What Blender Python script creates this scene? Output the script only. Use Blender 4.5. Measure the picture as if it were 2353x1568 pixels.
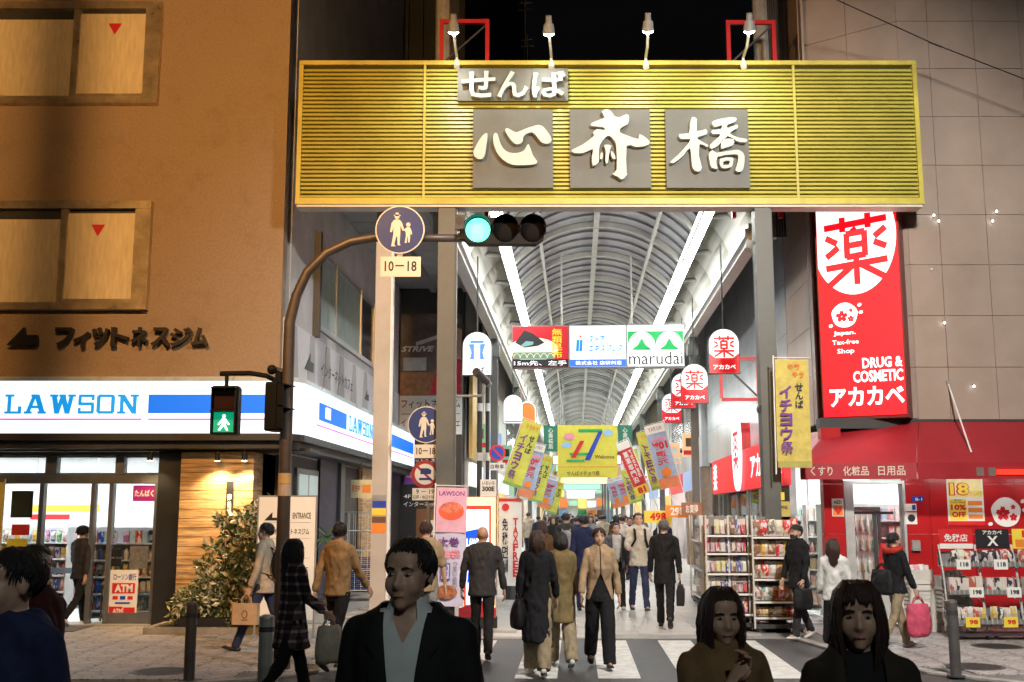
import bpy, math, random
from mathutils import Vector, Matrix, noise
for _o in list(bpy.data.objects): bpy.data.objects.remove(_o)
S = bpy.context.scene
C = S.collection
R = math.radians
# ---------------------------------------------------------------- camera, sky, exposure
F, CX, CY, HOR, CAMH = 2550.0, 1176.5, 784.0, 1183.0, 1.75   # photo measured on a 2353 px wide view
PITCH = math.atan((HOR - CY) / F)
cd = bpy.data.cameras.new('camera'); cam = bpy.data.objects.new('camera', cd); C.objects.link(cam)
cd.sensor_width = 36; cd.lens = 36 * F / 2353.0; cd.clip_end = 2000; cd.clip_start = 0.05
cam.location = (0, 0, CAMH); cam.rotation_euler = (R(90) + PITCH, 0, 0)
S.camera = cam
W = bpy.data.worlds.new('World'); S.world = W; W.use_nodes = True
_n = W.node_tree.nodes; _bg = _n['Background']
_sky = _n.new('ShaderNodeTexSky'); _sky.sky_type = 'NISHITA'; _sky.sun_disc = False
_sky.sun_elevation = R(-4); _sky.sun_rotation = R(200)
W.node_tree.links.new(_sky.outputs[0], _bg.inputs[0]); _bg.inputs[1].default_value = 0.10
S.view_settings.view_transform = 'Standard'; S.view_settings.look = 'None'
S.view_settings.exposure = 0.42; S.view_settings.gamma = 1.0
S.cycles.max_bounces = 6; S.cycles.diffuse_bounces = 3; S.cycles.glossy_bounces = 3
S.cycles.transmission_bounces = 4; S.cycles.transparent_max_bounces = 8
S.cycles.sample_clamp_indirect = 4.0; S.cycles.caustics_reflective = False; S.cycles.caustics_refractive = False
S.cycles.use_denoising = True
# ---------------------------------------------------------------- photo pixel -> place
ct, st = math.cos(PITCH), math.sin(PITCH)
def ray(x, y):
    r, u = (x - CX) / F, (CY - y) / F
    return Vector((r, ct - u * st, st + u * ct))
def P(x, y, Y):                       # point on the plane at depth Y
    d = ray(x, y); t = Y / d.y
    return Vector((d.x * t, Y, CAMH + d.z * t))
def G(x, y, z=0.0):                   # point on the ground
    d = ray(x, y); t = (z - CAMH) / d.z
    return Vector((d.x * t, d.y * t, z))
AZ = math.atan(147.5 / math.hypot(F, HOR - CY))      # the arcade runs this much to the right of the view
ca, sa = math.cos(AZ), math.sin(AZ)
def A(x, d, z=0.0):                   # arcade frame (across, along, up) -> world
    return Vector((x * ca + d * sa, -x * sa + d * ca, z))
# ---------------------------------------------------------------- mesh building
class B:
    def __init__(s): s.v = []; s.f = []; s.m = []
    def _add(s, vs, fs, m=0):
        k = len(s.v); s.v += [tuple(v) for v in vs]; s.f += [tuple(k + i for i in f) for f in fs]; s.m += [m] * len(fs); return s
    def box(s, x0, x1, y0, y1, z0, z1, m=0):
        return s._add([(x, y, z) for z in (z0, z1) for y in (y0, y1) for x in (x0, x1)],
                      [(0, 2, 3, 1), (4, 5, 7, 6), (0, 1, 5, 4), (2, 6, 7, 3), (0, 4, 6, 2), (1, 3, 7, 5)], m)
    def cbox(s, c, sx, sy, sz, m=0):
        return s.box(c[0] - sx / 2, c[0] + sx / 2, c[1] - sy / 2, c[1] + sy / 2, c[2] - sz / 2, c[2] + sz / 2, m)
    def tube(s, pts, rs, n=8, m=0, cap=True, flat=(1, 1), up=None):
        pts = [Vector(p) for p in pts]
        if not isinstance(rs, (list, tuple)): rs = [rs] * len(pts)
        k = len(s.v); N = len(pts); prev = None
        for i, p in enumerate(pts):
            t = (pts[min(i + 1, N - 1)] - pts[max(i - 1, 0)]).normalized()
            if prev is None:
                a = Vector(up) if up else (Vector((0, 0, 1)) if abs(t.z) < .9 else Vector((0, 1, 0)))
            else: a = prev
            a = (a - t * a.dot(t))
            a = a.normalized() if a.length > 1e-6 else t.orthogonal().normalized()
            b = t.cross(a); prev = a
            for j in range(n):
                w = 2 * math.pi * (j + .5) / n
                s.v.append(tuple(p + (a * math.cos(w) * flat[0] + b * math.sin(w) * flat[1]) * rs[i]))
        for i in range(N - 1):
            for j in range(n):
                j2 = (j + 1) % n
                s.f.append((k + i * n + j, k + i * n + j2, k + (i + 1) * n + j2, k + (i + 1) * n + j)); s.m.append(m)
        if cap:
            s.f.append(tuple(k + j for j in reversed(range(n)))); s.m.append(m)
            s.f.append(tuple(k + (N - 1) * n + j for j in range(n))); s.m.append(m)
        return s
    def bar(s, p0, p1, w, m=0):       # square bar
        return s.tube([p0, p1], w * .7071, 4, m)
    def caps(s, p0, p1, r0, r1, n=10, m=0):   # capsule with round ends
        p0, p1 = Vector(p0), Vector(p1); d = (p1 - p0); L = d.length
        if L < 1e-6: d = Vector((0, 0, 1))
        d.normalize()
        pts = [p0 - d * r0 * .98, p0 - d * r0 * .6, p0, p1, p1 + d * r1 * .6, p1 + d * r1 * .98]
        return s.tube(pts, [r0 * .15, r0 * .8, r0, r1, r1 * .8, r1 * .15], n, m)
    def ell(s, c, r, nu=14, nv=9, m=0, rot=None):
        k = len(s.v); c = Vector(c)
        vs = [Vector((0, 0, -1))]
        for i in range(1, nv):
            a = -math.pi / 2 + math.pi * i / nv
            for j in range(nu):
                b = 2 * math.pi * j / nu
                vs.append(Vector((math.cos(a) * math.cos(b), math.cos(a) * math.sin(b), math.sin(a))))
        vs.append(Vector((0, 0, 1)))
        for v in vs:
            v = Vector((v.x * r[0], v.y * r[1], v.z * r[2]))
            if rot: v = rot @ v
            s.v.append(tuple(c + v))
        for j in range(nu):
            j2 = (j + 1) % nu
            s.f.append((k, k + 1 + j2, k + 1 + j)); s.m.append(m)
            for i in range(nv - 2):
                q = k + 1 + i * nu
                s.f.append((q + j, q + j2, q + nu + j2, q + nu + j)); s.m.append(m)
            q = k + 1 + (nv - 2) * nu
            s.f.append((q + j, q + j2, len(s.v) - 1)); s.m.append(m)
        return s
    def loft(s, rings, m=0, cap=True):        # rings: lists of points of equal length
        k = len(s.v); n = len(rings[0])
        for r in rings: s.v += [tuple(p) for p in r]
        for i in range(len(rings) - 1):
            for j in range(n):
                j2 = (j + 1) % n
                s.f.append((k + i * n + j, k + i * n + j2, k + (i + 1) * n + j2, k + (i + 1) * n + j)); s.m.append(m)
        if cap:
            s.f.append(tuple(k + j for j in reversed(range(n)))); s.m.append(m)
            s.f.append(tuple(k + (len(rings) - 1) * n + j for j in range(n))); s.m.append(m)
        return s
    def prism(s, poly, y0, y1, m=0):          # outline in x,z facing -y, counter-clockwise seen from the front
        n = len(poly); k = len(s.v)
        s.v += [(x, y0, z) for x, z in poly] + [(x, y1, z) for x, z in poly]
        s.f.append(tuple(k + i for i in range(n))); s.f.append(tuple(k + n + i for i in reversed(range(n)))); s.m += [m, m]
        for i in range(n):
            j = (i + 1) % n
            s.f.append((k + j, k + i, k + n + i, k + n + j)); s.m.append(m)
        return s
    def zprism(s, poly, z0, z1, m=0):         # outline in x,y
        n = len(poly); k = len(s.v)
        s.v += [(x, y, z1) for x, y in poly] + [(x, y, z0) for x, y in poly]
        s.f.append(tuple(k + i for i in range(n))); s.f.append(tuple(k + n + i for i in reversed(range(n)))); s.m += [m, m]
        for i in range(n):
            j = (i + 1) % n
            s.f.append((k + j, k + i, k + n + i, k + n + j)); s.m.append(m)
        return s
    def quad(s, a, b, c, d, m=0): return s._add([a, b, c, d], [(0, 1, 2, 3)], m)
    def mesh(s, name='mesh', smooth=False):
        me = bpy.data.meshes.new(name); me.from_pydata(s.v, [], s.f)
        if any(s.m): me.polygons.foreach_set('material_index', s.m)
        if smooth: me.shade_smooth()
        me.update(); return me
def link(o): C.objects.link(o); return o
def obj(name, me, mats=None, parent=None, loc=(0, 0, 0), rz=0, rot=None, smooth=False, kind=None):
    if isinstance(me, B): me = me.mesh(name, smooth)
    o = link(bpy.data.objects.new(name, me))
    if mats is not None and len(me.materials) == 0:
        for m in (mats if isinstance(mats, (list, tuple)) else [mats]): me.materials.append(m)
    o.location = loc; o.rotation_euler = rot if rot else (0, 0, rz)
    if parent: o.parent = parent
    if kind: o['kind'] = kind
    return o
def tag(o, label, cat, group=None):
    o['label'] = label; o['category'] = cat
    if group: o['group'] = group
    return o
def thing(name, label, cat, loc=(0, 0, 0), rz=0, group=None):
    o = link(bpy.data.objects.new(name, None)); o.empty_display_size = .1
    o.location = loc; o.rotation_euler = (0, 0, rz)
    return tag(o, label, cat, group)
def dup(root, loc, rz=None, label=None, scale=None):
    r = root.copy(); C.objects.link(r); r.location = loc
    if rz is not None: r.rotation_euler = (0, 0, rz)
    if scale: r.scale = scale
    if label: r['label'] = label
    for ch in list(root.children):
        c = ch.copy(); C.objects.link(c); c.parent = r
        for g in ch.children:
            d = g.copy(); C.objects.link(d); d.parent = c
    return r
def structure(o): o['kind'] = 'structure'; return o
# ---------------------------------------------------------------- lettering
_tc = {}
def glyphs(s, bold=0.0, depth=0.0, shear=0.0):
    key = (s, bold, depth, shear)
    if key in _tc: return _tc[key]
    c = bpy.data.curves.new('t', 'FONT'); c.body = s; c.resolution_u = 2; c.offset = bold; c.extrude = depth; c.shear = shear
    o = bpy.data.objects.new('t', c)
    me = bpy.data.meshes.new_from_object(o)
    bpy.data.objects.remove(o); bpy.data.curves.remove(c)
    _tc[key] = me; return me
def text(parent, s, m, x0, x1, z0, z1, y=0.0, bold=.02, depth=0.0, name='lettering', flip=False, shear=0.0, keep=False, rot=None, vertical=False):
    """lettering fitted into the rectangle x0..x1, z0..z1 on the plane y, read from -y"""
    if vertical:
        h = (z1 - z0) / len(s); b = None; out = []
        for i, ch in enumerate(s):
            if ch != ' ': out.append(text(parent, ch, m, x0, x1, z1 - (i + .96) * h, z1 - (i + .04) * h, y, bold, depth, name, flip, shear, keep, rot))
        return out
    if any('\u4e00' <= c_ <= '\u9fff' for c_ in s): bold = min(bold, .016)
    elif any('\u3040' <= c_ <= '\u30ff' for c_ in s): bold = min(bold, .03)
    src = glyphs(s, bold, 0.0, shear)
    if not len(src.vertices): return None
    xs = [v.co.x for v in src.vertices]; ys = [v.co.y for v in src.vertices]
    a0, a1, b0, b1 = min(xs), max(xs), min(ys), max(ys)
    kx = (x1 - x0) / max(a1 - a0, 1e-6); kz = (z1 - z0) / max(b1 - b0, 1e-6)
    if keep: kx = kz = min(kx, kz)
    mx, mz = (x0 + x1) / 2, (z0 + z1) / 2
    if keep: w = (a1 - a0) * kx / 2; hh = (b1 - b0) * kz / 2
    else: w, hh = (x1 - x0) / 2, (z1 - z0) / 2
    def fx(x): q = mx - w + (x - a0) * kx; return 2 * mx - q if flip else q
    me = bpy.data.meshes.new(name)
    vs = [(fx(v.co.x), y, mz - hh + (v.co.y - b0) * kz) for v in src.vertices]
    fs = [tuple(p.vertices) for p in src.polygons]
    if depth:                                   # raised letters: front, back and sides
        n = len(vs); cnt = {}
        for f in fs:
            for i in range(len(f)):
                e = (f[i], f[(i + 1) % len(f)]); cnt[e] = 1
        vs2 = [(a, y + depth, c_) for a, _, c_ in vs]
        sides = [(e[1], e[0], e[0] + n, e[1] + n) for e in cnt if (e[1], e[0]) not in cnt]
        fs = fs + [tuple(reversed([i + n for i in f])) for f in fs] + sides; vs = vs + vs2
    me.from_pydata(vs, [], fs); me.update()
    return obj(name, me, m, parent, rot=rot)
# ---------------------------------------------------------------- materials
_mats = {}
def mat(name, col=(.5, .5, .5), rough=.55, metal=0.0, emit=None, es=1.0, var=.10, scale=6.0, bump=0.0, bscale=60.0, spec=.5, stretch=(1, 1, 1), alpha=None, objcol=False, trans=0.0):
    if name in _mats: return _mats[name]
    m = bpy.data.materials.new(name); m.use_nodes = True
    nt = m.node_tree; N = nt.nodes; L = nt.links; p = N['Principled BSDF']
    p.inputs['Roughness'].default_value = rough; p.inputs['Metallic'].default_value = metal
    p.inputs['Specular IOR Level'].default_value = spec
    c4 = (*col, 1)
    p.inputs['Base Color'].default_value = c4
    tc = N.new('ShaderNodeTexCoord'); mp = N.new('ShaderNodeMapping'); mp.inputs['Scale'].default_value = stretch
    L.new(tc.outputs['Object'], mp.inputs[0])
    src = None
    if objcol:
        oi = N.new('ShaderNodeObjectInfo'); src = oi.outputs['Color']
    if var > 0 and emit is None:
        nz = N.new('ShaderNodeTexNoise'); nz.inputs['Scale'].default_value = scale; nz.inputs['Detail'].default_value = 6; nz.inputs['Roughness'].default_value = .65
        L.new(mp.outputs[0], nz.inputs['Vector'])
        mr = N.new('ShaderNodeMapRange'); mr.inputs[1].default_value = .3; mr.inputs[2].default_value = .7
        mr.inputs[3].default_value = 1 - var * 1.6; mr.inputs[4].default_value = 1 + var
        L.new(nz.outputs[0], mr.inputs[0])
        mx = N.new('ShaderNodeMix'); mx.data_type = 'RGBA'; mx.blend_type = 'MULTIPLY'; mx.inputs[0].default_value = 1
        mx.inputs[6].default_value = c4
        if src: L.new(src, mx.inputs[6])
        L.new(mr.outputs[0], mx.inputs[7]); L.new(mx.outputs[2], p.inputs['Base Color'])
        rr = N.new('ShaderNodeMapRange'); rr.inputs[3].default_value = max(0, rough - .1); rr.inputs[4].default_value = min(1, rough + .12)
        L.new(nz.outputs[0], rr.inputs[0]); L.new(rr.outputs[0], p.inputs['Roughness'])
    elif src: L.new(src, p.inputs['Base Color'])
    if bump:
        bz = N.new('ShaderNodeTexNoise'); bz.inputs['Scale'].default_value = bscale; bz.inputs['Detail'].default_value = 4
        L.new(mp.outputs[0], bz.inputs['Vector'])
        bp = N.new('ShaderNodeBump'); bp.inputs['Strength'].default_value = bump; bp.inputs['Distance'].default_value = .01
        L.new(bz.outputs[0], bp.inputs['Height']); L.new(bp.outputs[0], p.inputs['Normal'])
    if emit is not None:
        p.inputs['Emission Color'].default_value = (*emit, 1); p.inputs['Emission Strength'].default_value = es * (.78 if es <= 3.5 else 1.0)
        p.inputs['Base Color'].default_value = (*[min(.8, c * .8) for c in emit], 1)
    if alpha is not None: p.inputs['Alpha'].default_value = alpha
    if trans: p.inputs['Transmission Weight'].default_value = trans
    _mats[name] = m; return m
def srgb(r, g, b):
    f = lambda c: (c / 255) / 12.92 if c / 255 <= .04045 else ((c / 255 + .055) / 1.055) ** 2.4
    return (f(r), f(g), f(b))
def lit(name, r, g, b, s=1.0): return mat(name, emit=srgb(r, g, b), es=s, rough=.4)
def glass(name='clear_glass', tint=(.96, .98, .98), a=.06):
    if name in _mats: return _mats[name]
    m = bpy.data.materials.new(name); m.use_nodes = True; nt = m.node_tree; N = nt.nodes; L = nt.links
    N.remove(N['Principled BSDF']); out = N['Material Output']
    t = N.new('ShaderNodeBsdfTransparent'); t.inputs[0].default_value = (*tint, 1)
    g = N.new('ShaderNodeBsdfGlossy'); g.inputs['Roughness'].default_value = .02
    fr = N.new('ShaderNodeFresnel'); fr.inputs[0].default_value = 1.5
    mr = N.new('ShaderNodeMath'); mr.operation = 'ADD'; mr.inputs[1].default_value = a * .3; L.new(fr.outputs[0], mr.inputs[0])
    mx = N.new('ShaderNodeMixShader'); L.new(mr.outputs[0], mx.inputs[0]); L.new(t.outputs[0], mx.inputs[1]); L.new(g.outputs[0], mx.inputs[2])
    L.new(mx.outputs[0], out.inputs[0]); _mats[name] = m; return m
BLACK = mat('black_paint', (.012, .012, .014), .45)
WHITE = mat('white_paint', (.78, .78, .76), .5, var=.05)
GREY = mat('grey_metal', (.30, .31, .30), .45, .3)
DGREY = mat('dark_grey_metal', (.055, .056, .058), .5, .2)
STEEL = mat('steel', (.55, .55, .54), .32, .9, var=.08)
CREAM = mat('cream_paint', (.62, .60, .52), .5, var=.06)
REDP = mat('red_paint', (.50, .012, .016), .4, var=.08)
RED = mat('red_print', (.62, .015, .02), .5, var=.04)
BLUEP = mat('blue_print', (.01, .05, .42), .5, var=.04)
YELLOWP = mat('yellow_print', (.85, .66, .06), .55, var=.05)
GREENP = mat('green_print', (.02, .35, .10), .55, var=.04)
ORANGEP = mat('orange_print', (.80, .25, .03), .55, var=.05)
PINKP = mat('pink_print', (.82, .30, .42), .55, var=.05)
LBLUEP = mat('light_blue_print', (.30, .52, .80), .55, var=.05)
PURPLEP = mat('purple_print', (.16, .04, .26), .55, var=.04)
BROWNP = mat('brown_print', (.16, .07, .03), .55, var=.06)
PAPER = mat('paper_white', (.80, .79, .75), .6, var=.03)
PLATE = mat('plate_beige', (.62, .55, .42), .5, var=.05)
GLASS = glass()
INK = mat('black_ink', (.015, .015, .018), .5, var=0)

def yaku(parent, m, x0, x1, z0, z1, y, t=.085, tilt=0.0, name='medicine_character'):
    """the character for medicine, drawn as bold bars in the unit square"""
    segs = [((.02, .89), (.98, .89)), ((.30, .80), (.30, 1.0)), ((.70, .80), (.70, 1.0)), ((.36, .40), (.36, .75)), ((.64, .40), (.64, .75)), ((.36, .75), (.64, .75)), ((.36, .575), (.64, .575)), ((.36, .41), (.64, .41)), ((.5, .75), (.46, .82)),
            ((.04, .74), (.20, .64)), ((.04, .46), (.22, .57)), ((.96, .75), (.80, .65)), ((.96, .48), (.79, .57)), ((.03, .29), (.97, .29)), ((.5, .40), (.5, .0)), ((.44, .28), (.06, .03)), ((.56, .28), (.94, .03))]
    W_, H_ = x1 - x0, z1 - z0; b = B()
    for i, (a, c) in enumerate(segs):
        ax, az = a; cx_, cz = c
        az += (ax - .5) * tilt; cz += (cx_ - .5) * tilt
        d = Vector((cx_ - ax, cz - az)); n = Vector((-d.y, d.x)).normalized() * t / 2; e = d.normalized() * (t * .1)
        pts = [(ax - e.x - n.x, az - e.y - n.y), (cx_ + e.x - n.x, cz + e.y - n.y), (cx_ + e.x + n.x, cz + e.y + n.y), (ax - e.x + n.x, az - e.y + n.y)]
        pts = [(x0 + u * W_, z0 + v * H_) for u, v in pts]
        ar = sum(pts[q - 1][0] * pts[q][1] - pts[q][0] * pts[q - 1][1] for q in range(4))
        if ar < 0: pts = pts[::-1]
        b.prism(pts, y - .0002 * i, y + .003)
    return obj(name, b, m, parent)
# ---------------------------------------------------------------- street lamps outside the frame, the last an added fill lamp
LPOLE = mat('lamp_pole', (.20, .20, .19), .5, .4)
def street_lamp(x, y, aim, watts, col, label, px, cone=112):
    t = thing('street_lamp', label, 'street lamp', (px, y, 0))
    obj('pole', B().tube([(0, 0, 0), (0, 0, 5), (0, 0, 8.8)], [.10, .08, .06], 10), LPOLE, t)
    obj('arm', B().tube([(0, 0, 8.7), ((x - px) * .5, 0, 9.0), (x - px, 0, 8.9)], .04, 8), LPOLE, t)
    h = Vector((x - px, 0, 8.75)); d = (Vector(aim) - Vector((x, y, 8.75))).normalized()
    obj('lamp_head', B().tube([h - d * .25, h - d * .1, h], [.08, .16, .17], 12), LPOLE, t)
    obj('lens', B().tube([h + d * .004, h + d * .02], .14, 12), mat('lamp_lens_%d' % len(_mats), emit=col, es=40), t)
    ld = bpy.data.lights.new('street_lamp_light', 'SPOT'); ld.energy = watts; ld.color = col; ld.spot_size = R(cone); ld.spot_blend = .65; ld.shadow_soft_size = .32
    lo = link(bpy.data.objects.new('street_lamp_light', ld)); lo.parent = t; lo.location = h + d * .05; lo.rotation_euler = d.to_track_quat('-Z', 'Y').to_euler()
street_lamp(-3.9, 6.0, (-4.6, 18, 7.2), 3900, (1, .50, .15), 'warm street lamp standing left of the view, lighting the brown wall', -6.2, 104)
street_lamp(4.2, 6.0, (4.2, 17, 2.6), 5200, (1, .93, .85), 'pale street lamp standing right of the view, lighting the crossing', 7.0, 91)
street_lamp(1.8, -7.0, (0, 5.5, 0), 800, (.92, 1, .97), 'unseen cool lamp added behind the viewpoint to fill the foreground', 5.5, 62)  # invented lamp out of view, lifts the dark foreground people
up_ = thing('utility_pole', 'concrete utility pole standing just left of the view', 'pole', (-5.15, 10.0, 0))
obj('shaft', B().tube([(0, 0, 0), (0, 0, 12)], [.17, .13], 14), mat('pole_concrete', (.32, .31, .29), .8, var=.15), up_); obj('step_bolt', B().tube([(.1, 0, 3), (.35, 0, 3)], .01, 5), GREY, up_)
# ================================================================ ground
def ground_mat(name, col, var, scale, kind):
    m = mat(name, col, .6, var=var, scale=scale, bump=.25, bscale=scale * 30)
    nt = m.node_tree; N = nt.nodes; L = nt.links; p = N['Principled BSDF']
    base = p.inputs['Base Color'].links[0].from_socket
    tc = N.new('ShaderNodeTexCoord')
    if kind == 'curl':         # stamped curved lines of the pavement slabs
        nz = N.new('ShaderNodeTexNoise'); nz.inputs['Scale'].default_value = 2.2; nz.inputs['Detail'].default_value = 1
        L.new(tc.outputs['Object'], nz.inputs['Vector'])
        ad = N.new('ShaderNodeMix'); ad.data_type = 'RGBA'; ad.inputs[0].default_value = .35
        L.new(tc.outputs['Object'], ad.inputs[6]); L.new(nz.outputs['Color'], ad.inputs[7])
        v = N.new('ShaderNodeTexVoronoi'); v.feature = 'DISTANCE_TO_EDGE'; v.inputs['Scale'].default_value = 9
        L.new(ad.outputs[2], v.inputs['Vector'])
        mr = N.new('ShaderNodeMapRange'); mr.inputs[1].default_value = .02; mr.inputs[2].default_value = .07; mr.inputs[3].default_value = .45; mr.inputs[4].default_value = 1
        L.new(v.outputs['Distance'], mr.inputs[0])
    else:                      # tile joints / speckle
        v = N.new('ShaderNodeTexBrick'); v.offset = .5; v.inputs['Scale'].default_value = 1; v.inputs['Brick Width'].default_value = .9; v.inputs['Row Height'].default_value = .45; v.inputs['Mortar Size'].default_value = .006
        v.inputs['Color1'].default_value = (1, 1, 1, 1); v.inputs['Color2'].default_value = (.9, .9, .9, 1); v.inputs['Mortar'].default_value = (.45, .45, .45, 1)
        L.new(tc.outputs['Object'], v.inputs['Vector'])
        mr = v
    mx = N.new('ShaderNodeMix'); mx.data_type = 'RGBA'; mx.blend_type = 'MULTIPLY'; mx.inputs[0].default_value = 1
    L.new(base, mx.inputs[6]); L.new(mr.outputs[0], mx.inputs[7]); L.new(mx.outputs[2], p.inputs['Base Color'])
    return m
ASPH = mat('asphalt', (.055, .054, .055), .55, var=.35, scale=3, bump=.5, bscale=220)
PAVE = ground_mat('pavement_slab', (.38, .355, .34), .22, 1.3, 'curl')
FLOOR = mat('arcade_tile', (.50, .49, .47), .32, var=.14, scale=1.6, bump=.06, bscale=90)
FLOORB = ground_mat('arcade_floor_far', (.50, .49, .47), .14, 1.6, 'brick')
GROUT = mat('grout', (.16, .155, .15), .8, var=.2); GROUTL = mat('grout_pale', (.30, .295, .285), .6, var=.15)
ZEBRA = mat('road_paint', (.66, .65, .62), .6, var=.22, scale=7, bump=.4, bscale=160)
def worn(m, col, scale, lo, hi):
    nt = m.node_tree; N = nt.nodes; L = nt.links; p = N['Principled BSDF']; src = p.inputs['Base Color'].links[0].from_socket
    tc = N.new('ShaderNodeTexCoord'); nz = N.new('ShaderNodeTexNoise'); nz.inputs['Scale'].default_value = scale; nz.inputs['Detail'].default_value = 10; nz.inputs['Roughness'].default_value = .8; L.new(tc.outputs['Object'], nz.inputs['Vector'])
    mr = N.new('ShaderNodeMapRange'); mr.inputs[1].default_value = lo; mr.inputs[2].default_value = hi; L.new(nz.outputs[0], mr.inputs[0])
    mx = N.new('ShaderNodeMix'); mx.data_type = 'RGBA'; L.new(mr.outputs[0], mx.inputs[0]); L.new(src, mx.inputs[6]); mx.inputs[7].default_value = (*col, 1); L.new(mx.outputs[2], p.inputs['Base Color'])
worn(ZEBRA, (.16, .155, .15), 14, .58, .68); worn(ASPH, (.11, .105, .10), 60, .56, .66); worn(ASPH, (.028, .027, .027), 1.1, .56, .70); worn(PAVE, (.11, .10, .095), 2.6, .57, .72); worn(FLOOR, (.30, .29, .275), 3.0, .60, .80)
road = structure(obj('road', B().box(-250, 250, -200, 400, -.3, 0), ASPH))
def clip_in(poly, x, y):
    c = False; n = len(poly)
    for i in range(n):
        x1, y1 = poly[i]; x2, y2 = poly[i - 1]
        if (y1 > y) != (y2 > y) and x < (x2 - x1) * (y - y1) / (y2 - y1) + x1: c = not c
    return c
for i in range(5):             # zebra bars run along the arcade
    x0 = -.67 + .905 * i
    o0 = Vector((x0, 16.05, 0)); o1 = o0 + Vector((-sa, -ca, 0)) * 3.65
    st_ = obj('crosswalk_stripe', B().zprism([(o1.x, o1.y), (o1.x + .46, o1.y), (o0.x + .46, o0.y), (o0.x, o0.y)], .001, .005), ZEBRA, road)
stop = obj('road_line', B().zprism([(-30, 10.9), (-4.2, 10.9), (-4.2, 11.05), (-30, 11.05)], .001, .005), ZEBRA, road)
LP = [(-30, 11.5), (-3.6, 11.75), (-2.7, 12.2), (-1.9, 13.1), (-1.2, 14.6), (-.82, 16.25), (-.82, 18.6), (-30, 18.6)]
RP = [(3.95, 16.25), (4.2, 14.4), (4.6, 12.7), (5.4, 11.7), (30, 11.2), (30, 18.6), (3.95, 18.6)]
def pavement(name, poly, x0, x1, y0, y1):
    pv = structure(obj(name, B().zprism(poly, -.05, .010), GROUT))
    n = len(poly)              # kerb stones
    b = B().box(-.295, .295, -.295, .295, .0, .016).mesh('slab'); b.materials.append(PAVE)
    step = .6; x = x0; k = 0
    while x < x1:
        y = y0
        while y < y1:
            if all(clip_in(poly, x + dx, y + dy) for dx in (-.3, .3) for dy in (-.3, .3)) and k < 300:
                obj('paving_slab', b, None, pv, (x, y, .008 + .002 * random.random())); k += 1
            y += step
        x += step
    kb = [(poly[i], poly[i + 1]) for i in range(n - 1)]
    for a, c in kb:
        a, c = Vector((*a, 0)), Vector((*c, 0))
        if (c - a).length > 8 or abs(a.y - 18.6) < .01 or abs(c.y - 18.6) < .01: continue
        m = max(1, int((c - a).length / .6)); t = (c - a).normalized(); nrm = Vector((-t.y, t.x, 0))
        for q in range(m):
            s0 = a + (c - a) * (q + .01) / m; s1 = a + (c - a) * (q + .99) / m
            s2, s3 = s1 + nrm * .15, s0 + nrm * .15
            obj('kerb_stone', B().zprism([(p.x, p.y) for p in (s0, s1, s2, s3)], -.02, .031), KERB, pv)
    return pv
KERB = mat('kerb_concrete', (.34, .33, .31), .7, var=.2, scale=4, bump=.3)
random.seed(4)
left_pav = pavement('pavement_left', LP, -8.7, -.8, 11.9, 18.3)
right_pav = pavement('pavement_right', RP, 4.2, 9.9, 11.7, 18.3)
afl = structure(obj('arcade_floor', B().zprism([(A(-4.9, 18.9).x, 18.61), (-.815, 18.61), (-.815, 16.27), (3.945, 16.27), (3.945, 18.61), (A(4.2, 18.6).x + .3, 18.61), A(4.6, 22).xy, A(4.6, 27.9).xy, A(-4.9, 27.9).xy], -.05, .008), GROUTL))
b = B().box(-.4455, .4455, -.2205, .2205, 0, .014).mesh('tile'); b.materials.append(FLOOR)
k = 0
for r in range(26):
    d = 16.6 + r * .45
    for c in range(-4, 6):
        w = A(c * .9 + (r % 2) * .45, d)
        if w.y < 18.85 and not (-.36 < w.x < 3.5): continue
        if w.y < 16.55 or k >= 300: continue
        obj('floor_tile', b, None, afl, (w.x, w.y, .006 + .0015 * random.random()), rz=-AZ); k += 1
far_floor = structure(obj('arcade_floor_beyond', B().zprism([A(-4.9, 27.95).xy, A(4.6, 27.95).xy, A(4.6, 170).xy, A(-4.9, 170).xy], -.05, .019), FLOORB))
MANH = mat('manhole_iron', (.05, .05, .05), .5, .6, var=.3, bump=.6, bscale=60)
for (x, y, lab) in ((372, 1548, 'round iron manhole cover in the pavement before the convenience store'), (2292, 1490, 'round iron manhole cover beside the snack racks'), (2240, 1537, 'round iron manhole cover next to the right bollard')):
    g = G(x, y); t = thing('manhole_cover', lab, 'manhole cover', (g.x, g.y, .026))
    obj('lid', B().tube([(0, 0, -.01), (0, 0, .004)], .29, 28), MANH, t)
    obj('ring', B().tube([(0, 0, -.01), (0, 0, .002)], .33, 28), DGREY, t)
    g_ = B()
    for i in range(-4, 5):
        q = math.sqrt(max(0, .27 ** 2 - (i * .06) ** 2)); g_.box(-q, q, i * .06 - .008, i * .06 + .008, .0035, .0065)
    obj('tread', g_, MANH, t, kind='stuff')
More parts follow.
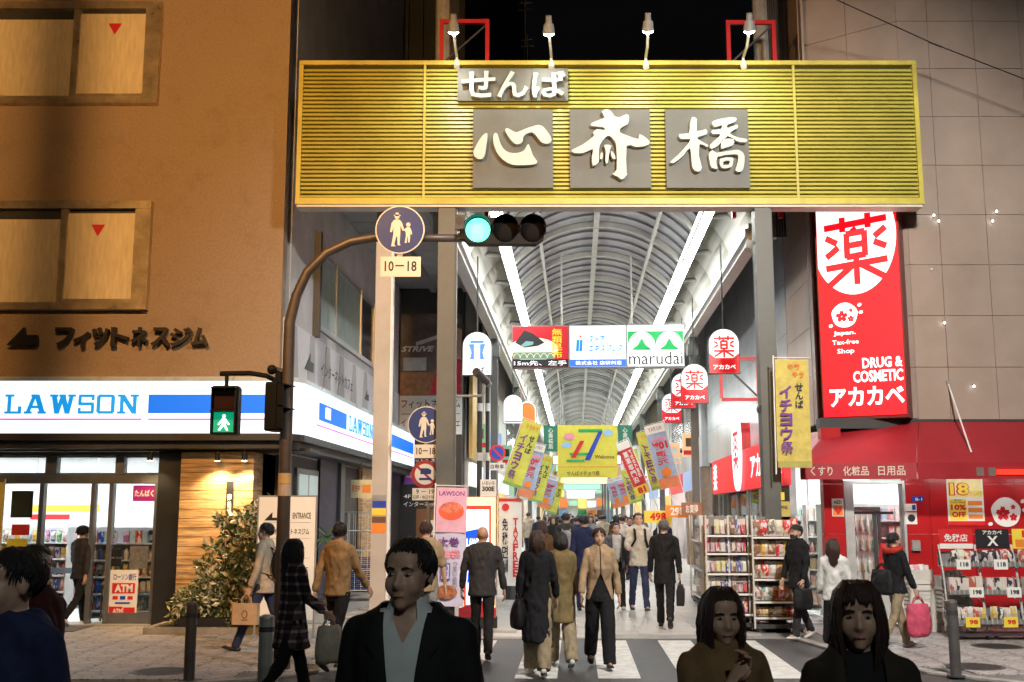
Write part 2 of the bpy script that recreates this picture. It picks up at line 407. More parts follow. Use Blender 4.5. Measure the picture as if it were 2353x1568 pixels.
# ================================================================ arcade roof
ROOFM = mat('roof_cream_panel', (.37, .355, .30), .5, var=.08, scale=1.2)
SHEET = mat('roof_sheet', (.48, .48, .495), .4, .05, var=.14, scale=1.0)
RIBM = mat('roof_rib', (.60, .59, .53), .45, var=.08)
TUBE = mat('fluorescent', emit=(.98, 1.0, .97), es=40)
TRIM = mat('roof_trim', (.66, .74, .74), .3, .2, var=.05)
VXL, VXR, VZ, VC = -1.4, 2.4, 7.25, 8.15
def arc(t, lift=0.0):             # vault profile t 0..1
    hw = (VXR - VXL) / 2; sg = VC - VZ; rad = (hw * hw + sg * sg) / (2 * sg); th = math.asin(hw / rad)
    a = -th + 2 * th * t
    return (VXL + VXR) / 2 + (rad + lift) * math.sin(a), VC - rad + (rad + lift) * math.cos(a)
roof = thing('arcade_roof', 'vaulted arcade roof of grey sheets on cream ribs above the shopping street', 'roof', (0, 0, 0), -AZ)
BAY = 2.8; D0 = 18.4
sb = B()
NA = 16
def archstrip(d0, d1, l0, l1):
    b = B(); r = []
    for d in (d0, d1): r.append([Vector((*(lambda q: (q[0], d, q[1]))(arc(i / NA, l0)),)) for i in range(NA + 1)] + [Vector((*(lambda q: (q[0], d, q[1]))(arc(i / NA, l1)),)) for i in range(NA, -1, -1)])
    return b.loft(r)
strip_me = archstrip(0, BAY / 4 - .03, .03, .05).mesh('strip'); strip_me.materials.append(SHEET)
rib_me = archstrip(-.05, .05, -.10, .02).mesh('rib'); rib_me.materials.append(RIBM)
thin_me = archstrip(-.014, .014, -.02, .02).mesh('thin'); thin_me.materials.append(mat('seam_grey', (.20, .20, .20), .5))
def tri_beam(t, w=.07):
    x, z = arc(t, -.02); return B().box(x - w, x + w, .06, BAY - .06, z - .09, z + .0).mesh('purlin')
pur = [tri_beam(t, w) for t, w in ((.5, .06), (.2, .035), (.8, .035))]
for m_ in pur: m_.materials.append(RIBM)
tube_me = B().box(-.075, .075, .03, BAY - .03, -.178, -.171).mesh('tube'); tube_me.materials.append(TUBE)
hold_me = B().box(-.09, .09, 0, BAY, -.17, .10).mesh('holder'); hold_me.materials.append(TRIM)
VFILL = mat('added_fill_strip', emit=(.97, 1, .98), es=9.5)  # glowing strips added on the holders to brighten the vault
fill_me = {}
for s_ in (1, -1):
    fill_me[s_] = B().box(min(s_ * .091, s_ * .10), max(s_ * .091, s_ * .10), .05, BAY - .05, -.06, .03).mesh('fill_strip'); fill_me[s_].materials.append(VFILL)
def cove(sx):
    xo, xi = (-2.1, -1.5) if sx < 0 else (3.05, 2.5)
    pts = []
    for i in range(7):
        t = i / 6; pts.append((xo + (xi - xo) * t, 6.62 + (7.36 - 6.62) * math.sin(t * math.pi / 2) ** .8))
    b = B()
    for i in range(6):
        (xa, za), (xb, zb) = pts[i], pts[i + 1]
        b._add([(xa, .01, za), (xb, .01, zb), (xb, BAY - .01, zb), (xa, BAY - .01, za), (xa, .01, za + .03), (xb, .01, zb + .03), (xb, BAY - .01, zb + .03), (xa, BAY - .01, za + .03)],
               [(0, 1, 2, 3), (7, 6, 5, 4), (0, 4, 5, 1), (3, 2, 6, 7)])
    me = b.mesh('cove', True); me.materials.append(ROOFM); return me
coves = [cove(-1), cove(1)]
beam_me = [B().box(x - .11, x + .11, 0, BAY - .006, 6.30, 6.61).mesh('beam') for x in (-2.1, 3.05)]
trim_me = [B().box(x - .03, x + .03, 0, BAY - .004, 6.40, 6.52).mesh('trim') for x in (-1.96, 2.91)]
for m_ in beam_me: m_.materials.append(RIBM)
for m_ in trim_me: m_.materials.append(TRIM)
lum_me = B().tube([(0, 0, 0), (.10, 0, .02), (.34, 0, .04), (.42, 0, .05)], [.02, .055, .055, .02], 8).mesh('lamp', True); lum_me.materials.append(STEEL)
for k in range(46):
    d = D0 + k * BAY
    for me in pur: obj('purlin', me, None, roof, (0, d, 0))
    obj('rib', rib_me, None, roof, (0, d, 0))
    for q in range(4):
        obj('roof_sheet', strip_me, None, roof, (0, d + q * BAY / 4 + .015, 0)) if k < 30 else None
        if q and k < 14: obj('seam_rib', thin_me, None, roof, (0, d + q * BAY / 4, 0))
    for x in (VXL, VXR):
        obj('fluorescent_tube', tube_me, None, roof, (x, d, 7.2)); obj('light_holder', hold_me, None, roof, (x, d, 7.205))
    for s_, x in ((1, VXL), (-1, VXR)): obj('fill_strip', fill_me[s_], None, roof, (x, d, 7.2))
    for i, me in enumerate(coves): obj('cove_panel', me, None, roof, (0, d, 0))
    for me in beam_me: obj('edge_beam', me, None, roof, (0, d, 0))
    for me in trim_me: obj('edge_trim', me, None, roof, (0, d, 0))
    if k < 12:
        obj('spot_lamp', lum_me, None, roof, (VXL - .10, d + 1.4, 7.1), rz=math.pi); obj('spot_lamp', lum_me, None, roof, (VXR + .10, d + 1.4, 7.1))
obj('roof_sheet', archstrip(D0 + 30 * BAY, D0 + 46 * BAY, .03, .05), SHEET, roof)
obj('cross_arch', archstrip(41.2, 41.7, -.42, .02), mat('arch_beam', (.30, .30, .29), .5), roof)
# left soffit between the convenience store and the roof
sof = thing('canopy_soffit', 'grey boarded soffit between the left corner building and the arcade roof', 'soffit', (0, 0, 0), -AZ)
SOFM = mat('soffit_board', (.34, .35, .36), .5, var=.12, scale=2)
for k in range(13): obj('soffit_board', B().box(-4.85, -2.22, 18.6 + k * .9, 19.47 + k * .9, 8.0, 8.05), SOFM, sof)
for x in (-3.9, -3.0): obj('soffit_beam', B().box(x - .07, x + .07, 18.6, 30.1, 7.85, 7.995), GREY, sof)
obj('soffit_fascia', B().box(-2.21, -2.13, 18.6, 30.1, 6.62, 8.1), RIBM, sof)
# ================================================================ gate with louvred sign face
GY = 17.2
gx0, gx1 = P(684, 300, GY).x, P(2113, 300, GY).x
gz0, gz1 = P(1400, 470, GY).z, P(1400, 141, GY).z
YEL = mat('gate_yellow_paint', (.47, .43, .085), .4, .0, var=.10, scale=1.5)
YELD = mat('gate_yellow_frame', (.55, .47, .07), .45, .0, var=.18, scale=2)
gate = thing('arcade_gate', 'yellow louvred arcade gate with raised white brush lettering spanning the street', 'gate', (0, 0, 0))
obj('backing', B().box(gx0 + .05, gx1 - .05, GY + .12, GY + .28, gz0 + .04, gz1 - .04), mat('gate_back', (.06, .055, .02), .7), gate)
obj('top_rail', B().box(gx0, gx1, GY - .03, GY + .32, gz1 - .07, gz1), YELD, gate)
obj('bottom_rail', B().box(gx0, gx1, GY - .03, GY + .32, gz0, gz0 + .10), YELD, gate)
obj('soffit_panel', B().box(gx0 + .02, gx1 - .02, GY, GY + .30, gz0 - .04, gz0 - .002), CREAM, gate)
for x in (gx0, gx1 - .07): obj('end_rail', B().box(x, x + .07, GY - .025, GY + .315, gz0 + .102, gz1 - .072), YELD, gate)
divs = [gx0 + .07, P(975, 300, GY).x, P(1828, 300, GY).x, gx1 - .07]
for x in divs[1:3]: obj('mullion', B().box(x - .02, x + .02, GY - .02, GY + .05, gz0 + .103, gz1 - .073), YEL, gate)
zz = gz0 + .115; pitch = .0685
while zz < gz1 - .12:
    for i in range(3):
        xa, xb = divs[i] + (.021 if i else .003), divs[i + 1] - (.021 if i < 2 else .003)
        b = B()._add([(xa, GY + .002, zz), (xb, GY + .002, zz), (xb, GY + .012, zz + .040), (xa, GY + .012, zz + .040), (xa, GY + .10, zz + .066), (xb, GY + .10, zz + .066), (xa, GY + .10, zz - .004), (xb, GY + .10, zz - .004)],
                     [(0, 1, 2, 3), (3, 2, 5, 4), (1, 0, 6, 7)])
        obj('slat', b, YEL, gate)
    zz += pitch
PLQ = mat('plaque_grey', (.105, .11, .095), .5, var=.12, scale=2)
LETW = mat('letter_white', (.50, .53, .49), .45, var=.05)
def crop(x, y, x0, y0, s): return ((x / s + x0) * 2353 / 2560, (y / s + y0) * 1568 / 1706.)
S1, S2 = 2323 / 800., 2353 / 1160.
def brush(parent, pts, cx0, s, thick=.11, hole=None, yb=0.0):
    poly = []
    for x, y in pts:
        d = crop(x, y, cx0, 0, s); w = P(d[0], d[1], GY - .1); poly.append((w.x, w.z))
    # smooth closed curve through the points
    out = []; n = len(poly)
    for i in range(n):
        p0, p1, p2, p3 = (Vector(poly[(i + j - 1) % n]) for j in range(4))
        for t in (0, .5):
            out.append(tuple(.5 * ((2 * p1) + (p2 - p0) * t + (2 * p0 - 5 * p1 + 4 * p2 - p3) * t * t + (3 * p1 - p0 - 3 * p2 + p3) * t ** 3)))
    ar = sum(out[i - 1][0] * out[i][1] - out[i][0] * out[i - 1][1] for i in range(len(out)))
    if ar < 0: out.reverse()
    from mathutils.geometry import tessellate_polygon
    tr = tessellate_polygon([[Vector((x, z, 0)) for x, z in out]])
    y0, y1 = GY - .19, GY - .19 + thick
    n = len(out); b = B(); b.v = [(x, y0, z) for x, z in out] + [(x, y1, z) for x, z in out]
    for t in tr:
        a = [out[i] for i in t]
        cr = (a[1][0] - a[0][0]) * (a[2][1] - a[0][1]) - (a[1][1] - a[0][1]) * (a[2][0] - a[0][0])
        t = tuple(t) if cr > 0 else tuple(reversed(t)); b.f.append(t)
    for i in range(n): b.f.append(((i + 1) % n, i, n + i, n + (i + 1) % n))
    b.m = [0] * len(b.f)
    return obj('brush_stroke', b, LETW, parent)
def plaque(x0, x1, y0, y1):
    a, c = P(x0, y1, GY - .07), P(x1, y0, GY - .07)
    return obj('plaque', B().box(a.x, c.x, GY - .075, GY - .001, a.z, c.z), PLQ, gate)
p0 = plaque(1051, 1305, 158, 232)
for ch, xa, xb in (('せ', 1060, 1138), ('ん', 1142, 1214), ('ば', 1222, 1300)):
    a, c = P(xa, 224, GY - .19), P(xb, 163, GY - .19); text(p0, ch, LETW, a.x, c.x, a.z, c.z, GY - .19, .018, .10, 'brush_letter')
p1 = plaque(1086, 1270, 252, 432); p2 = plaque(1310, 1493, 252, 432); p3 = plaque(1532, 1718, 252, 432)
brush(p1, [(1500, 980), (1470, 1000), (1430, 1060), (1405, 1115), (1415, 1150), (1440, 1168), (1470, 1165), (1490, 1130), (1500, 1060), (1508, 1000)], 700, S1)
brush(p1, [(1560, 980), (1548, 1010), (1552, 1060), (1575, 1120), (1620, 1175), (1690, 1210), (1780, 1212), (1850, 1205), (1866, 1185), (1835, 1140), (1805, 1060), (1785, 1085), (1765, 1110), (1720, 1125), (1660, 1120), (1620, 1090), (1595, 1040), (1580, 990)], 700, S1)
brush(p1, [(1635, 960), (1650, 945), (1690, 965), (1720, 975), (1780, 950), (1840, 930), (1875, 922), (1910, 935), (1950, 985), (1970, 1025), (1960, 1050), (1925, 1058), (1890, 1040), (1860, 1000), (1830, 975), (1790, 985), (1765, 1010), (1760, 1045), (1720, 1062), (1685, 1040), (1655, 1000)], 700, S1)
brush(p2, [(210, 575), (240, 565), (262, 582), (275, 600), (300, 605), (335, 590), (348, 605), (340, 640), (310, 655), (300, 680), (345, 700), (395, 715), (400, 690), (440, 715), (452, 735), (430, 750), (380, 755), (335, 750), (335, 880), (338, 895), (312, 920), (290, 905), (262, 890), (285, 870), (283, 750), (270, 720), (250, 700), (230, 705), (200, 745), (195, 790), (195, 830), (165, 850), (160, 800), (165, 765), (120, 785), (70, 785), (58, 770), (110, 745), (170, 700), (165, 685), (185, 665), (225, 670), (215, 655), (160, 650), (158, 635), (205, 615), (225, 605)], 1400, S2)
brush(p2, [(222, 745), (258, 748), (250, 770), (240, 835), (228, 830), (230, 775)], 1400, S2)
brush(p2, [(204, 788), (214, 785), (213, 815), (202, 814)], 1400, S2)
brush(p2, [(255, 775), (273, 790), (279, 815), (262, 810)], 1400, S2)
brush(p3, [(665, 605), (690, 615), (690, 675), (735, 665), (740, 690), (695, 705), (700, 720), (745, 745), (740, 755), (705, 740), (700, 800), (715, 860), (695, 880), (670, 865), (662, 820), (655, 760), (620, 800), (575, 835), (555, 830), (590, 800), (640, 745), (655, 715), (610, 715), (600, 690), (650, 685), (655, 640)], 1400, S2)
brush(p3, [(765, 630), (800, 615), (860, 605), (890, 610), (880, 630), (845, 642), (845, 660), (890, 642), (895, 660), (855, 685), (900, 708), (942, 715), (935, 732), (890, 725), (845, 700), (800, 745), (765, 765), (755, 745), (800, 705), (805, 690), (770, 690), (765, 670), (810, 665), (815, 645), (780, 655)], 1400, S2)
brush(p3, [(815, 722), (835, 714), (875, 716), (872, 745), (835, 758), (812, 763)], 1400, S2)
brush(p3, [(750, 790), (770, 770), (790, 785), (880, 770), (910, 775), (930, 800), (925, 860), (910, 880), (885, 875), (890, 850), (900, 805), (880, 792), (795, 805), (790, 850), (795, 865), (765, 860), (755, 830)], 1400, S2)
brush(p3, [(805, 815), (868, 808), (872, 830), (862, 858), (815, 862), (822, 848), (850, 845), (855, 824), (824, 829), (822, 846), (812, 858)], 1400, S2)
# gate legs
POST = mat('post_grey_green', (.11, .115, .105), .5, .1, var=.12, scale=2)
TANP = mat('column_tan', (.46, .43, .40), .5, var=.10, scale=1.5)
for px, w in ((1024, .27), (1763, .25)):
    x = P(px, 900, GY + .15).x
    obj('leg', B().box(x - w / 2, x + w / 2, GY + .03, GY + .28, .01, gz0 - .042).box(x + w / 2 - .003, x + w / 2 + .03, GY + .08, GY + .24, .01, gz0 - .043), POST, gate)
    obj('foot_plate', B().box(x - w / 2 - .06, x + w / 2 + .06, GY - .03, GY + .34, .012, .05), BLACK, gate)
tc_ = P(878, 900, GY + .95).x
col = thing('steel_column', 'tall tan steel column left of the gate with stickers at head height', 'column', (tc_, GY + .95, 0))
obj('shaft', B().box(-.125, .125, -.12, .12, .01, 7.98), TANP, col)
obj('lit_side_strip', B().box(.127, .165, -.10, .10, .01, 7.97), WHITE, col)  # white strip stands for the column's brightly lit right side
for (za, zb, m) in ((1.98, 2.06, GREY), (1.86, 1.97, BLUEP), (1.74, 1.85, YELLOWP), (1.62, 1.72, BROWNP), (1.46, 1.61, ORANGEP)):
    obj('sticker', B().box(-.11, .11, -.126, -.122, za, zb), m, col)
# four arm lamps on the gate
LAMP = mat('gate_lamp_glow', emit=(1, 1, .93), es=40)
LHW = mat('lamp_white', (.75, .75, .68), .4)
for i, (bx, by, hx, hy) in enumerate(((1050, 148, 1042, 72), (1267, 150, 1261, 76), (1484, 150, 1489, 70), (1708, 150, 1722, 70))):
    a = P(bx, by, GY - .02); h = P(hx, hy, GY - .95)
    t = thing('arm_lamp', ['leftmost lit arm lamp on top of the yellow gate, by the left red frame', 'second arm lamp from the left, above the small three letter plaque', 'third arm lamp from the left, over the gap between the kanji plaques', 'rightmost lit arm lamp on the gate, by the right red frame'][i], 'lamp', a, 0, 'arm lamps on the gate')
    r = h - a
    obj('arm', B().tube([(0, 0, 0), (r.x * .05, -.04, .12), (r.x * .4, r.y * .5, r.z * .6), (r.x * .8, r.y * .85, r.z * .96)], .022, 8), LHW, t)
    obj('mount', B().tube([(0, -.03, -.06), (0, .02, .06)], .05, 10), LHW, t)
    tgt = (P(hx, 300, GY) - h).normalized()
    obj('lamp_head', B().tube([r - tgt * .26, r - tgt * .16, r - tgt * .13, r], [.045, .05, .075, .095], 14), GREY, t)
    bl = obj('bulb', B().tube([r + tgt * .002, r + tgt * .03, r + tgt * .05], [.085, .075, .03], 14), LAMP, t)
    ld = bpy.data.lights.new('arm_lamp_light', 'SPOT'); ld.energy = 60; ld.spot_size = R(125); ld.spot_blend = .9; ld.color = (1, .99, .86); ld.shadow_soft_size = .07
    lo = bpy.data.objects.new('arm_lamp_light', ld); C.objects.link(lo); lo.parent = t; lo.location = r + tgt * .07
    lo.rotation_euler = tgt.to_track_quat('-Z', 'Y').to_euler()
for px, lab in ((790, 'small yellow angle bracket at the left end of the gate top'),):
    pass
# red frames on top
for i, (xa, xb, yt) in enumerate(((1015, 1120, 46), (1672, 1776, 48))):
    Yf = GY + 1.2
    a, c = P(xa, yt, Yf), P(xb, yt, Yf)
    t = thing('steel_frame', ['red steel frame standing behind the gate top at the left lamp', 'red steel frame standing behind the gate top at the right lamp'][i], 'frame', (a.x, Yf, gz0 + .1))
    for x in (0, c.x - a.x): obj('upright', B().box(x - .035, x + .035, -.035, .035, 0, a.z - gz0 - .1), REDP, t)
    obj('crossbar', B().box(.036, c.x - a.x - .036, -.03, .03, a.z - gz0 - .17, a.z - gz0 - .1), REDP, t)
    obj('brace', B().bar((.0, .06, a.z - gz0 - .9), (c.x - a.x, .06, a.z - gz0 - .15), .03), DGREY, t)
# ================================================================ left corner building and its shop
LY = 18.0
lx1 = P(653, 500, LY).x                       # right edge of the front wall
STUC = mat('stucco_brown', (.37, .27, .18), .85, var=.13, scale=26, bump=.9, bscale=55)
STUCG = mat('stucco_grey', (.58, .59, .60), .8, var=.14, scale=1.2, bump=.35, bscale=40)
lb = thing('corner_building', 'brown stucco corner building with bronze windows above the convenience store', 'building', (lx1, LY, 0))
sign_top = P(300, 868, 17.45).z; sign_bot = P(300, 990, 17.45).z
obj('front_wall', B().box(-13, 0, 0, .3, sign_top - .05, 17), STUC, lb)
xr = A(-4.86, 18)
SD = 30.0                                     # the side wall runs to here along the arcade
def side(name, d0, d1, z0, z1, m, off=0.0, th=.06, parent=None):   # slab on the side wall, facing the arcade
    o = obj(name, B().box(d0, d1, -off - th, -off, z0, z1), m, parent or lb)
    o.rotation_euler = (0, 0, R(90) - AZ); w = A(SX, 0); o.location = w - (parent or lb).location if parent is None or parent is lb else (0, 0, 0)
    return o
SX = (lx1 - 18.0 * sa) / ca                   # across-position of the side wall in the arcade frame
SX = SX - .0
# side frame: empty part used by the sloped pieces
side('side_wall', 18.32, SD, 2.75, 17, STUCG, off=-.3, th=.3)
worn(STUC, (.24, .165, .10), .9, .52, .75)
# windows of the front wall
BRZ = mat('bronze_frame', (.62, .50, .33), .30, .7, var=.2, scale=4)
BLIND = mat('window_blind', (.74, .64, .44), .5, var=.10, scale=3, stretch=(6, 1, 1))
wx1 = P(343, 590, LY - .1).x - lx1
for (yt, yb, tri) in ((4, 238, (264, 65)), (462, 712, (225, 528))):
    zt, zb = P(200, yt, LY - .12).z, P(200, yb, LY - .12).z
    w = obj('window', B().box(-13, wx1 - .02, -.02, -.004, zb + .1, zt - .1), DGREY, lb)
    obj('top_frame', B().box(-13, wx1, -.14, 0, zt - .13, zt), BRZ, w)
    obj('sill', B().box(-13, wx1, -.16, 0, zb, zb + .12), BRZ, w)
    obj('side_frame', B().box(wx1 - .26, wx1, -.13, -.001, zb + .121, zt - .131), BRZ, w)
    px = P(150, 590, LY - .1).x - lx1
    obj('stile', B().box(px - .11, px, -.11, -.001, zb + .121, zt - .131), BRZ, w)
    obj('pane', B().box(px + .001, wx1 - .261, -.07, -.05, zb + .19, zt - .20), BLIND, w)
    obj('pane_rail', B().box(px + .001, wx1 - .261, -.09, -.001, zb + .121, zb + .188), BRZ, w)
    obj('pane', B().box(px - 3.2, px - .111, -.06, -.04, zb + .121, zt - .30), BLIND, w)
    obj('stile', B().box(px - 3.31, px - 3.201, -.11, -.001, zb + .121, zt - .131), BRZ, w)
    c = P(tri[0], tri[1], LY - .08); r = .115
    obj('rescue_triangle', B().prism([(c.x - lx1, c.z - r), (c.x - lx1 + r * 1.0, c.z + r * .75), (c.x - lx1 - r * 1.0, c.z + r * .75)], -.078, -.072), RED, w)
# raised black lettering and arrow
LETB = mat('letter_black', (.012, .012, .013), .4)
xs = [122, 208, 262, 322, 372, 428, 476, 478]
cells = [(124, 168), (165, 206), (208, 250), (252, 296), (298, 340), (345, 390), (388, 440), (438, 478)]
for ch, (xa, xb) in zip('フィットネスジム', cells):
    a, c = P(xa, 796 if ch != 'ィ' else 798, LY - .16), P(xb, 752 if ch != 'ィ' else 762, LY - .16)
    text(lb, ch, LETB, a.x - lx1, c.x - lx1, a.z, c.z, -.16, .045, .09, 'wall_letter')
ar = [P(x, y, LY - .15) for x, y in ((15, 793), (55, 752), (57, 770), (85, 770), (85, 793))]
obj('wall_arrow', B().prism([(p.x - lx1, p.z) for p in ar], -.16, -.07), LETB, lb)
obj('ledge', B().box(-13, .0, -.5, 0, sign_top + .02, sign_top + .07), STUC, lb)
# side wall: triangle pattern band and window
BANDW = mat('band_white', (.70, .72, .76), .5, var=.06)
BANDG = mat('band_grey', (.42, .43, .44), .5, var=.06)
sidef = obj('side_band', B().box(17.95, SD, -.03, 0, 3.9, 5.0), BANDW, lb, A(SX, 0) - lb.location, R(90) - AZ)
for k in range(9):
    d = 18.2 + k * 1.3
    obj('band_triangle', B().prism([(d, 3.95), (d + .75, 3.95), (d + .55, 4.98), (d + .25, 4.98)], -.038, -.031), BANDG, sidef)
text(sidef, 'インターネットカフェ', INK, 20.6, 23.6, 4.35, 4.62, -.045, .01)
obj('band_arrow', B().prism([(19.35, 4.32), (19.75, 4.65), (19.75, 4.5), (20.0, 4.5), (20.0, 4.32)], -.045, -.039), DGREY, sidef)
obj('band_arrow', B().prism([(25.0, 4.36), (25.3, 4.6), (25.3, 4.5), (25.5, 4.5), (25.5, 4.36)], -.045, -.039), DGREY, sidef)
sw = obj('side_window', B().box(20.3, 26.0, -.02, 0, 5.2, 6.75), DGREY, lb, A(SX, 0) - lb.location, R(90) - AZ)
ALU = mat('aluminium', (.55, .57, .57), .35, .7, var=.1)
CURT = mat('pale_blind', (.36, .46, .42), .35, var=.2, scale=1.5, stretch=(3, 1, 1))
for d0, d1, m in ((20.45, 21.7, CURT), (21.8, 24.3, CURT), (24.4, 25.9, mat('dark_pane', (.06, .07, .07), .12, var=.1))):
    obj('pane', B().box(d0, d1, -.035, -.022, 5.3, 6.65), m, sw)
    obj('pane_frame', B().box(d0 - .05, d0, -.07, -.001, 5.2, 6.75).box(d1, d1 + .05, -.07, -.001, 5.2, 6.75).box(d0, d1, -.06, -.001, 5.2, 5.299).box(d0, d1, -.06, -.001, 6.651, 6.75), ALU, sw)
obj('side_pipe', B().box(20.0, 20.14, -.12, 0, 5.0, 7.0), DGREY, lb, A(SX, 0) - lb.location, R(90) - AZ)
# ---------------------------------------------------------------- convenience store sign (wraps the corner)
SIGNW = mat('sign_white_lit', emit=srgb(226, 241, 255), es=1.15)
SIGNB = mat('sign_blue_lit', emit=srgb(0, 108, 225), es=.9)
SIGNC = mat('sign_cyan_lit', emit=srgb(10, 140, 215), es=1.0)
SIGNP = mat('sign_pink_lit', emit=srgb(214, 110, 190), es=.85)
cs = thing('store_sign', 'long white backlit convenience store sign with blue band wrapping the building corner', 'shop sign', (lx1, LY, 0))
SIGNY = 17.45; fy = SIGNY - LY
def wrap(name, z0, z1, m, out, x0=-13.0, d1=SD - .3, th=.02, side_off=.52):
    # profile path: front line, rounded corner, side line (local to the sign)
    pts = []; rc = .45
    w0 = A(SX + side_off, 0) - cs.location; dirv = Vector((sa, ca, 0)); nrm = Vector((ca, -sa, 0))
    # corner where the side line meets the front line
    t = (fy - w0.y) / dirv.y; corner = w0 + dirv * t
    pts.append((Vector((x0, fy, 0)), Vector((0, -1, 0))))
    cc = Vector((corner.x - rc, fy + rc, 0))
    for i in range(7):
        a = R(-90) + i / 6 * R(90); pts.append((cc + Vector((math.cos(a), math.sin(a), 0)) * rc, Vector((math.cos(a), math.sin(a), 0))))
    w1 = A(SX + side_off, d1) - cs.location; pts.append((w1, nrm))
    b = B(); n = len(pts)
    for p, q in pts:
        o = p + q * out; i_ = o - q * th
        b.v += [(o.x, o.y, z0), (o.x, o.y, z1), (i_.x, i_.y, z1), (i_.x, i_.y, z0)]
    for i in range(n - 1):
        k = i * 4
        for j in range(4): b.f.append((k + j, k + 4 + j, k + 4 + (j + 1) % 4, k + (j + 1) % 4))
    b.f += [(0, 1, 2, 3), ((n - 1) * 4 + 3, (n - 1) * 4 + 2, (n - 1) * 4 + 1, (n - 1) * 4)]; b.m = [0] * len(b.f)
    return obj(name, b, m, cs)
zs = lambda y: P(300, y, SIGNY).z
wrap('sign_face', zs(990), zs(876), SIGNW, 0)
wrap('top_flashing', zs(876) + .002, zs(866), mat('flashing_pale', (.62, .70, .72), .3, .3), .02, th=.5)
wrap('light_slot', zs(996), zs(990) - .002, SIGNW, .01, th=.05)
wrap('fascia', zs(1012), zs(996) - .002, DGREY, .02, th=.45)
wrap('fascia_lower', zs(1030), zs(1012) - .002, DGREY, -.10, th=.4)
obj('soffit_board', B().box(-13, .55, fy + .5, .9, zs(1030) - .02, zs(1030) + .03), DGREY, cs)
def front_strip(xa, xb, ya, yb, m, y=None, name='band'):
    a, c = P(xa, yb, SIGNY), P(xb, ya, SIGNY); y = fy - .006 if y is None else y
    return obj(name, B().box(a.x - lx1, c.x - lx1, y, y + .005, a.z, c.z), m, cs)
front_strip(340, 610, 907, 950, SIGNB, name='blue_band'); front_strip(-120, 325, 962, 966, SIGNP, name='pink_line'); front_strip(340, 612, 962, 966, SIGNP, name='pink_line')
front_strip(-300, -20, 907, 950, SIGNB, name='blue_band')
# slab-serif capitals
def capital(ch, xa, xb, ya, yb):
    W_, H_ = xb - xa, yb - ya; t = .17; st2 = []
    def bx(x0, z0, x1, z1): v_ = .02 if z1 - z0 > x1 - x0 else 0.0; h_ = .018 if not v_ else 0.0; st2.append([(x0 - v_, max(0, z0 - h_)), (x1 + v_, max(0, z0 - h_)), (x1 + v_, min(1, z1 + h_)), (x0 - v_, min(1, z1 + h_))])
    def dg(x0, z0, x1, z1, w=.17):
        w += .05
        st2.append([(x0 - w / 2, z0), (x0 + w / 2, z0), (x1 + w / 2, z1), (x1 - w / 2, z1)])
    if ch == 'L': bx(.18, .0, .36, 1); bx(0, .9, .55, 1); bx(0, 0, 1, .1); bx(.84, 0, 1, .38)
    if ch == 'A': dg(.17, .05, .46, 1, .13); dg(.83, .05, .54, 1, .19); bx(.28, .3, .75, .40); bx(0, 0, .36, .1); bx(.62, 0, 1, .1); bx(.30, .9, .6, 1)
    if ch == 'W': dg(.16, 1, .30, 0, .15); dg(.30, 0, .50, .95, .11); dg(.50, .95, .70, 0, .15); dg(.70, 0, .85, 1, .11); bx(0, .9, .32, 1); bx(.36, .9, .62, 1); bx(.70, .9, 1, 1)
    if ch == 'S': bx(0, .88, 1, 1); bx(0, .5, .16, .88); bx(0, .45, 1, .57); bx(.84, .1, 1, .47); bx(0, 0, 1, .12); bx(0, 0, .14, .3); bx(.86, .7, 1, 1)
    if ch == 'O': bx(.05, 0, .95, .12); bx(.05, .88, .95, 1); bx(0, .08, .17, .92); bx(.83, .08, 1, .92)
    if ch == 'N': bx(.14, 0, .27, 1); bx(.75, 0, .88, 1); dg(.2, 1, .82, 0, .2); bx(0, 0, .40, .1); bx(0, .9, .30, 1); bx(.6, .9, 1, 1)
    return [[(xa + x * W_, ya + z * H_) for x, z in p] for p in st2]
def wordmark(parent, xa, xb, za, zb, y, m, widths=(.85, 1.15, 1.35, .8, .9, 1.1), gap=.16, mirror=False):
    tot = sum(widths) + gap * 5; k = (xb - xa) / tot; x = xa
    for i, ch in enumerate('LAWSON'):
        b = B()
        for j, p in enumerate(capital(ch, x, x + widths[i] * k, za, zb)):
            ar = sum(p[q - 1][0] * p[q][1] - p[q][0] * p[q - 1][1] for q in range(4))
            if ar < 0: p = p[::-1]
            b.prism(p, y - .0003 * j, y + .004)
        obj('sign_letter', b, m, parent); x += (widths[i] + gap) * k
a, c = P(10, 951, SIGNY), P(320, 907, SIGNY)
wordmark(cs, a.x - lx1, c.x - lx1, a.z, c.z, fy - .008, SIGNC)
# side face of the sign
def side_strip(name, d0, d1, z0, z1, m, out=.53):
    return obj(name, B().box(d0, d1, -out - .006, -out, z0, z1), m, cs, A(SX, 0) - cs.location, R(90) - AZ)
z0b, z1b = zs(950), zs(907)
side_strip('blue_band', 18.45, 20.7, z0b, z1b, SIGNB)
side_strip('blue_band', 23.6, 29.4, z0b, z1b, SIGNB)
side_strip('pink_line', 18.3, 29.4, zs(966), zs(962), SIGNP)
lg = side_strip('side_lettering', 20.75, 20.76, z0b, z0b + .01, SIGNC)
wordmark(lg, 20.9, 23.4, z0b, z1b, -.545, SIGNC)
mk = side_strip('milk_can_mark', 18.9, 19.3, z0b + .06, z0b + .22, SIGNW, .537)
obj('milk_can_neck', B().prism([(18.86, z0b + .23), (19.34, z0b + .23), (19.25, z1b - .04), (18.95, z1b - .04)], -.545, -.538), SIGNW, mk)
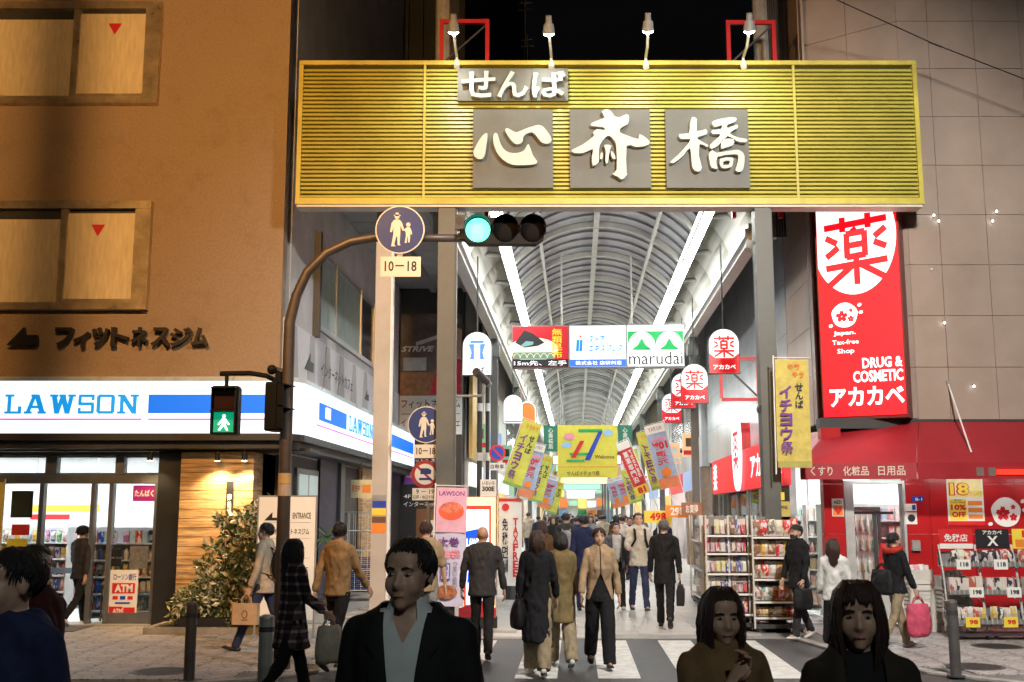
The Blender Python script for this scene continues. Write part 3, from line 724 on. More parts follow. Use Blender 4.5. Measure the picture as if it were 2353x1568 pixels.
# ---------------------------------------------------------------- shop front under the sign
FRM = mat('shop_frame_grey', (.16, .165, .165), .4, .4, var=.1)
sf = thing('shopfront', 'glazed convenience store front with grey frames and an open sliding door', 'shopfront', (lx1, LY, 0))
zc = zs(1030)
def fx(x, y=1250): return P(x, y, LY).x - lx1
def fz(y): return P(200, y, LY).z
obj('head_frame', B().box(-13, fx(360), -.05, .10, fz(1048), zc - .03), FRM, sf)
obj('transom_bar', B().box(-13, fx(360), -.06, .11, fz(1112), fz(1092)), FRM, sf)
for x in (-60, 100, 112, 258, 270): pass
for x0, x1 in ((-100, -85), (96, 122), (258, 278)):
    obj('mullion', B().box(fx(x0), fx(x1), -.055, .105, fz(1091.5), fz(1048.5)), FRM, sf)
for x0, x1 in ((-84, 95), (123, 257), (279, 360)):
    obj('transom_pane', B().box(fx(x0), fx(x1), .02, .03, fz(1091.5), fz(1048.5)), GLASS, sf)
    obj('transom_frame', B().box(fx(x0), fx(x1), -.03, .06, fz(1052), fz(1048.6)).box(fx(x0), fx(x1), -.03, .06, fz(1091.4), fz(1087)), FRM, sf)
# lower frames: fixed light, open door, sliding leaf
for x0, x1 in ((86, 96), (205, 214), (247, 256), (352, 360)):
    obj('door_stile', B().box(fx(x0), fx(x1), -.05, .09, .03, fz(1112.5)), FRM, sf)
obj('door_leaf', B().box(fx(256.5), fx(351.5), .01, .02, .22, fz(1112.5)), GLASS, sf)
obj('door_rail', B().box(fx(256.5), fx(351.5), -.03, .06, .03, .219), FRM, sf)
obj('fixed_pane', B().box(-13, fx(85.5), .01, .02, .12, fz(1112.5)), GLASS, sf)
obj('fixed_rail', B().box(-13, fx(85.5), -.03, .06, .03, .119), FRM, sf)
obj('door_leaf', B().box(fx(214.5), fx(246.5), .03, .04, .12, fz(1112.5)), GLASS, sf)
obj('entrance_mat', B().box(fx(120), fx(235), -1.0, .0, .02, .035), mat('rubber_mat', (.10, .10, .10), .8, var=.2, bump=.5), sf)
obj('threshold', B().box(-13, fx(360), -.15, .3, .0, .05), mat('stone_step', (.38, .35, .30), .6, var=.15), sf)
# poster stickers on the glass
obj('blue_stripe', B().box(-13, fx(205), .005, .009, fz(1318), fz(1305)), mat('glass_stripe', (.20, .34, .62), .4), sf)
atm = obj('bank_poster', B().box(fx(258), fx(322), -.012, -.004, fz(1418), fz(1310)), PAPER, sf)
q = lambda x: fx(x)
text(atm, 'ローソン銀行', BLUEP, q(266), q(318), fz(1334), fz(1318), -.014, .015)
obj('red_panel', B().box(q(264), q(316), -.016, -.0125, fz(1364), fz(1340)), RED, atm); text(atm, 'ATM', PAPER, q(270), q(311), fz(1361), fz(1343), -.018, .05)
for i in range(3): obj('card_mark', B().box(q(266 + i * 17), q(278 + i * 17), -.016, -.0125, fz(1378), fz(1370)), (RED, BLUEP, RED)[i], atm)
obj('dark_strip', B().box(q(272), q(306), -.016, -.0125, fz(1388), fz(1384)), BLUEP, atm)
obj('red_panel', B().box(q(259), q(290), -.016, -.0125, fz(1414), fz(1394)), RED, atm); text(atm, 'ATM', PAPER, q(268), q(289), fz(1409), fz(1399), -.018, .04)
obj('red_panel', B().box(q(292), q(318), -.016, -.0125, fz(1412), fz(1396)), RED, atm)
obj('white_notice', B().box(q(300), q(342), -.012, -.004, fz(1306), fz(1255)), mat('map_board', (.16, .15, .14), .5, var=.3, scale=14), sf)
obj('notice', B().box(q(258), q(282), -.012, -.004, fz(1280), fz(1262)), BLACK, sf); obj('notice', B().box(q(258), q(282), -.012, -.004, fz(1302), fz(1284)), BLACK, sf)
pk = obj('purple_poster', B().box(q(300), q(352), -.012, -.004, fz(1152), fz(1116)), mat('purple_poster', (.34, .02, .22), .4), sf); text(pk, 'たんぱく', PAPER, q(304), q(348), fz(1142), fz(1126), -.014, .05)
obj('notice', B().box(q(20), q(70), -.012, -.004, fz(1190), fz(1128)), BLACK, sf); obj('notice', B().box(q(25), q(66), -.012, -.004, fz(1230), fz(1205)), RED, sf)
obj('yellow_notice', B().box(q(16), q(62), -.012, -.004, fz(1262), fz(1238)), YELLOWP, sf)
# yellow flag at the left edge
nb = thing('yellow_flag', 'narrow yellow shop flag at the far left edge before the store window', 'flag', (fx(10) + lx1, LY - .5, 0))
obj('pole', B().tube([(.17, 0, .02), (.17, 0, 2.3)], .012, 6), WHITE, nb); obj('cloth', B().box(-.3, .16, -.004, .004, .45, 2.25), mat('flag_yellow', (.80, .66, .12), .7, var=.1), nb)
obj('base', B().tube([(.17, 0, .02), (.17, 0, .09)], .2, 14), DGREY, nb)
text(nb, 'パン', BROWNP, -.25, .1, 1.7, 2.1, -.008, .05, vertical=True); obj('cloth_band', B().box(-.28, .14, -.007, -.0045, .7, 1.5), ORANGEP, nb)
# black pier, timber clad pier
obj('black_pier', B().box(fx(360.5), fx(414), -.10, .5, .02, zc - .03), BLACK, lb)
WOOD = mat('timber_cladding', (.52, .33, .16), .55, var=.45, scale=2.2, stretch=(1, 1, 14), bump=.25, bscale=8)
wx0, wx1_ = fx(414.5), fx(582)
zz = .1; i = 0
while zz < zc - .05:
    z1 = min(zz + .145, zc - .035)
    obj('timber_board', B().box(wx0, wx1_, -.16 + .004 * (i % 2), .5, zz, z1 - .006), WOOD, lb); zz += .145; i += 1
obj('pier_base', B().box(wx0, wx1_, -.14, .5, .0, .099), DGREY, lb)
pl = obj('address_plate', B().box(fx(522), fx(538), -.185, -.165, fz(1200), fz(1108)), BLACK, lb)
text(pl, '南船場', PAPER, fx(525), fx(535), fz(1185), fz(1135), -.187, .01, vertical=True)
# side wall under the sign: dark recess, windows, navy panels, timber
def sd(name, d0, d1, z0, z1, m, out=0.0, th=.08):
    return obj(name, B().box(d0, d1, -out - th, -out, z0, z1), m, sf, A(SX, 0) - sf.location, R(90) - AZ)
DKW = mat('dark_wall', (.05, .042, .036), .6, var=.2)
sd('dark_wall', 18.5, 30, .0, 2.85, DKW, -.2, .2)
NAVY = mat('navy_panel', (.02, .022, .05), .45, var=.1)
wd = sd('side_window', 19.0, 20.6, .95, 2.55, FRM, .0, .05)
for d0, d1, z0, z1 in ((19.1, 19.75, 1.7, 2.45), (19.85, 20.5, 1.7, 2.45), (19.1, 20.5, 1.05, 1.6)):
    obj('pane', B().box(d0, d1, -.065, -.052, z0, z1), lit('dim_window', 168, 185, 182, .55), wd)
sd('navy_panel', 20.7, 22.3, .0, 2.8, NAVY, .0, .06)
sd('grey_pier', 22.3, 22.7, .0, 2.8, FRM, .02, .1)
sd('timber_panel', 24.6, 26.4, .0, 2.8, WOOD, .02, .1)
sd('black_panel', 26.5, 29.9, .0, 2.8, BLACK, .02, .1)
pp = thing('paper_sign', 'small yellow and pink paper sign hung under the side sign', 'sign', A(SX + .55, 22.2, 2.08), 0)
obj('sheet', B().box(-.21, .21, -.01, .01, 0, .36), mat('paper_yellow', (.72, .66, .38), .6, var=.1), pp)
obj('clip', B().box(-.01, .01, 0, .02, .361, .72), DGREY, pp)
text(pp, '販売中', RED, -.18, -.02, .12, .26, -.014, .04); obj('print_band', B().box(.02, .19, -.014, -.0105, .1, .26), ORANGEP, pp)
# ================================================================ goods
def goods_mat(name, rough=.35):
    m = mat(name, (.5, .5, .5), rough, objcol=True, var=.0)
    nt = m.node_tree; N = nt.nodes; L = nt.links; p = N['Principled BSDF']
    oi = [n for n in N if n.type == 'OBJECT_INFO'][0]
    tc = N.new('ShaderNodeTexCoord'); ad = N.new('ShaderNodeVectorMath'); ad.operation = 'ADD'
    sc_ = N.new('ShaderNodeVectorMath'); sc_.operation = 'SCALE'; sc_.inputs[3].default_value = 37.0
    cb = N.new('ShaderNodeCombineXYZ'); L.new(oi.outputs['Random'], cb.inputs[0]); L.new(oi.outputs['Random'], cb.inputs[2]); L.new(cb.outputs[0], sc_.inputs[0])
    L.new(tc.outputs['Generated'], ad.inputs[0]); L.new(sc_.outputs[0], ad.inputs[1])
    v = N.new('ShaderNodeTexVoronoi'); v.inputs['Scale'].default_value = 2.6; v.feature = 'F1'; v.distance = 'CHEBYCHEV'; L.new(ad.outputs[0], v.inputs['Vector'])
    cr = N.new('ShaderNodeValToRGB'); cr.color_ramp.interpolation = 'CONSTANT'
    e = cr.color_ramp.elements; e[0].position = 0; e[0].color = (0, 0, 0, 1); e[1].position = .55; e[1].color = (1, 1, 1, 1)
    sp = N.new('ShaderNodeSeparateColor'); L.new(v.outputs['Color'], sp.inputs[0]); L.new(sp.outputs[0], cr.inputs[0])
    mx = N.new('ShaderNodeMix'); mx.data_type = 'RGBA'; L.new(cr.outputs[0], mx.inputs[0]); L.new(oi.outputs['Color'], mx.inputs[6])
    m2 = N.new('ShaderNodeMix'); m2.data_type = 'RGBA'; m2.blend_type = 'MIX'; m2.inputs[0].default_value = .80
    L.new(v.outputs['Color'], m2.inputs[6]); m2.inputs[7].default_value = (.62, .60, .55, 1); L.new(m2.outputs[2], mx.inputs[7])
    L.new(mx.outputs[2], p.inputs['Base Color']); return m
PRINT = goods_mat('printed_pack')
def _m(b, smooth=False):
    me = b.mesh('goods', smooth); me.materials.append(PRINT); return me
gm = {}
gm['carton'] = _m(B().box(-.5, .5, -.5, .5, 0, 1))
def _pillow():
    b = B(); r = []
    for z, t in ((0, .06), (.08, .12), (.3, .9), (.6, 1), (.9, .25), (1, .05)):
        r.append([(-.5, 0, z), (-.3, -.5 * t, z), (.3, -.5 * t, z), (.5, 0, z), (.3, .5 * t, z), (-.3, .5 * t, z)])
    return b.loft(r)
gm['packet'] = _m(_pillow())
gm['bottle'] = _m(B().tube([(0, 0, 0), (0, 0, .66), (0, 0, .8), (0, 0, .86), (0, 0, 1)], [.5, .5, .22, .2, .2], 7), True)
gm['blister'] = _m(B().box(-.5, .5, -.08, .08, 0, 1).box(-.36, .36, -.5, -.08, .08, .62))
gm['tub'] = _m(B().tube([(0, 0, 0), (0, 0, .85), (0, 0, .86), (0, 0, 1)], [.42, .5, .54, .54], 9))
PAL = [(.55, .03, .03), (.75, .42, .03), (.10, .28, .10), (.03, .10, .42), (.70, .68, .62), (.35, .12, .30), (.72, .25, .32), (.20, .10, .05), (.05, .05, .06), (.35, .55, .65), (.80, .62, .10), (.62, .60, .55)]
def good(kind, loc, size, col, label, cat, group, rz=0.0):
    o = link(bpy.data.objects.new(kind if kind != 'blister' else 'hanging_pack', gm[kind])); o.location = loc; o.scale = size; o.rotation_euler = (0, 0, rz)
    o.color = (*col, 1); tag(o, label, cat, group); return o
def goods_row(kind, p0, p1, n, size, pal, label, cat, group, rz=0.0, jit=.12, rnd=None):
    rnd = rnd or random
    p0, p1 = Vector(p0), Vector(p1)
    for i in range(n):
        if rnd.random() < .04: continue
        t = (i + .5) / n; c = pal[(i * 7 // max(1, 2)) % len(pal)] if rnd.random() < .6 else rnd.choice(pal)
        s = 1 + jit * (rnd.random() - .5)
        good(kind, p0 + (p1 - p0) * t, (size[0], size[1], size[2] * s), c, label, cat, group, rz + (rnd.random() - .5) * .12)
# ================================================================ convenience store interior
WALLI = mat('interior_white', (.75, .76, .76), .6, var=.05)
PANELL = mat('ceiling_light_panel', emit=(.97, 1, 1), es=30)
si = thing('store_interior', 'bright white interior of the convenience store with shelves and strip lights', 'room', (lx1, LY, 0))
obj('floor', B().box(-13, fx(414), .31, 5.5, .0, .03), WALLI, si)
obj('back_wall', B().box(-13, fx(414), 5.5, 5.6, .0, 2.95), WALLI, si)
obj('side_wall', B().box(fx(405), fx(414), .51, 5.49, .03, 2.95), WALLI, si)
obj('ceiling', B().box(-13, fx(414), .32, 5.6, 2.96, 3.0), WALLI, si)
for r in range(3):
    for k in range(4): obj('light_panel', B().box(-12.4 + k * 2.4, -10.6 + k * 2.4, .9 + r * 1.6, 1.15 + r * 1.6, 2.92, 2.955), PANELL, si)
random.seed(11)
SHELF = mat('shelf_white', (.66, .67, .67), .45)
def gondola(x, y, w, label, rz=0.0, n=5, dep=.35, h=1.5, cat='shelf'):
    t = thing('goods_shelf', label, cat, (x, y, .03), rz)
    obj('back_panel', B().box(-w / 2, w / 2, -.01, .01, .0, h), SHELF, t)
    for i in range(n): obj('shelf', B().box(-w / 2, w / 2, -dep, -.011, .1 + i * (h - .1) / n, .125 + i * (h - .1) / n), SHELF, t)
    for s in (-1, 1): obj('side_panel', B().box(s * w / 2 - .012, s * w / 2 + .012, -dep, .012, 0, h), SHELF, t)
    return t
gi = 0
for (px, yy, w, lab) in ((30, 2.0, 2.2, 'white shelf of goods behind the left store window'), (150, 3.4, 1.6, 'white shelf of goods seen through the open store door'), (300, 1.5, 1.3, 'white shelf of goods behind the bank poster glass')):
    x = P(px, 1250, LY + yy).x; gondola(x, LY + yy, w, lab)
    for i in range(5):
        k_ = ('carton', 'packet', 'bottle')[(i + gi) % 3]; n = int(w / .11)
        goods_row(k_, (x - w / 2 + .05, LY + yy - .2, .155 + i * .28), (x + w / 2 - .05, LY + yy - .2, .155 + i * .28), n, (.09, .09, .2), PAL, 'small ' + {'carton': 'boxed', 'packet': 'bagged', 'bottle': 'bottled'}[k_] + ' item on the ' + lab.replace('of goods ', ''), 'goods', 'goods inside the convenience store')
    gi += 1
ct_ = thing('store_counter', 'white service counter deep inside the convenience store', 'counter', (P(180, 1250, LY + 4.5).x, LY + 4.5, .03))
obj('body', B().box(-1.6, 1.6, -.3, .3, 0, .95), WALLI, ct_); obj('top', B().box(-1.65, 1.65, -.35, .35, .951, .99), GREY, ct_); obj('blue_edge', B().box(-1.6, 1.6, -.31, -.301, .8, .9), BLUEP, ct_)
mb = thing('menu_board', 'yellow and white promotion board hanging inside the store', 'board', (P(150, 1180, LY + 4.2).x, LY + 4.2, P(150, 1200, LY + 4.2).z))
obj('panel', B().box(-.7, .7, -.02, .02, 0, .35), PAPER, mb); obj('yellow_band', B().box(-.68, .68, -.024, -.0205, .2, .33), YELLOWP, mb); obj('red_band', B().box(-.68, .1, -.024, -.0205, .05, .15), RED, mb)
for s in (-.6, .6): obj('hanger', B().tube([(s, 0, .35), (s, 0, 2.93 - mb.location.z)], .006, 5), GREY, mb)
# basket stand by the door
bs = thing('basket_stand', 'dark stand with shopping baskets just inside the sliding door', 'stand', (fx(236) + lx1, LY + .8, .03))
for i in range(4): obj('basket', B().loft([[(-.17, -.12, z), (.17, -.12, z), (.17, .12, z), (-.17, .12, z)] for z in (.62 + i * .05, .66 + i * .05)]), GREY, bs)
obj('table', B().box(-.22, .22, -.18, .18, .58, .61), GREY, bs)
for sx in (-.2, .2):
    for sy in (-.16, .16): obj('leg', B().box(sx - .012, sx + .012, sy - .012, sy + .012, 0, .58), DGREY, bs)
# spotlights at the timber pier
for i, (px, lab) in enumerate(((345, 'small black spotlight by the store door head'), (500, 'downlight recessed above the timber pier'), (562, 'second downlight above the corner of the timber pier'))):
    p = P(px, 1050, LY - .42); t = thing('spotlight', lab, 'lamp', p)
    obj('can', B().tube([(0, 0, .06), (0, 0, -.06)], .045, 10), BLACK, t); obj('bracket', B().bar((0, 0, .06), (0, .0, zc - .03 - p.z), .02), BLACK, t)
    obj('bulb', B().tube([(0, 0, -.061), (0, 0, -.07)], .035, 10), mat('warm_bulb', emit=(1, .72, .34), es=30), t)
    ld = bpy.data.lights.new('spot_light', 'SPOT'); ld.energy = (30, 125, 100)[i]; ld.spot_size = R(115); ld.spot_blend = .7; ld.color = (1, .70, .36); ld.shadow_soft_size = .03
    lo = link(bpy.data.objects.new('spot_light', ld)); lo.parent = t; lo.location = (0, 0, -.08); lo.rotation_euler = (R(12), 0, 0)
# ================================================================ right corner building with the drugstore
RY = 18.0
RPAN = mat('wall_panel_greige', (.38, .30, .25), .35, var=.10, scale=.8, bump=.05)
JOINT = mat('panel_joint', (.04, .036, .034), .8)
cfx = P(2062, 100, RY).x; cl = Vector((5.2, 19.1, 0))
rb = thing('panel_building', 'tall corner building clad in large grey-brown panels above the drugstore', 'building', (cfx, RY, 0))
obj('core', B().zprism([(0.03, .05), (12, .05), (12, 6), (cl.x - cfx + .25, 3.2), (cl.x - cfx + .06, cl.y - RY + .02)], 3.3, 16), JOINT, rb)
zr0 = P(2200, 380, RY).z; ph = .857; pw = .785
rows = [zr0 + ph * k for k in range(-5, 12)]
xj = [P(2150, 380, RY).x - cfx + pw * k for k in range(0, 6)]
cols = [0.0] + xj
for r in range(len(rows) - 1):
    for c in range(len(cols) - 1):
        if rows[r] < 3.2: continue
        obj('wall_panel', B().box(cols[c] + .004, cols[c + 1] - .004, -.0 + .003 * random.random(), .045, rows[r] + .004, rows[r + 1] - .004), RPAN, rb)
chv = Vector((cfx, RY, 0)) - cl; chl = chv.length; cha = math.atan2(chv.y, chv.x)
for r in range(len(rows) - 1):
    if rows[r] < 3.2: continue
    for c in range(2): obj('corner_panel', B().box(chl / 2 * c + .004, chl / 2 * (c + 1) - .004, 0, .04, rows[r] + .004, rows[r + 1] - .004), RPAN, rb, cl - rb.location, cha)
    for c in range(3): obj('side_panel', B().box(.8 * c + .004, .8 * (c + 1) - .004, 0, .04, rows[r] + .004, rows[r + 1] - .004), RPAN, rb, A(SXR := (cl.x - cl.y * sa) / ca, cl.y + 2.42) - rb.location, R(-90) - AZ)
obj('lamp_stud', B().ell((P(2140, 620, RY).x - cfx, -.02, P(2140, 620, RY).z), (.02, .02, .02), 6, 4), WHITE, rb)
GLOWS = mat('string_bulb', emit=(1, 1, .95), es=6)
for x, y in ((2146, 495), (2157, 508), (2281, 508), (2290, 486), (2170, 742), (2238, 888)):
    p = P(x, y, RY - .06); t = thing('string_bulb', 'tiny white bulb on the panel wall at the %s' % {2146: 'upper left of the first pair', 2157: 'lower right of the first pair', 2281: 'lower left of the second pair', 2290: 'upper right of the second pair', 2170: 'single middle spot beside the red sign', 2238: 'single low spot above the awning'}[x], 'bulb', p, 0, 'bulbs on the panel wall')
    obj('glass', B().ell((0, 0, 0), (.018, .018, .022), 8, 5), GLOWS, t); obj('socket', B().tube([(0, 0, .02), (0, .055, .03)], .01, 6), DGREY, t)
# lower wing along the arcade, pale blue panels
PBLUE = mat('pale_blue_panel', (.60, .65, .69), .22, .1, var=.08, scale=.7)
lw = thing('side_wing', 'pale blue panelled side wing of the drugstore along the arcade', 'building', A(SXR, 21.6))
lwl = 13.4
obj('core', B().box(0, lwl, .045, .6, 3.2, 8.2), JOINT, lw, A(SXR, 21.6 + lwl) - lw.location, R(-90) - AZ)
for r in range(5):
    for c in range(11): obj('wall_panel', B().box(c * lwl / 11 + .005, (c + 1) * lwl / 11 - .005, 0, .042, 3.3 + r * .97 + .005, 3.3 + (r + 1) * .97 - .005), PBLUE, lw, A(SXR, 21.6 + lwl) - lw.location, R(-90) - AZ)
# ground floor front: red panels, door, awning
REDW = mat('red_wall_panel', (.46, .014, .018), .3, var=.12, scale=1.2)
gf = thing('drugstore_shopfront', 'red panelled drugstore ground floor with a glass door', 'shopfront', (cfx, RY, 0))
gx = lambda x, y=1250: P(x, y, RY).x - cfx
gz = lambda y: P(2100, y, RY).z
zt = 3.15
for (x0, x1) in ((1897, 1944),):
    for z0, z1 in ((.02, .62), (.62, 1.44), (1.44, 2.24), (2.24, zt)): obj('red_panel', B().box(gx(x0) + .003, gx(x1) - .003, 0, .2, z0 + .003, z1 - .003), REDW, gf)
cols = [2087, 2142, 2240, 2339, 2440, 2540]
for i in range(5):
    for z0, z1 in ((.02, .62), (.62, 1.44), (1.44, 2.24), (2.24, zt)): obj('red_panel', B().box(gx(cols[i]) + .003, gx(cols[i + 1]) - .003, 0, .2, z0 + .003, z1 - .003), REDW, gf)
dfm = mat('door_frame_pale', (.62, .64, .64), .35, .4)
dr = obj('door', B().box(gx(1945), gx(1966), .0, .2, .02, gz(1105)).box(gx(2080), gx(2086), .0, .2, .02, gz(1105)).box(gx(1966), gx(2080), .01, .19, gz(1112), gz(1105)), dfm, gf)
obj('door_pane', B().box(gx(1966.5), gx(2079.5), .08, .09, .05, gz(1112.5)), GLASS, dr)
obj('door_rail', B().box(gx(2012), gx(2020), .07, .1, .05, gz(1180)).box(gx(1967), gx(2060), .068, .098, gz(1182), gz(1176)), DGREY, dr)
obj('lintel', B().box(gx(1897), gx(2540), .01, .25, zt - .02, 3.3), DGREY, gf)
obj('plinth', B().box(gx(1897), gx(2540), -.01, .15, .0, .019), DGREY, gf)
# notices on the red wall
def notice(name, x0, x1, y0, y1, m, parent=None, y=-.012):
    return obj(name, B().box(gx(x0), gx(x1), y, y + .01, gz(y1), gz(y0)), m, parent or gf)
aed = notice('aed_sign', 1915, 1942, 1146, 1187, PAPER)
text(aed, 'AED', INK, gx(1919), gx(1938), gz(1158), gz(1150), -.014, .03); notice('orange_field', 1917, 1940, 1162, 1185, ORANGEP, aed, -.015)
hx, hz = gx(1928.5), gz(1174)
obj('heart', B().prism([(hx, hz - .07), (hx + .06, hz + .01), (hx + .05, hz + .05), (hx + .02, hz + .055), (hx, hz + .03), (hx - .02, hz + .055), (hx - .05, hz + .05), (hx - .06, hz + .01)], -.02, -.016), RED, aed)
n_ = notice('house_number_plate', 2101, 2128, 1141, 1153, BLUEP); text(n_, '8-1', PAPER, gx(2108), gx(2124), gz(1151), gz(1144), -.014, .02)
n_ = notice('notice', 2082, 2110, 1158, 1175, PAPER); notice('blue_mark', 2100, 2108, 1160, 1172, BLUEP, n_, -.015)
n_ = notice('notice', 2083, 2110, 1178, 1205, PAPER); obj('ring_mark', B().tube([(gx(2097), -.016, gz(1191)), (gx(2097), -.013, gz(1191))], .06, 14), INK, n_)
n_ = obj('intercom', B().box(gx(2093), gx(2112), -.06, 0, gz(1266), gz(1242)), mat('intercom_grey', (.30, .30, .30), .4), gf)
po = thing('sale_poster', 'tall yellow and white sale poster reading 18% OFF and 10% OFF on the red wall', 'poster', (gx(2182) + cfx, RY - .012, gz(1208)))
W_, H_ = gx(2266) - gx(2182), gz(1098) - gz(1208)
obj('sheet', B().box(0, W_, 0, .008, 0, H_), PAPER, po)
obj('yellow_field', B().box(.03, W_ * .52, -.004, -.001, .08, H_ * .55), YELLOWP, po); obj('yellow_top', B().box(.02, W_ - .02, -.004, -.001, H_ * .58, H_ * .98), mat('pale_yellow', (.85, .75, .35), .5), po)
text(po, '18', RED, .03, W_ * .62, H_ * .62, H_ * .90, -.010, .09); text(po, '18', YELLOWP, .05, W_ * .60, H_ * .635, H_ * .885, -.014, .03); text(po, '%OFF', YELLOWP, W_ * .6, W_ * .98, H_ * .62, H_ * .72, -.010, .05)
text(po, '10%', RED, .05, W_ * .5, H_ * .32, H_ * .44, -.008, .04); text(po, 'OFF', RED, .06, W_ * .48, H_ * .17, H_ * .29, -.008, .04); text(po, 'TAX-FREE', BROWNP, .05, W_ * .5, H_ * .46, H_ * .50, -.008, .02); text(po, '免税', BROWNP, .1, W_ * .4, H_ * .505, H_ * .545, -.008, .02)
for i in range(3): obj('orange_row', B().box(W_ * .56, W_ * .95, -.004, -.001, H_ * (.14 + .14 * i), H_ * (.23 + .14 * i)), ORANGEP, po)
obj('red_foot', B().box(.0, W_, -.004, -.001, 0.0, .07), RED, po)
def sakura_ball(parent, cx, cz, r, y, wm, rm):
    pts = [(cx + r * math.cos(a) * (1 + .04 * math.sin(5 * a)), cz + r * math.sin(a)) for a in [i * math.pi / 14 for i in range(28)]]
    bl = obj('ball', B().prism(pts, y, y + .004), wm, parent)
    def petal(x, z, s, a, m, yy):
        c, s_ = math.cos(a), math.sin(a); o = [(-.28, .15), (0, 0), (.28, .15), (.38, .6), (.18, 1), (0, .85), (-.18, 1), (-.38, .6)]
        return [(x + s * (u * c - v * s_), z + s * (u * s_ + v * c)) for u, v in o]
    for (fx_, fz_, s) in ((-.22, -.1, .46), (.48, -.34, .26), (.5, .34, .16)):
        b = B()
        for k in range(5):
            a = k * 2 * math.pi / 5; p = petal(cx + fx_ * r + .08 * s * r * -math.sin(a), cz + fz_ * r + .08 * s * r * math.cos(a), s * r, a, 0, 0); b.prism(p, y - .005, y - .001)
        obj('blossom', b, rm, bl)
    for (u, v, a) in ((1.05, .62, -.9), (1.1, .1, -1.4), (-.95, -.75, 1.9)):
        pp_ = petal(cx + u * r, cz + v * r, .34 * r, a, 0, 0); obj('petal', B().prism(pp_, y, y + .004), wm, bl)
    return bl
sk = thing('blossom_emblem', 'white ball emblem with cherry blossoms on the red drugstore wall', 'emblem', (gx(2316) + cfx, RY - .012, gz(1177)))
sakura_ball(sk, 0, 0, .235, 0, PAPER, RED)
# awning
AWN = mat('awning_red', (.36, .02, .03), .42, var=.12, scale=1.0, bump=.05)
aw = thing('awning', 'dark red shop awning with white lettering over the drugstore front', 'awning', (cfx, RY, 0))
def V3(x, y, Y): p = P(x, y, Y); return (p.x - cfx, p.y - RY, p.z)
A0, A1 = V3(1906, 988, 18.3), V3(2112, 970, RY - .02); B0, B1 = V3(1838, 1066, 17.35), V3(2106, 1064, 17.05)
A2 = (3.2, -.02, A1[2]); B2 = (3.2, -.95, B1[2])
E0 = (V3(1846, 982, 19.2))
def slab(a, b, c, d, th=.02): 
    return B()._add([a, b, c, d] + [(p[0], p[1] + th, p[2] - th) for p in (a, b, c, d)], [(0, 1, 2, 3), (7, 6, 5, 4), (0, 4, 5, 1), (1, 5, 6, 2), (2, 6, 7, 3), (3, 7, 4, 0)])
obj('corner_slope', slab(B0, (B1[0] - .004, B1[1], B1[2]), (A1[0] - .004, A1[1], A1[2]), A0), AWN, aw)
obj('front_slope', slab((B1[0] + .004, B1[1], B1[2]), B2, A2, (A1[0] + .004, A1[1], A1[2])), AWN, aw)
obj('end_slope', slab((B0[0] - .15, B0[1] + 1.6, B0[2]), (B0[0] - .006, B0[1], B0[2]), (A0[0] - .006, A0[1], A0[2]), (A0[0] - .2, A0[1] + 1.0, A0[2])), AWN, aw)
dz = .245
fas = obj('corner_fascia', B().box(0, math.hypot(B1[0] - B0[0], B1[1] - B0[1]) - .006, -.02, .02, -dz, 0), AWN, aw, B0, math.atan2(B1[1] - B0[1], B1[0] - B0[0]))
fl = math.hypot(B1[0] - B0[0], B1[1] - B0[1])
AWT = mat('awning_letters', (.72, .60, .52), .5)
for s, u0, u1 in (('くすり', .09, .28), ('化粧品', .37, .59), ('日用品', .67, .90)): text(fas, s, AWT, u0 * fl, u1 * fl, -.19, -.045, -.025, .012)
f2 = obj('front_fascia', B().box(B1[0] + .004, B2[0], B1[1] - .02, B1[1] + .02, B1[2] - dz, B1[2]), AWN, aw)
obj('neon_strip', B().box(gx(2240), 3.15, B1[1] - .05, B1[1] - .03, B1[2] - .18, B1[2] - .1), mat('red_neon', emit=(1, .03, .01), es=1.5), aw)
for x in (2196, 2222): obj('old_letter', B().box(gx(x), gx(x + 16), B1[1] - .03, B1[1] - .0205, B1[2] - .2, B1[2] - .07), mat('old_letter', (.20, .15, .13), .5), aw)
for k in range(3):
    xt = (-.55, .75, 2.1)[k]; obj('awning_tube', B().box(xt - .5, xt + .5, -.55, -.50, B1[2] - .20, B1[2] - .16), mat('awning_tube_light', emit=(1, .97, .93), es=14), aw); obj('tube_holder', B().box(xt - .52, xt + .52, -.57, -.48, B1[2] - .158, B1[2] - .12), DGREY, aw)
# rod bracing the awning
rd = thing('stay_rod', 'thin white stay rod slanting down to the awning', 'rod', P(2178, 880, RY))
p1, p2_ = P(2178, 880, RY), P(2232, 1040, RY - .75); obj('rod', B().tube([(0, 0, 0), p2_ - p1], .014, 6), WHITE, rd); obj('anchor', B().box(-.03, .03, -.03, 0, -.03, .03), GREY, rd)
# ---------------------------------------------------------------- tall red lit sign
L0 = P(1884, 720, 18.35); L1 = P(2071, 720, 17.72)
bw = math.hypot(L1.x - L0.x, L1.y - L0.y); bang = math.atan2(L1.y - L0.y, L1.x - L0.x)
bz0, bz1 = P(1985, 955, 18.0).z, P(1985, 474, 18.0).z; bh = bz1 - bz0
RLIT = mat('sign_red_lit', emit=srgb(250, 14, 32), es=1.0); WLIT = mat('sign_white_lit2', emit=srgb(255, 250, 250), es=1.25)
bs_ = thing('drugstore_sign', 'tall red and white backlit drugstore sign on the building corner', 'shop sign', (L0.x, L0.y, bz0), bang)
obj('case', B().box(-.03, bw + .03, .02, .42, -.05, bh + .05), mat('sign_case_red', (.16, .008, .014), .4), bs_)
obj('face', B().box(0, bw, 0, .019, 0, bh), RLIT, bs_)
def UV(u, v): return u * bw, bh * (1 - v)
ec = []
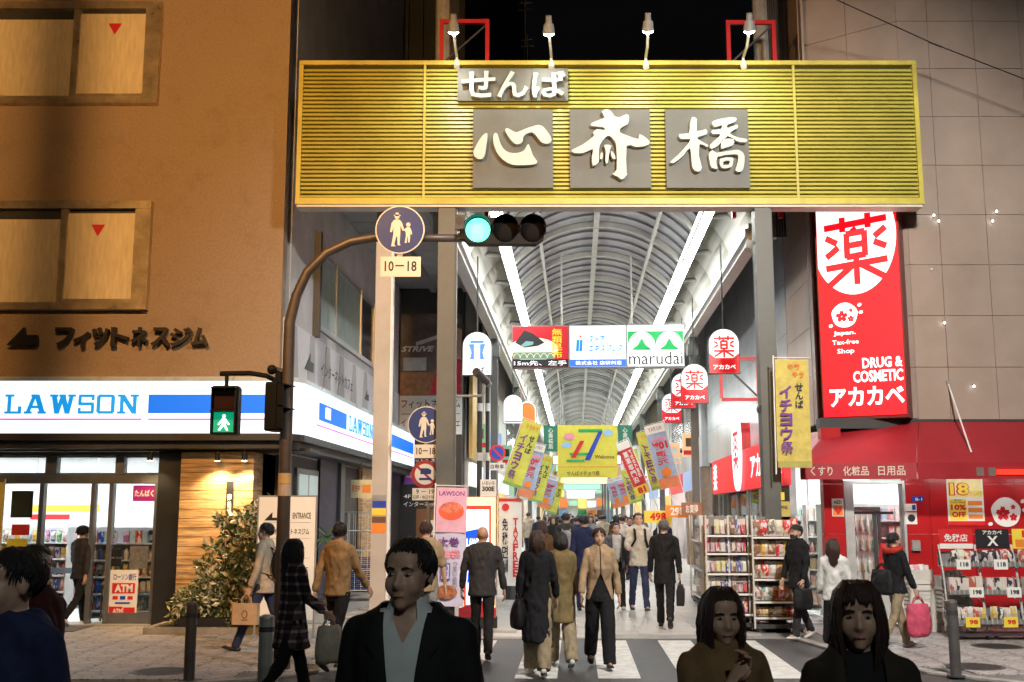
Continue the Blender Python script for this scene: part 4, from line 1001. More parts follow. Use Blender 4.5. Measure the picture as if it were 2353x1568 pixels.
for i in range(49):
    a = 2 * math.pi * i / 48; x, z = .46 * bw + .53 * bw * math.cos(a), bh * .86 + .285 * bh * math.sin(a); ec.append((min(max(x, .006), bw - .006), min(z, bh - .006)))
ded = [ec[0]]
for p in ec[1:-1]:
    if math.dist(p, ded[-1]) > .005: ded.append(p)
obj('white_disc', B().prism(ded, -.004, -.001), WLIT, bs_)
yaku(bs_, RLIT, UV(.09, 0)[0], UV(.89, 0)[0], UV(0, .375)[1], UV(0, .045)[1], -.007, .095, .07)
sakura_ball(bs_, UV(.31, 0)[0], UV(0, .52)[1], .16 * bw, -.006, WLIT, RLIT)
for s, u0, u1, v0, v1, bd in (('Japan.', .16, .44, .595, .62, .03), ('Tax-free', .14, .47, .638, .66, .012), ('Shop', .20, .41, .68, .71, .012), ('DRUG &', .50, .985, .73, .78, .03), ('COSMETIC', .38, .985, .79, .845, .03), ('アカカベ', .08, .985, .865, .955, .04)):
    text(bs_, s, WLIT, u0 * bw, u1 * bw, UV(0, v1)[1], UV(0, v0)[1], -.006, bd)
# red board along the arcade with blade sign
rs = thing('red_board_sign', 'long red lit shop board along the arcade side of the drugstore', 'shop sign', A(SXR - .25, 32, 2.32), R(-90) - AZ)
obj('case', B().box(0, 10.8, .02, .16, -.02, .92), REDP, rs); obj('face', B().box(.02, 10.78, 0, .018, 0, .9), mat('board_red_lit', emit=srgb(226, 22, 34), es=.8), rs)
text(rs, 'アカカベ', WLIT, 7.0, 10.0, .22, .72, -.004, .04); yaku(rs, WLIT, .3, 1.1, .1, .8, -.004); yaku(rs, WLIT, 10.2, 10.75, .2, .6, -.004)
bl = thing('blade_sign', 'tall narrow white blade sign with red characters on the red board', 'shop sign', A(SXR - .32, 26.6, 2.3), R(-90) - AZ)
el = [(.0 + .62 * math.cos(a), .95 + .95 * math.sin(a)) for a in [i * math.pi / 16 for i in range(32)]]
obj('panel', B().prism(el, -.02, .04), WLIT, bl); yaku(bl, RLIT, -.42, .42, .45, 1.45, -.024); obj('bracket', B().box(-.1, .1, .041, .35, .6, 1.6), REDP, bl)
# ---------------------------------------------------------------- drugstore interior
di = thing('drugstore_interior', 'bright white drugstore interior behind the red front', 'room', A(SXR, 18.6), -AZ)
obj('floor', B().box(.05, 8, -.1, 8.5, .0, .025), WALLI, di); obj('ceiling', B().box(.05, 8, -.1, 8.5, 3.05, 3.1), WALLI, di)
obj('back_wall', B().box(.05, 8, 8.5, 8.6, 0, 3.1), WALLI, di); obj('right_wall', B().box(8.0, 8.1, -.1, 8.5, 0, 3.1), WALLI, di)
obj('screen_wall', B().box(2.9, 2.98, .4, 3.4, .025, 2.3), mat('mint_wall', (.50, .68, .60), .5), di)
for r in range(5):
    for k in range(3): obj('light_panel', B().box(.7 + k * 2.0, 1.9 + k * 2.0, .15 + r * 1.7, .45 + r * 1.7, 3.01, 3.045), PANELL, di)
obj('green_banner', B().box(1.1, 3.4, 1.6, 1.63, 2.35, 2.75), mat('mint_banner', (.20, .55, .38), .5), di)
obj('monitor', B().box(1.55, 2.1, .5, .56, 2.15, 2.5), DGREY, di)
random.seed(21)
def dg(lab, x, d, w, rz, n=6, h=1.9):
    p = A(SXR + x, d); t = gondola(p.x, p.y, w, lab, rz, n, .3, h); return t
for (lab, x, d, w) in (('white shelf of boxed goods seen through the drugstore glass door', 1.35, 20.3, 1.5), ('white shelf of boxed goods at the drugstore corner entrance', .75, 21.4, 1.2), ('tall white shelf of bottles at the back of the drugstore', 1.2, 24.2, 2.4), ('white shelf of goods deep behind the drugstore glass door', 3.2, 23.0, 1.8)):
    t = dg(lab, x, d, w, -AZ)
    for i in range(6):
        k_ = random.choice(('carton', 'bottle', 'tub', 'carton')); n = int(w / .12)
        a = A(SXR + x - w / 2 + .04, d - .17, .155 + i * .30); c = A(SXR + x + w / 2 - .04, d - .17, .155 + i * .30)
        goods_row(k_, a, c, n, (.09, .08, .2), [(.75, .75, .72), (.55, .68, .62), (.30, .55, .5), (.7, .3, .3), (.72, .65, .3), (.35, .5, .7)], 'small ' + {'carton': 'boxed', 'bottle': 'bottled', 'tub': 'canned'}[k_] + ' item on the ' + lab.replace(' of boxed goods', '').replace(' of goods', '').replace(' of bottles', ''), 'goods', 'goods inside the drugstore', -AZ)
fr = thing('drinks_fridge', 'glass-door drinks fridge with dark frame behind the drugstore door', 'fridge', (gx(2010) + cfx + .05, RY + 1.3, .03))
obj('case', B().box(-.45, .45, .03, .6, 0, 1.9), mat('fridge_inner', (.6, .66, .63), .4), fr)
for x in (-.46, 0, .46): obj('stile', B().box(x - .025, x + .025, -.02, .02, .02, 1.85), DGREY, fr)
for z in (.02, 1.8): obj('rail', B().box(-.43, .43, -.02, .02, z, z + .05), DGREY, fr)
for i in range(5): goods_row('bottle', (gx(2010) + cfx - .36, RY + 1.30, .12 + i * .34), (gx(2010) + cfx + .46, RY + 1.30, .12 + i * .34), 8, (.07, .06, .25), [(.15, .45, .25), (.5, .3, .1), (.6, .6, .55), (.1, .2, .1)], 'drink bottle standing in the glass-door fridge of the drugstore', 'bottle', 'bottles in the drinks fridge')
cn = thing('red_cone', 'red cone-shaped figure standing behind the drugstore glass door', 'cone', (gx(2056) + cfx, RY + .6, .03))
obj('cone', B().tube([(0, 0, .6), (0, 0, 1.25)], [.13, .04], 12), RED, cn); obj('stand', B().box(-.15, .15, -.15, .15, 0, .6), PAPER, cn)
# glazed side of the drugstore along the arcade
sg = thing('side_glazing', 'bright glazed side of the drugstore under the long red board', 'shopfront', A(SXR, 34.5), R(-90) - AZ)
for k in range(8): obj('mullion', B().box(k * 1.8 - .04, k * 1.8 + .04, .0, .12, .02, 3.2), GREY, sg)
for k in range(7): obj('pane', B().box(k * 1.8 + .041, k * 1.8 + 1.759, .05, .06, .05, 3.15), GLASS, sg)
obj('inner_wall', B().box(0, 7.5, 1.4, 1.5, .02, 3.1), WALLI, sg); obj('inner_ceiling', B().box(0, 7.5, .13, 1.4, 3.1, 3.15), WALLI, sg)
for k in range(5): obj('light_panel', B().box(.3 + k * 1.5, 1.3 + k * 1.5, .5, .7, 3.06, 3.095), PANELL, sg)
# ================================================================ buildings beyond, arcade shops
random.seed(5)
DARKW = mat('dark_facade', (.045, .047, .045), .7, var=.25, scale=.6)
MIDW = mat('mid_grey_facade', (.50, .50, .48), .6, var=.15, scale=.8)
CREW = mat('cream_facade', (.60, .54, .42), .6, var=.12, scale=.8)
YELW = mat('warm_facade', (.62, .42, .14), .5, var=.1)
tw = thing('dark_tower', 'dark narrow building rising behind the left end of the gate', 'building', A(-3.1, 30.2))
def arc_box(name, parent, x0, x1, d0, d1, z0, z1, m):
    return obj(name, B().box(x0, x1, d0, d1, z0, z1), m, parent, (-parent.location.x, -parent.location.y, -parent.location.z) if parent.rotation_euler.z == 0 else (0, 0, 0), -AZ)
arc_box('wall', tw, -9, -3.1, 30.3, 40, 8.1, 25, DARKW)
for k in range(5): arc_box('drain_pipe', tw, -5.2 + k * .42, -5.14 + k * .42, 30.1, 30.25, 8.1, 25, (GREY, DGREY, DGREY, GREY, DGREY)[k])
for k in range(4):
    w = arc_box('window', tw, -6.9, -5.5, 30.2, 30.28, 9 + k * 3.4, 11 + k * 3.4, DGREY); obj('pane', B().box(-6.8, -5.6, 30.17, 30.19, 9.1 + k * 3.4, 10.9 + k * 3.4), mat('night_pane', (.02, .022, .025), .1, var=0), w)
rt = thing('dark_block', 'unlit block with antennas far behind the gate', 'building', A(0, 70))
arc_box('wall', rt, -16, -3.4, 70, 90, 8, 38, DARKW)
for i, (x, y) in enumerate(((1207, 14), (1212, 98))):
    p = P(x, y, 45); t = thing('antenna', ['faint rooftop aerial high against the black sky', 'faint rooftop aerial just above the gate top'][i], 'antenna', (p.x, 45, p.z - 1.2))
    obj('mast', B().tube([(0, 0, -.6), (0, 0, 1.6)], .025, 6), GREY, t)
    for z in (1.0, 1.3): obj('cross_arm', B().bar((-.28, 0, z), (.28, 0, z + .05), .025), GREY, t)
    obj('stay', B().bar((0, 0, -.6), (-1.2, 6, -8), .05), DGREY, t)
# concrete poles behind the gate
for i, (x, lab) in enumerate(((1020, 'concrete pole with cables behind the left red frame'), (1748, 'concrete pole with cables behind the right red frame'))):
    p = P(x, 60, 19.6); t = thing('utility_pole', lab, 'pole', (p.x, 19.6, 6.7))
    obj('shaft', B().tube([(0, 0, 0), (0, 0, 8)], [.16, .13], 12), mat('pole_concrete', (.32, .31, .29), .8), t)
    for k in range(4): obj('cable', B().tube([(.13 + .05 * k, -.1, 0), (.16 + .03 * k, -.1, 2), (.11 + .06 * k, -.1, 8)], .022, 5), DGREY, t)
cb = thing('overhead_cable', 'black overhead cable crossing the panel wall at the upper right', 'cable', P(1900, -10, 16.6))
a, c = P(1900, -10, 16.6), P(2400, 200, 16.6); m_ = (a + c) / 2 - Vector((0, 0, .06)); obj('cable', B().tube([(0, 0, 0), m_ - a, c - a], .010, 5), INK, cb); obj('sheath', B().tube([m_ - a - Vector((.1, 0, -.04)), m_ - a + Vector((.1, 0, -.04))], .014, 5), INK, cb)
# poster wall facing us at the end of the left building
PW = 30.2
pwx0, pwx1 = SX + .02, -3.1
pb = thing('poster_building', 'narrow building face carrying gym and cafe posters at the end of the left building', 'building', A(pwx0, PW), -AZ)
W_ = pwx1 - pwx0
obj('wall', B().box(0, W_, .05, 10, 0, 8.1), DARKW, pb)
pz = lambda y: 1.75 + (HOR - y) / F * PW * 1.012
ps = obj('gym_poster', B().box(.0, W_, .02, .045, pz(912), pz(722)), mat('poster_dark', (.13, .10, .09), .4, var=.4, scale=2), pb)
SK = mat('print_skin', (.6, .38, .26), .5); h0 = pz(912); hh = pz(722) - h0
obj('print_wood', B().box(.0, W_, .012, .019, h0, h0 + hh * .28), mat('print_brown', (.36, .17, .08), .5, var=.3), ps)
obj('print_screen', B().box(.08, W_ * .42, .006, .0115, h0 + hh * .30, h0 + hh * .46), mat('print_grey', (.5, .54, .55), .5), ps)
obj('print_trousers', B().prism([(W_ * .48, h0 + .02), (W_ * .98, h0 + .02), (W_ * .98, h0 + hh * .42), (W_ * .66, h0 + hh * .46), (W_ * .56, h0 + hh * .25)], .004, .0055), mat('print_red', (.6, .04, .06), .5, var=.2), ps)
obj('print_figure', B().prism([(W_ * .62, h0 + hh * .47), (W_ * .98, h0 + hh * .43), (W_ * .99, h0 + hh * .8), (W_ * .80, h0 + hh * .86), (W_ * .66, h0 + hh * .68)], .002, .0035), SK, ps)
obj('print_bar', B().prism([(W_ * .25, h0 + hh * .60), (W_ * .9, h0 + hh * .76), (W_ * .9, h0 + hh * .81), (W_ * .25, h0 + hh * .65)], -.001, .0005), mat('print_steel', (.6, .6, .6), .4), ps)
obj('print_head', B().tube([(W_ * .86, .0, h0 + hh * .9), (W_ * .86, .003, h0 + hh * .9)], .12, 14), SK, ps)
text(ps, 'STRIVE', PAPER, .02, W_ * .55, h0 + hh * .53, h0 + hh * .60, -.004, .03, shear=.3)
wb = obj('white_board', B().box(0, W_, .0, .045, pz(1002), pz(913)), PAPER, pb)
text(wb, 'フィットネスジム', INK, .05, W_ - .05, pz(942), pz(922), -.004, .01); text(wb, 'インターネットカフェ', INK, .05, W_ - .05, pz(985), pz(966), -.004, .01); obj('rule', B().box(.05, W_ - .05, -.004, -.001, pz(956), pz(954.6)), INK, wb)
bb = obj('black_board', B().box(0, W_, .01, .045, .02, pz(1003)), BLACK, pb)
text(bb, 'フィットネスジム', PAPER, .15, W_ * .75, pz(1065), pz(1058), .006, .01); text(bb, '4F', PAPER, .15, .35, pz(1146), pz(1138), .006, .01); text(bb, 'インターネットカフェ', PAPER, .15, W_ * .9, pz(1165), pz(1154), .006, .01)
for (x0, x1, y0, y1, m) in ((.15, .75, 1085, 1115, PURPLEP), (.2, .7, 1088, 1100, PINKP), (.5, 1.7, 1170, 1232, BROWNP), (.75, 1.3, 1195, 1228, PAPER), (1.1, 1.5, 1178, 1200, ORANGEP), (1.0, 1.15, 1190, 1215, GREENP)):
    obj('print_patch', B().box(x0, x1, .004 - .002 * y0 / 1300, .0095 - .002 * y0 / 1300, pz(y1), pz(y0)), m, bb)
# shops along both sides of the arcade
FACES = [MIDW, CREW, STUCG, mat('white_facade', (.62, .61, .58), .5, var=.1), mat('brown_facade', (.22, .15, .10), .6, var=.15), YELW]
SIGNS = [('sign_a', 245, 245, 235), ('sign_b', 205, 50, 50), ('sign_c', 240, 215, 150), ('sign_d', 120, 160, 130), ('sign_e', 240, 240, 250), ('sign_f', 235, 180, 130), ('sign_g', 140, 160, 200)]
SHOPL = mat('shop_light', emit=(1, .97, .90), es=21)
nm = 0
ADJ = ['cream', 'grey', 'pale', 'white', 'brown', 'ochre']
def shop(sx, d0, d1, x_in, k, col):
    global nm
    side_ = 'left' if sx < 0 else 'right'
    ord_ = ['first', 'second', 'third', 'fourth', 'fifth', 'sixth', 'seventh', 'eighth', 'ninth', 'tenth', 'eleventh', 'twelfth'][k]
    t = thing('arcade_shop', '%s lit shop on the %s side of the arcade beyond the corner building' % (ord_, side_), 'shop', A(x_in, d0), -AZ, 'shops along the arcade')
    L_ = d1 - d0; s = sx
    def bx(name, x0, x1, y0, y1, z0, z1, m): return obj(name, B().box(min(s * x0, s * x1), max(s * x0, s * x1), y0, y1, z0, z1), m, t)
    bx('upper_wall', 0, 3, 0, L_ - .02, 3.25, 9.0, FACES[col % len(FACES)])
    for q in (0, L_ - .35): bx('pier', -.04, .4, q, q + .33, .02, 3.24, FACES[(col + 2) % len(FACES)])
    bx('back_wall', 2.5, 2.6, .34, L_ - .4, .02, 3.24, WALLI); bx('side_wall', .41, 2.49, L_ - .1, L_ - .02, .02, 3.24, WALLI); bx('ceiling', .41, 2.49, .34, L_ - .11, 3.15, 3.22, WALLI)
    bx('ceiling_light', .8, 1.1, .5, L_ - .6, 3.10, 3.14, SHOPL)
    sg_ = SIGNS[(col * 3 + k) % len(SIGNS)]
    bx('fascia_sign', -.16, -.05, .2, L_ - .2, 2.55, 3.2, lit(sg_[0], *sg_[1:], .85))
    bx('window_band', -.03, -.005, .6, L_ - .6, 4.2, 5.8, lit('upper_window', 150, 160, 150, .5) if col % 2 else mat('dark_pane', (.06, .07, .07), .12))
    for q in range(3): bx('display', .5, 1.0, .5 + q * L_ / 3.2, .5 + q * L_ / 3.2 + .9, .02, 1.1 + .3 * random.random(), random.choice([WALLI, BROWNP, RED, LBLUEP, YELLOWP, GREENP]))
    for q in range(4): bx('wall_goods', 2.40, 2.49, .5 + q * L_ / 4.6, .5 + q * L_ / 4.6 + .8, .8, 2.3, random.choice([RED, ORANGEP, LBLUEP, YELLOWP, PINKP, BROWNP, GREENP]))
    # projecting blade sign
    sg2 = SIGNS[(col + k * 2 + 3) % len(SIGNS)]
    bx('blade_sign', -.50, -.12, 1.0, 1.1, 3.6, 4.35, lit(sg2[0], *sg2[1:], .7)); bx('blade_band', -.47, -.15, .985, .999, 3.66, 3.8, PAPER if k % 2 else RED); bx('blade_mark', -.40, -.22, .985, .999, 3.92, 4.2, (BROWNP, PAPER, INK)[k % 3])
    bx('blade_bracket', -.119, -.001, 1.03, 1.09, 4.0, 4.1, DGREY)
    return t
d = 30.4
for k in range(11):
    L_ = (4.6, 6, 5, 7, 8, 9, 10, 10, 12, 12, 14)[k]; shop(-1, d if k else 31.0, d + L_, -3.05 if k == 0 else -2.9, k, (0, 1, 3, 0, 2, 5, 0, 1, 3, 0, 2)[k]); d += L_
d = 35.2
for k in range(10):
    L_ = (5, 6, 6, 7, 8, 9, 11, 12, 13, 14)[k]; shop(1, d, d + L_, 3.95, k, (2, 0, 3, 1, 0, 3, 0, 2, 1, 0)[k]); d += L_
endw = thing('end_glow', 'pale lit cross street at the far end of the arcade', 'building', A(0, 136)); arc_box('wall', endw, -8, 9, 138, 139, 0, 9, WALLI); arc_box('dark_upper', endw, -8, 9, 137.8, 137.9, 3.0, 9, STUCG)
for k in range(7): arc_box('end_shop_sign', endw, -3.2 + k * 1.15, -2.2 + k * 1.15, 137.5, 137.75, 2.5 + .15 * (k % 3), 3.4 + .3 * (k % 2), lit(('es_a', 'es_b', 'es_c', 'es_d')[k % 4], *((245, 245, 235), (225, 120, 60), (150, 200, 170), (235, 215, 110))[k % 4], .85)); arc_box('end_shop_front', endw, -3.2 + k * 1.15, -2.2 + k * 1.15, 137.6, 137.78, .05, 2.3, (BROWNP, LBLUEP, WALLI, GREENP, ORANGEP)[k % 5])
for k in range(4): arc_box('upper_sign', endw, -2.6 + k * 1.6, -1.5 + k * 1.6, 137.4, 137.7, 3.9 + .4 * (k % 2), 5.2, lit(('es_d', 'es_a', 'es_b', 'es_c')[k % 4], 235, 215, 110, .85))
for k, (D, z0, z1, c) in enumerate(((50, 4.0, 4.35, ('lb_a', 245, 250, 245)), (56, 3.9, 4.4, ('lb_b', 150, 200, 185)), (63, 4.0, 4.5, ('lb_a', 245, 250, 245)), (71, 3.7, 4.2, ('lb_c', 235, 238, 170)), (80, 4.0, 4.6, ('lb_a', 245, 250, 245)), (92, 3.8, 4.4, ('lb_b', 150, 200, 185)), (106, 4.0, 4.8, ('lb_a', 245, 250, 245)), (122, 3.5, 4.6, ('lb_a', 245, 250, 245)))):
    t = thing('cross_board', '%s pale lit board spanning the far arcade behind the welcome banner' % ('first', 'second', 'third', 'fourth', 'fifth', 'sixth', 'seventh', 'last')[k], 'sign board', A(.5, D, z0), -AZ, 'lit boards across the far arcade')
    obj('panel', B().box(-1.5, 1.5, 0, .1, 0, z1 - z0), lit(*c, .9), t); obj('frame', B().box(-1.55, 1.55, .101, .16, -.04, z1 - z0 + .04), GREY, t)
    for s_ in (-1.2, 1.2): obj('hanger', B().tube([(s_, .1, z1 - z0), (s_, .1, 7.3 - z0)], .02, 5), GREY, t)
# warm wall behind the left post
ww = thing('warm_wall', 'ochre lit wall strip beside the grey pipes left of the arcade', 'wall', A(-2.95, 30.7), -AZ); obj('panel', B().box(.0, .10, .0, 3.2, 3.3, 6.6), YELW, ww); obj('cap', B().box(-.01, .12, -.01, 3.21, 6.601, 6.7), CREW, ww)
for i in range(2):
    t = thing('drain_pipe', ('thick dark pipe with white bands on the left arcade wall', 'thin dark pipe beside the thick one on the left arcade wall')[i], 'pipe', A(-2.62 + i * .22, 30.3)); obj('pipe', B().tube([(0, 0, .02), (0, 0, 7.0)], .07 - .015 * i, 10), DGREY, t)
    for z in (3.2, 4.55, 5.9): obj('band', B().tube([(0, 0, z), (0, 0, z + .22)], .085 - .015 * i, 10), WHITE, t)
# pillars of the arcade
pil = None
for k in range(1, 11):
    for s, x in ((0, -2.1), (1, 3.05)):
        lab = '%s grey steel pillar on the %s of the arcade' % (['first', 'second', 'third', 'fourth', 'fifth', 'sixth', 'seventh', 'eighth', 'ninth', 'tenth', 'eleventh', 'twelfth'][k - 1], ('left', 'right')[s])
        w = A(x, 17.5 + 11.2 * k, .02)
        if pil is None:
            pil = thing('arcade_pillar', lab, 'pillar', w, -AZ, 'pillars along the arcade')
            obj('shaft', B().box(-.09, .09, -.09, .09, 0, 6.28), POST, pil); obj('base', B().box(-.11, .11, -.11, .11, -.01, .20), GREY, pil); obj('bracket', B().box(-.14, .14, -.14, .14, 5.8, 6.1), POST, pil)
        else: dup(pil, w, None, lab)
# hanging sign board across the arcade
hb = thing('hanging_board', 'wide triple advertising board hung from the arcade vault', 'sign board', A(-1.49, 26.0, 5.2), -AZ)
pwid = 4.07 / 3
obj('frame', B().box(0, 4.07, .03, .18, -.04, 1.0), GREY, hb)
for x in (1.19, 2.85): obj('hanger', B().tube([(x, .1, 1.0), (x, .1, 2.75)], .022, 6), RIBM, hb)
fa = obj('noodle_panel', B().box(.02, pwid - .02, .0, .029, 0, .97), mat('panel_red_lit', emit=srgb(186, 20, 34), es=.75), hb)
obj('dish', B().prism([(pwid * .42 + pwid * .44 * math.cos(a) - .06, .42 + .28 * math.sin(a)) for a in [i * math.pi / 10 for i in range(20)]], -.004, -.001), lit('dish_cream', 235, 228, 195, .8), fa)
obj('kelp', B().prism([(.08, .58), (.3, .88), (.5, .8), (.78, .58), (.62, .5), (.3, .46)], -.009, -.005), INK, fa); obj('kelp_shine', B().prism([(.22, .52), (.34, .62), (.52, .6), (.5, .53), (.28, .48)], -.012, -.010), lit('kelp_sheen', 120, 165, 165, .6), fa)
obj('wave_band', B().box(.03, pwid * .75, -.0065, -.0045, .19, .35), lit('wave_green', 110, 140, 120, .6), fa)
for i in range(6): obj('wave', B().tube([(.12 + i * .16 + .075 * math.cos(a), -.008, .22 + .1 * math.sin(a)) for a in [j * math.pi / 6 for j in range(7)]], .008, 4), lit('dish_cream', 235, 228, 195, .8), fa)
obj('black_foot', B().box(.02, pwid - .02, -.006, -.001, .0, .18), INK, fa)
text(fa, '15m先、左手', lit('panel_white', 250, 250, 250, 1), .05, pwid - .06, .03, .15, -.010, .04)
text(fa, '無類昆布', lit('panel_gold', 245, 190, 40, .9), pwid * .70, pwid * .88, .2, .92, -.012, .035, vertical=True)
fb = obj('store_panel', B().box(pwid + .02, 2 * pwid - .02, .0, .029, 0, .97), lit('panel_ice', 238, 248, 252, 1.15), hb)
LB = lit('panel_blue', 40, 130, 215, .9)
obj('blue_foot', B().box(pwid + .02, 2 * pwid - .02, -.004, -.001, 0, .17), lit('panel_royal', 50, 110, 225, .9), fb); text(fb, '株式会社 店研創意', lit('panel_white', 250, 250, 250, 1), pwid + .15, 2 * pwid - .12, .035, .135, -.008, .02)
text(fb, 'ストア', LB, pwid + .45, pwid + .85, .55, .74, -.004, .03, shear=.2); text(fb, 'エキスプレス', LB, pwid + .45, 2 * pwid - .1, .34, .53, -.004, .03, shear=.2)
for x in (.16, .24): obj('mark_bar', B().prism([(pwid + x, .36), (pwid + x + .07, .36), (pwid + x + .085, .64), (pwid + x + .015, .64)], -.004, -.001), LB, fb)
obj('mark_dot', B().tube([(pwid + .27, -.004, .72), (pwid + .27, -.001, .72)], .03, 10), lit('panel_red', 230, 60, 50, .9), fb)
fc = obj('green_panel', B().box(2 * pwid + .02, 3 * pwid - .02, .0, .029, 0, .97), lit('panel_white', 250, 250, 250, 1.0), hb)
x0 = 2 * pwid + .03; ww_ = pwid - .06; GRN = lit('panel_green', 10, 158, 76, .85); WH = lit('panel_white', 250, 250, 250, 1)
obj('green_field', B().box(x0, x0 + ww_, -.004, -.001, .38, .83), GRN, fc)
for cxx in (.25, .75):
    cxm = x0 + ww_ * cxx; r = ww_ * .25
    obj('white_arch', B().prism([(cxm - r, .38), (cxm + r, .38)] + [(cxm + r * math.cos(a), .38 + .44 * math.sin(a) ** .8 if math.sin(a) > 0 else .38) for a in [math.pi * i / 16 for i in range(1, 16)]], -.008, -.005), WH, fc)
    obj('green_peak', B().prism([(cxm - r * .75, .385), (cxm + r * .75, .385), (cxm + r * .3, .5), (cxm, .67), (cxm - r * .3, .5)], -.012, -.009), GRN, fc)
text(fc, 'marudai', INK, x0 + .02, x0 + ww_ - .02, .04, .34, -.004, .0); text(fc, 'Heart Communication', lit('panel_green2', 90, 130, 110, .6), x0 + .02, x0 + ww_ - .02, .86, .94, -.004, .0)
# hanging arched signs
def arch_pts(w, h, n=14): return [(-w / 2, 0), (w / 2, 0)] + [(w / 2 * math.cos(a), h - w / 2 + w / 2 * math.sin(a)) for a in [math.pi * i / n for i in range(n + 1)]]
HW = lit('hang_white', 250, 250, 250, 1.0); HR = lit('hang_red', 196, 20, 30, .75)
def hang_sign(px, py0, py1, X, label, kind, ztop=6.75):
    D = X * F / (px - 1324) * 1.012; w_px = (py1 - py0) * .68
    zb = CAMH + (HOR - py1) / F * D; h = (py1 - py0) / F * D; w = h * .66
    t = thing('hanging_sign', label, 'hanging sign', A(X, D, zb), -AZ, 'arched signs hung from the arcade roof')
    obj('rod', B().tube([(0, .06, h), (0, .06, ztop - zb)], .016, 6), DGREY, t)
    obj('case', B().prism([(x * 1.06, z * 1.02 - .01 * h) for x, z in arch_pts(w, h)], .0, .14), DGREY, t)
    f = obj('face', B().prism(arch_pts(w, h), -.008, -.001), HW if kind != 'blue' else lit('hang_ice', 225, 240, 252, 1.0), t)
    if kind == 'red':
        obj('red_foot', B().box(-w / 2, w / 2, -.013, -.009, 0, h * .30), HR, t)
        obj('red_curve', B().prism([(-w / 2, h * .301), (w / 2, h * .301), (w / 2, h * .45), (w * .3, h * .34), (-w * .3, h * .34), (-w / 2, h * .45)], -.0125, -.0095), HR, t)
        yaku(t, lit('hang_char', 214, 40, 34, .8), -w * .36, w * .36, h * .36, h * .84, -.016, .09); text(t, 'アカカベ', HW, -w * .38, w * .38, h * .08, h * .19, -.018, .04)
    if kind == 'blue':
        LBL = lit('can_blue', 30, 120, 220, .85)
        obj('can_mark', B().prism([(-w * .26, h * .36), (w * .26, h * .36), (w * .20, h * .52), (w * .30, h * .72), (-w * .30, h * .72), (-w * .20, h * .52)], -.013, -.009), LBL, t)
        obj('can_light', B().box(-w * .10, w * .10, -.017, -.0135, h * .36, h * .74), HW, t); obj('can_lid', B().box(-w * .24, w * .24, -.016, -.0132, h * .74, h * .80), LBL, t)
        text(t, '酒', lit('hang_char', 214, 40, 34, .8), -w * .42, -w * .22, h * .06, h * .2, -.013, .03); text(t, 'たばこ', INK, -w * .1, w * .42, h * .06, h * .18, -.013, .03)
    if kind == 'plain': obj('orange_face', B().prism(arch_pts(w * .92, h * .96), -.013, -.009), lit('hang_orange', 235, 110, 40, .8), t)
    if kind == 'white': obj('base_line', B().box(-w * .45, w * .45, -.013, -.009, h * .03, h * .08), lit('can_blue', 30, 120, 220, .85), t)
hang_sign(1094, 762, 862, -1.9, 'white arched sign with a blue milk can mark hanging on the left', 'blue', 6.8)
hang_sign(1671, 760, 862, 2.75, 'nearest and highest red and white medicine sign hanging on the right', 'red')
hang_sign(1601, 841, 930, 2.75, 'second red and white medicine sign on the right, below the advertising board', 'red')
hang_sign(1575, 862, 942, 2.75, 'third red and white medicine sign, half hidden behind the second', 'red')
hang_sign(1547, 909, 975, 2.75, 'farthest and lowest of the red and white medicine signs', 'red')
hang_sign(1179, 910, 975, -2.0, 'blank white arched lantern sign hanging on the left', 'white')
hang_sign(1212, 925, 985, -1.9, 'small orange arched sign behind the white lantern sign', 'plain')
# steel bracket frame behind the second medicine sign
bf = thing('bracket_frame', 'dark red steel bracket frame fixed to the pale blue wall', 'bracket', A(SXR - .02, 24.4), -AZ)
for z in (4.2, 5.1): obj('arm', B().box(-.9, 0, -.04, .04, z, z + .07), REDP, bf)
for x in (-.9, -.1): obj('upright', B().box(x - .03, x + .03, -.035, .035, 4.271, 5.099), REDP, bf)
obj('brace', B().bar((-.85, .05, 5.05), (-.1, .05, 4.3), .04), DGREY, bf)
# ================================================================ traffic signals and road signs
TY = 13.0
POLEB = mat('signal_pole_brown', (.085, .068, .058), .45, .3, var=.15)
tp0 = P(648, 1300, TY)
tp = thing('signal_pole', 'dark brown curved traffic signal pole on the left kerb', 'pole', (tp0.x, TY, .02))
def L(x, y, dy=0.0): p = P(x, y, TY + dy); return Vector((p.x - tp0.x, p.y - TY, p.z - .02))
zb_ = L(668, 740).z
path = [Vector((0, 0, 0)), Vector((0, 0, zb_ * .5)), Vector((0, 0, zb_)), L(681, 680), L(706, 626), L(750, 582), L(805, 556), L(862, 546), L(960, 547), L(1068, 548)]
obj('shaft', B().tube(path, [.085, .075, .068, .062, .058, .056, .055, .054, .05, .048], 14), POLEB, tp, smooth=True)
obj('base_collar', B().tube([(0, 0, 0), (0, 0, .12)], .13, 14), POLEB, tp)
obj('tape_band', B().tube([(0, 0, L(650, 1112).z), (0, 0, L(650, 1088).z)], .079, 14), mat('tape_tan', (.55, .38, .16), .6), tp); obj('tape_band', B().tube([(0, 0, L(650, 1140).z), (0, 0, L(650, 1113).z)], .0785, 14), mat('tape_grey', (.45, .36, .28), .6), tp)
SIGB = mat('signal_black', (.0045, .005, .005), .6, spec=.2)
ts = thing('traffic_light', 'horizontal three-lamp traffic light showing green on the curved arm', 'traffic light', P(1160, 532, TY))
x0, x1 = P(1066, 532, TY).x - ts.location.x, P(1254, 532, TY).x - ts.location.x; h = .165
def pill(x0, x1, h): return [(x0 + .06, -h), (x1 - .12, -h), (x1 - .03, -h * .6), (x1, 0), (x1 - .03, h * .6), (x1 - .12, h), (x0 + .06, h), (x0, h * .6), (x0, -h * .6)]
obj('housing', B().prism(pill(x0, x1, h), -.06, .10), SIGB, ts)
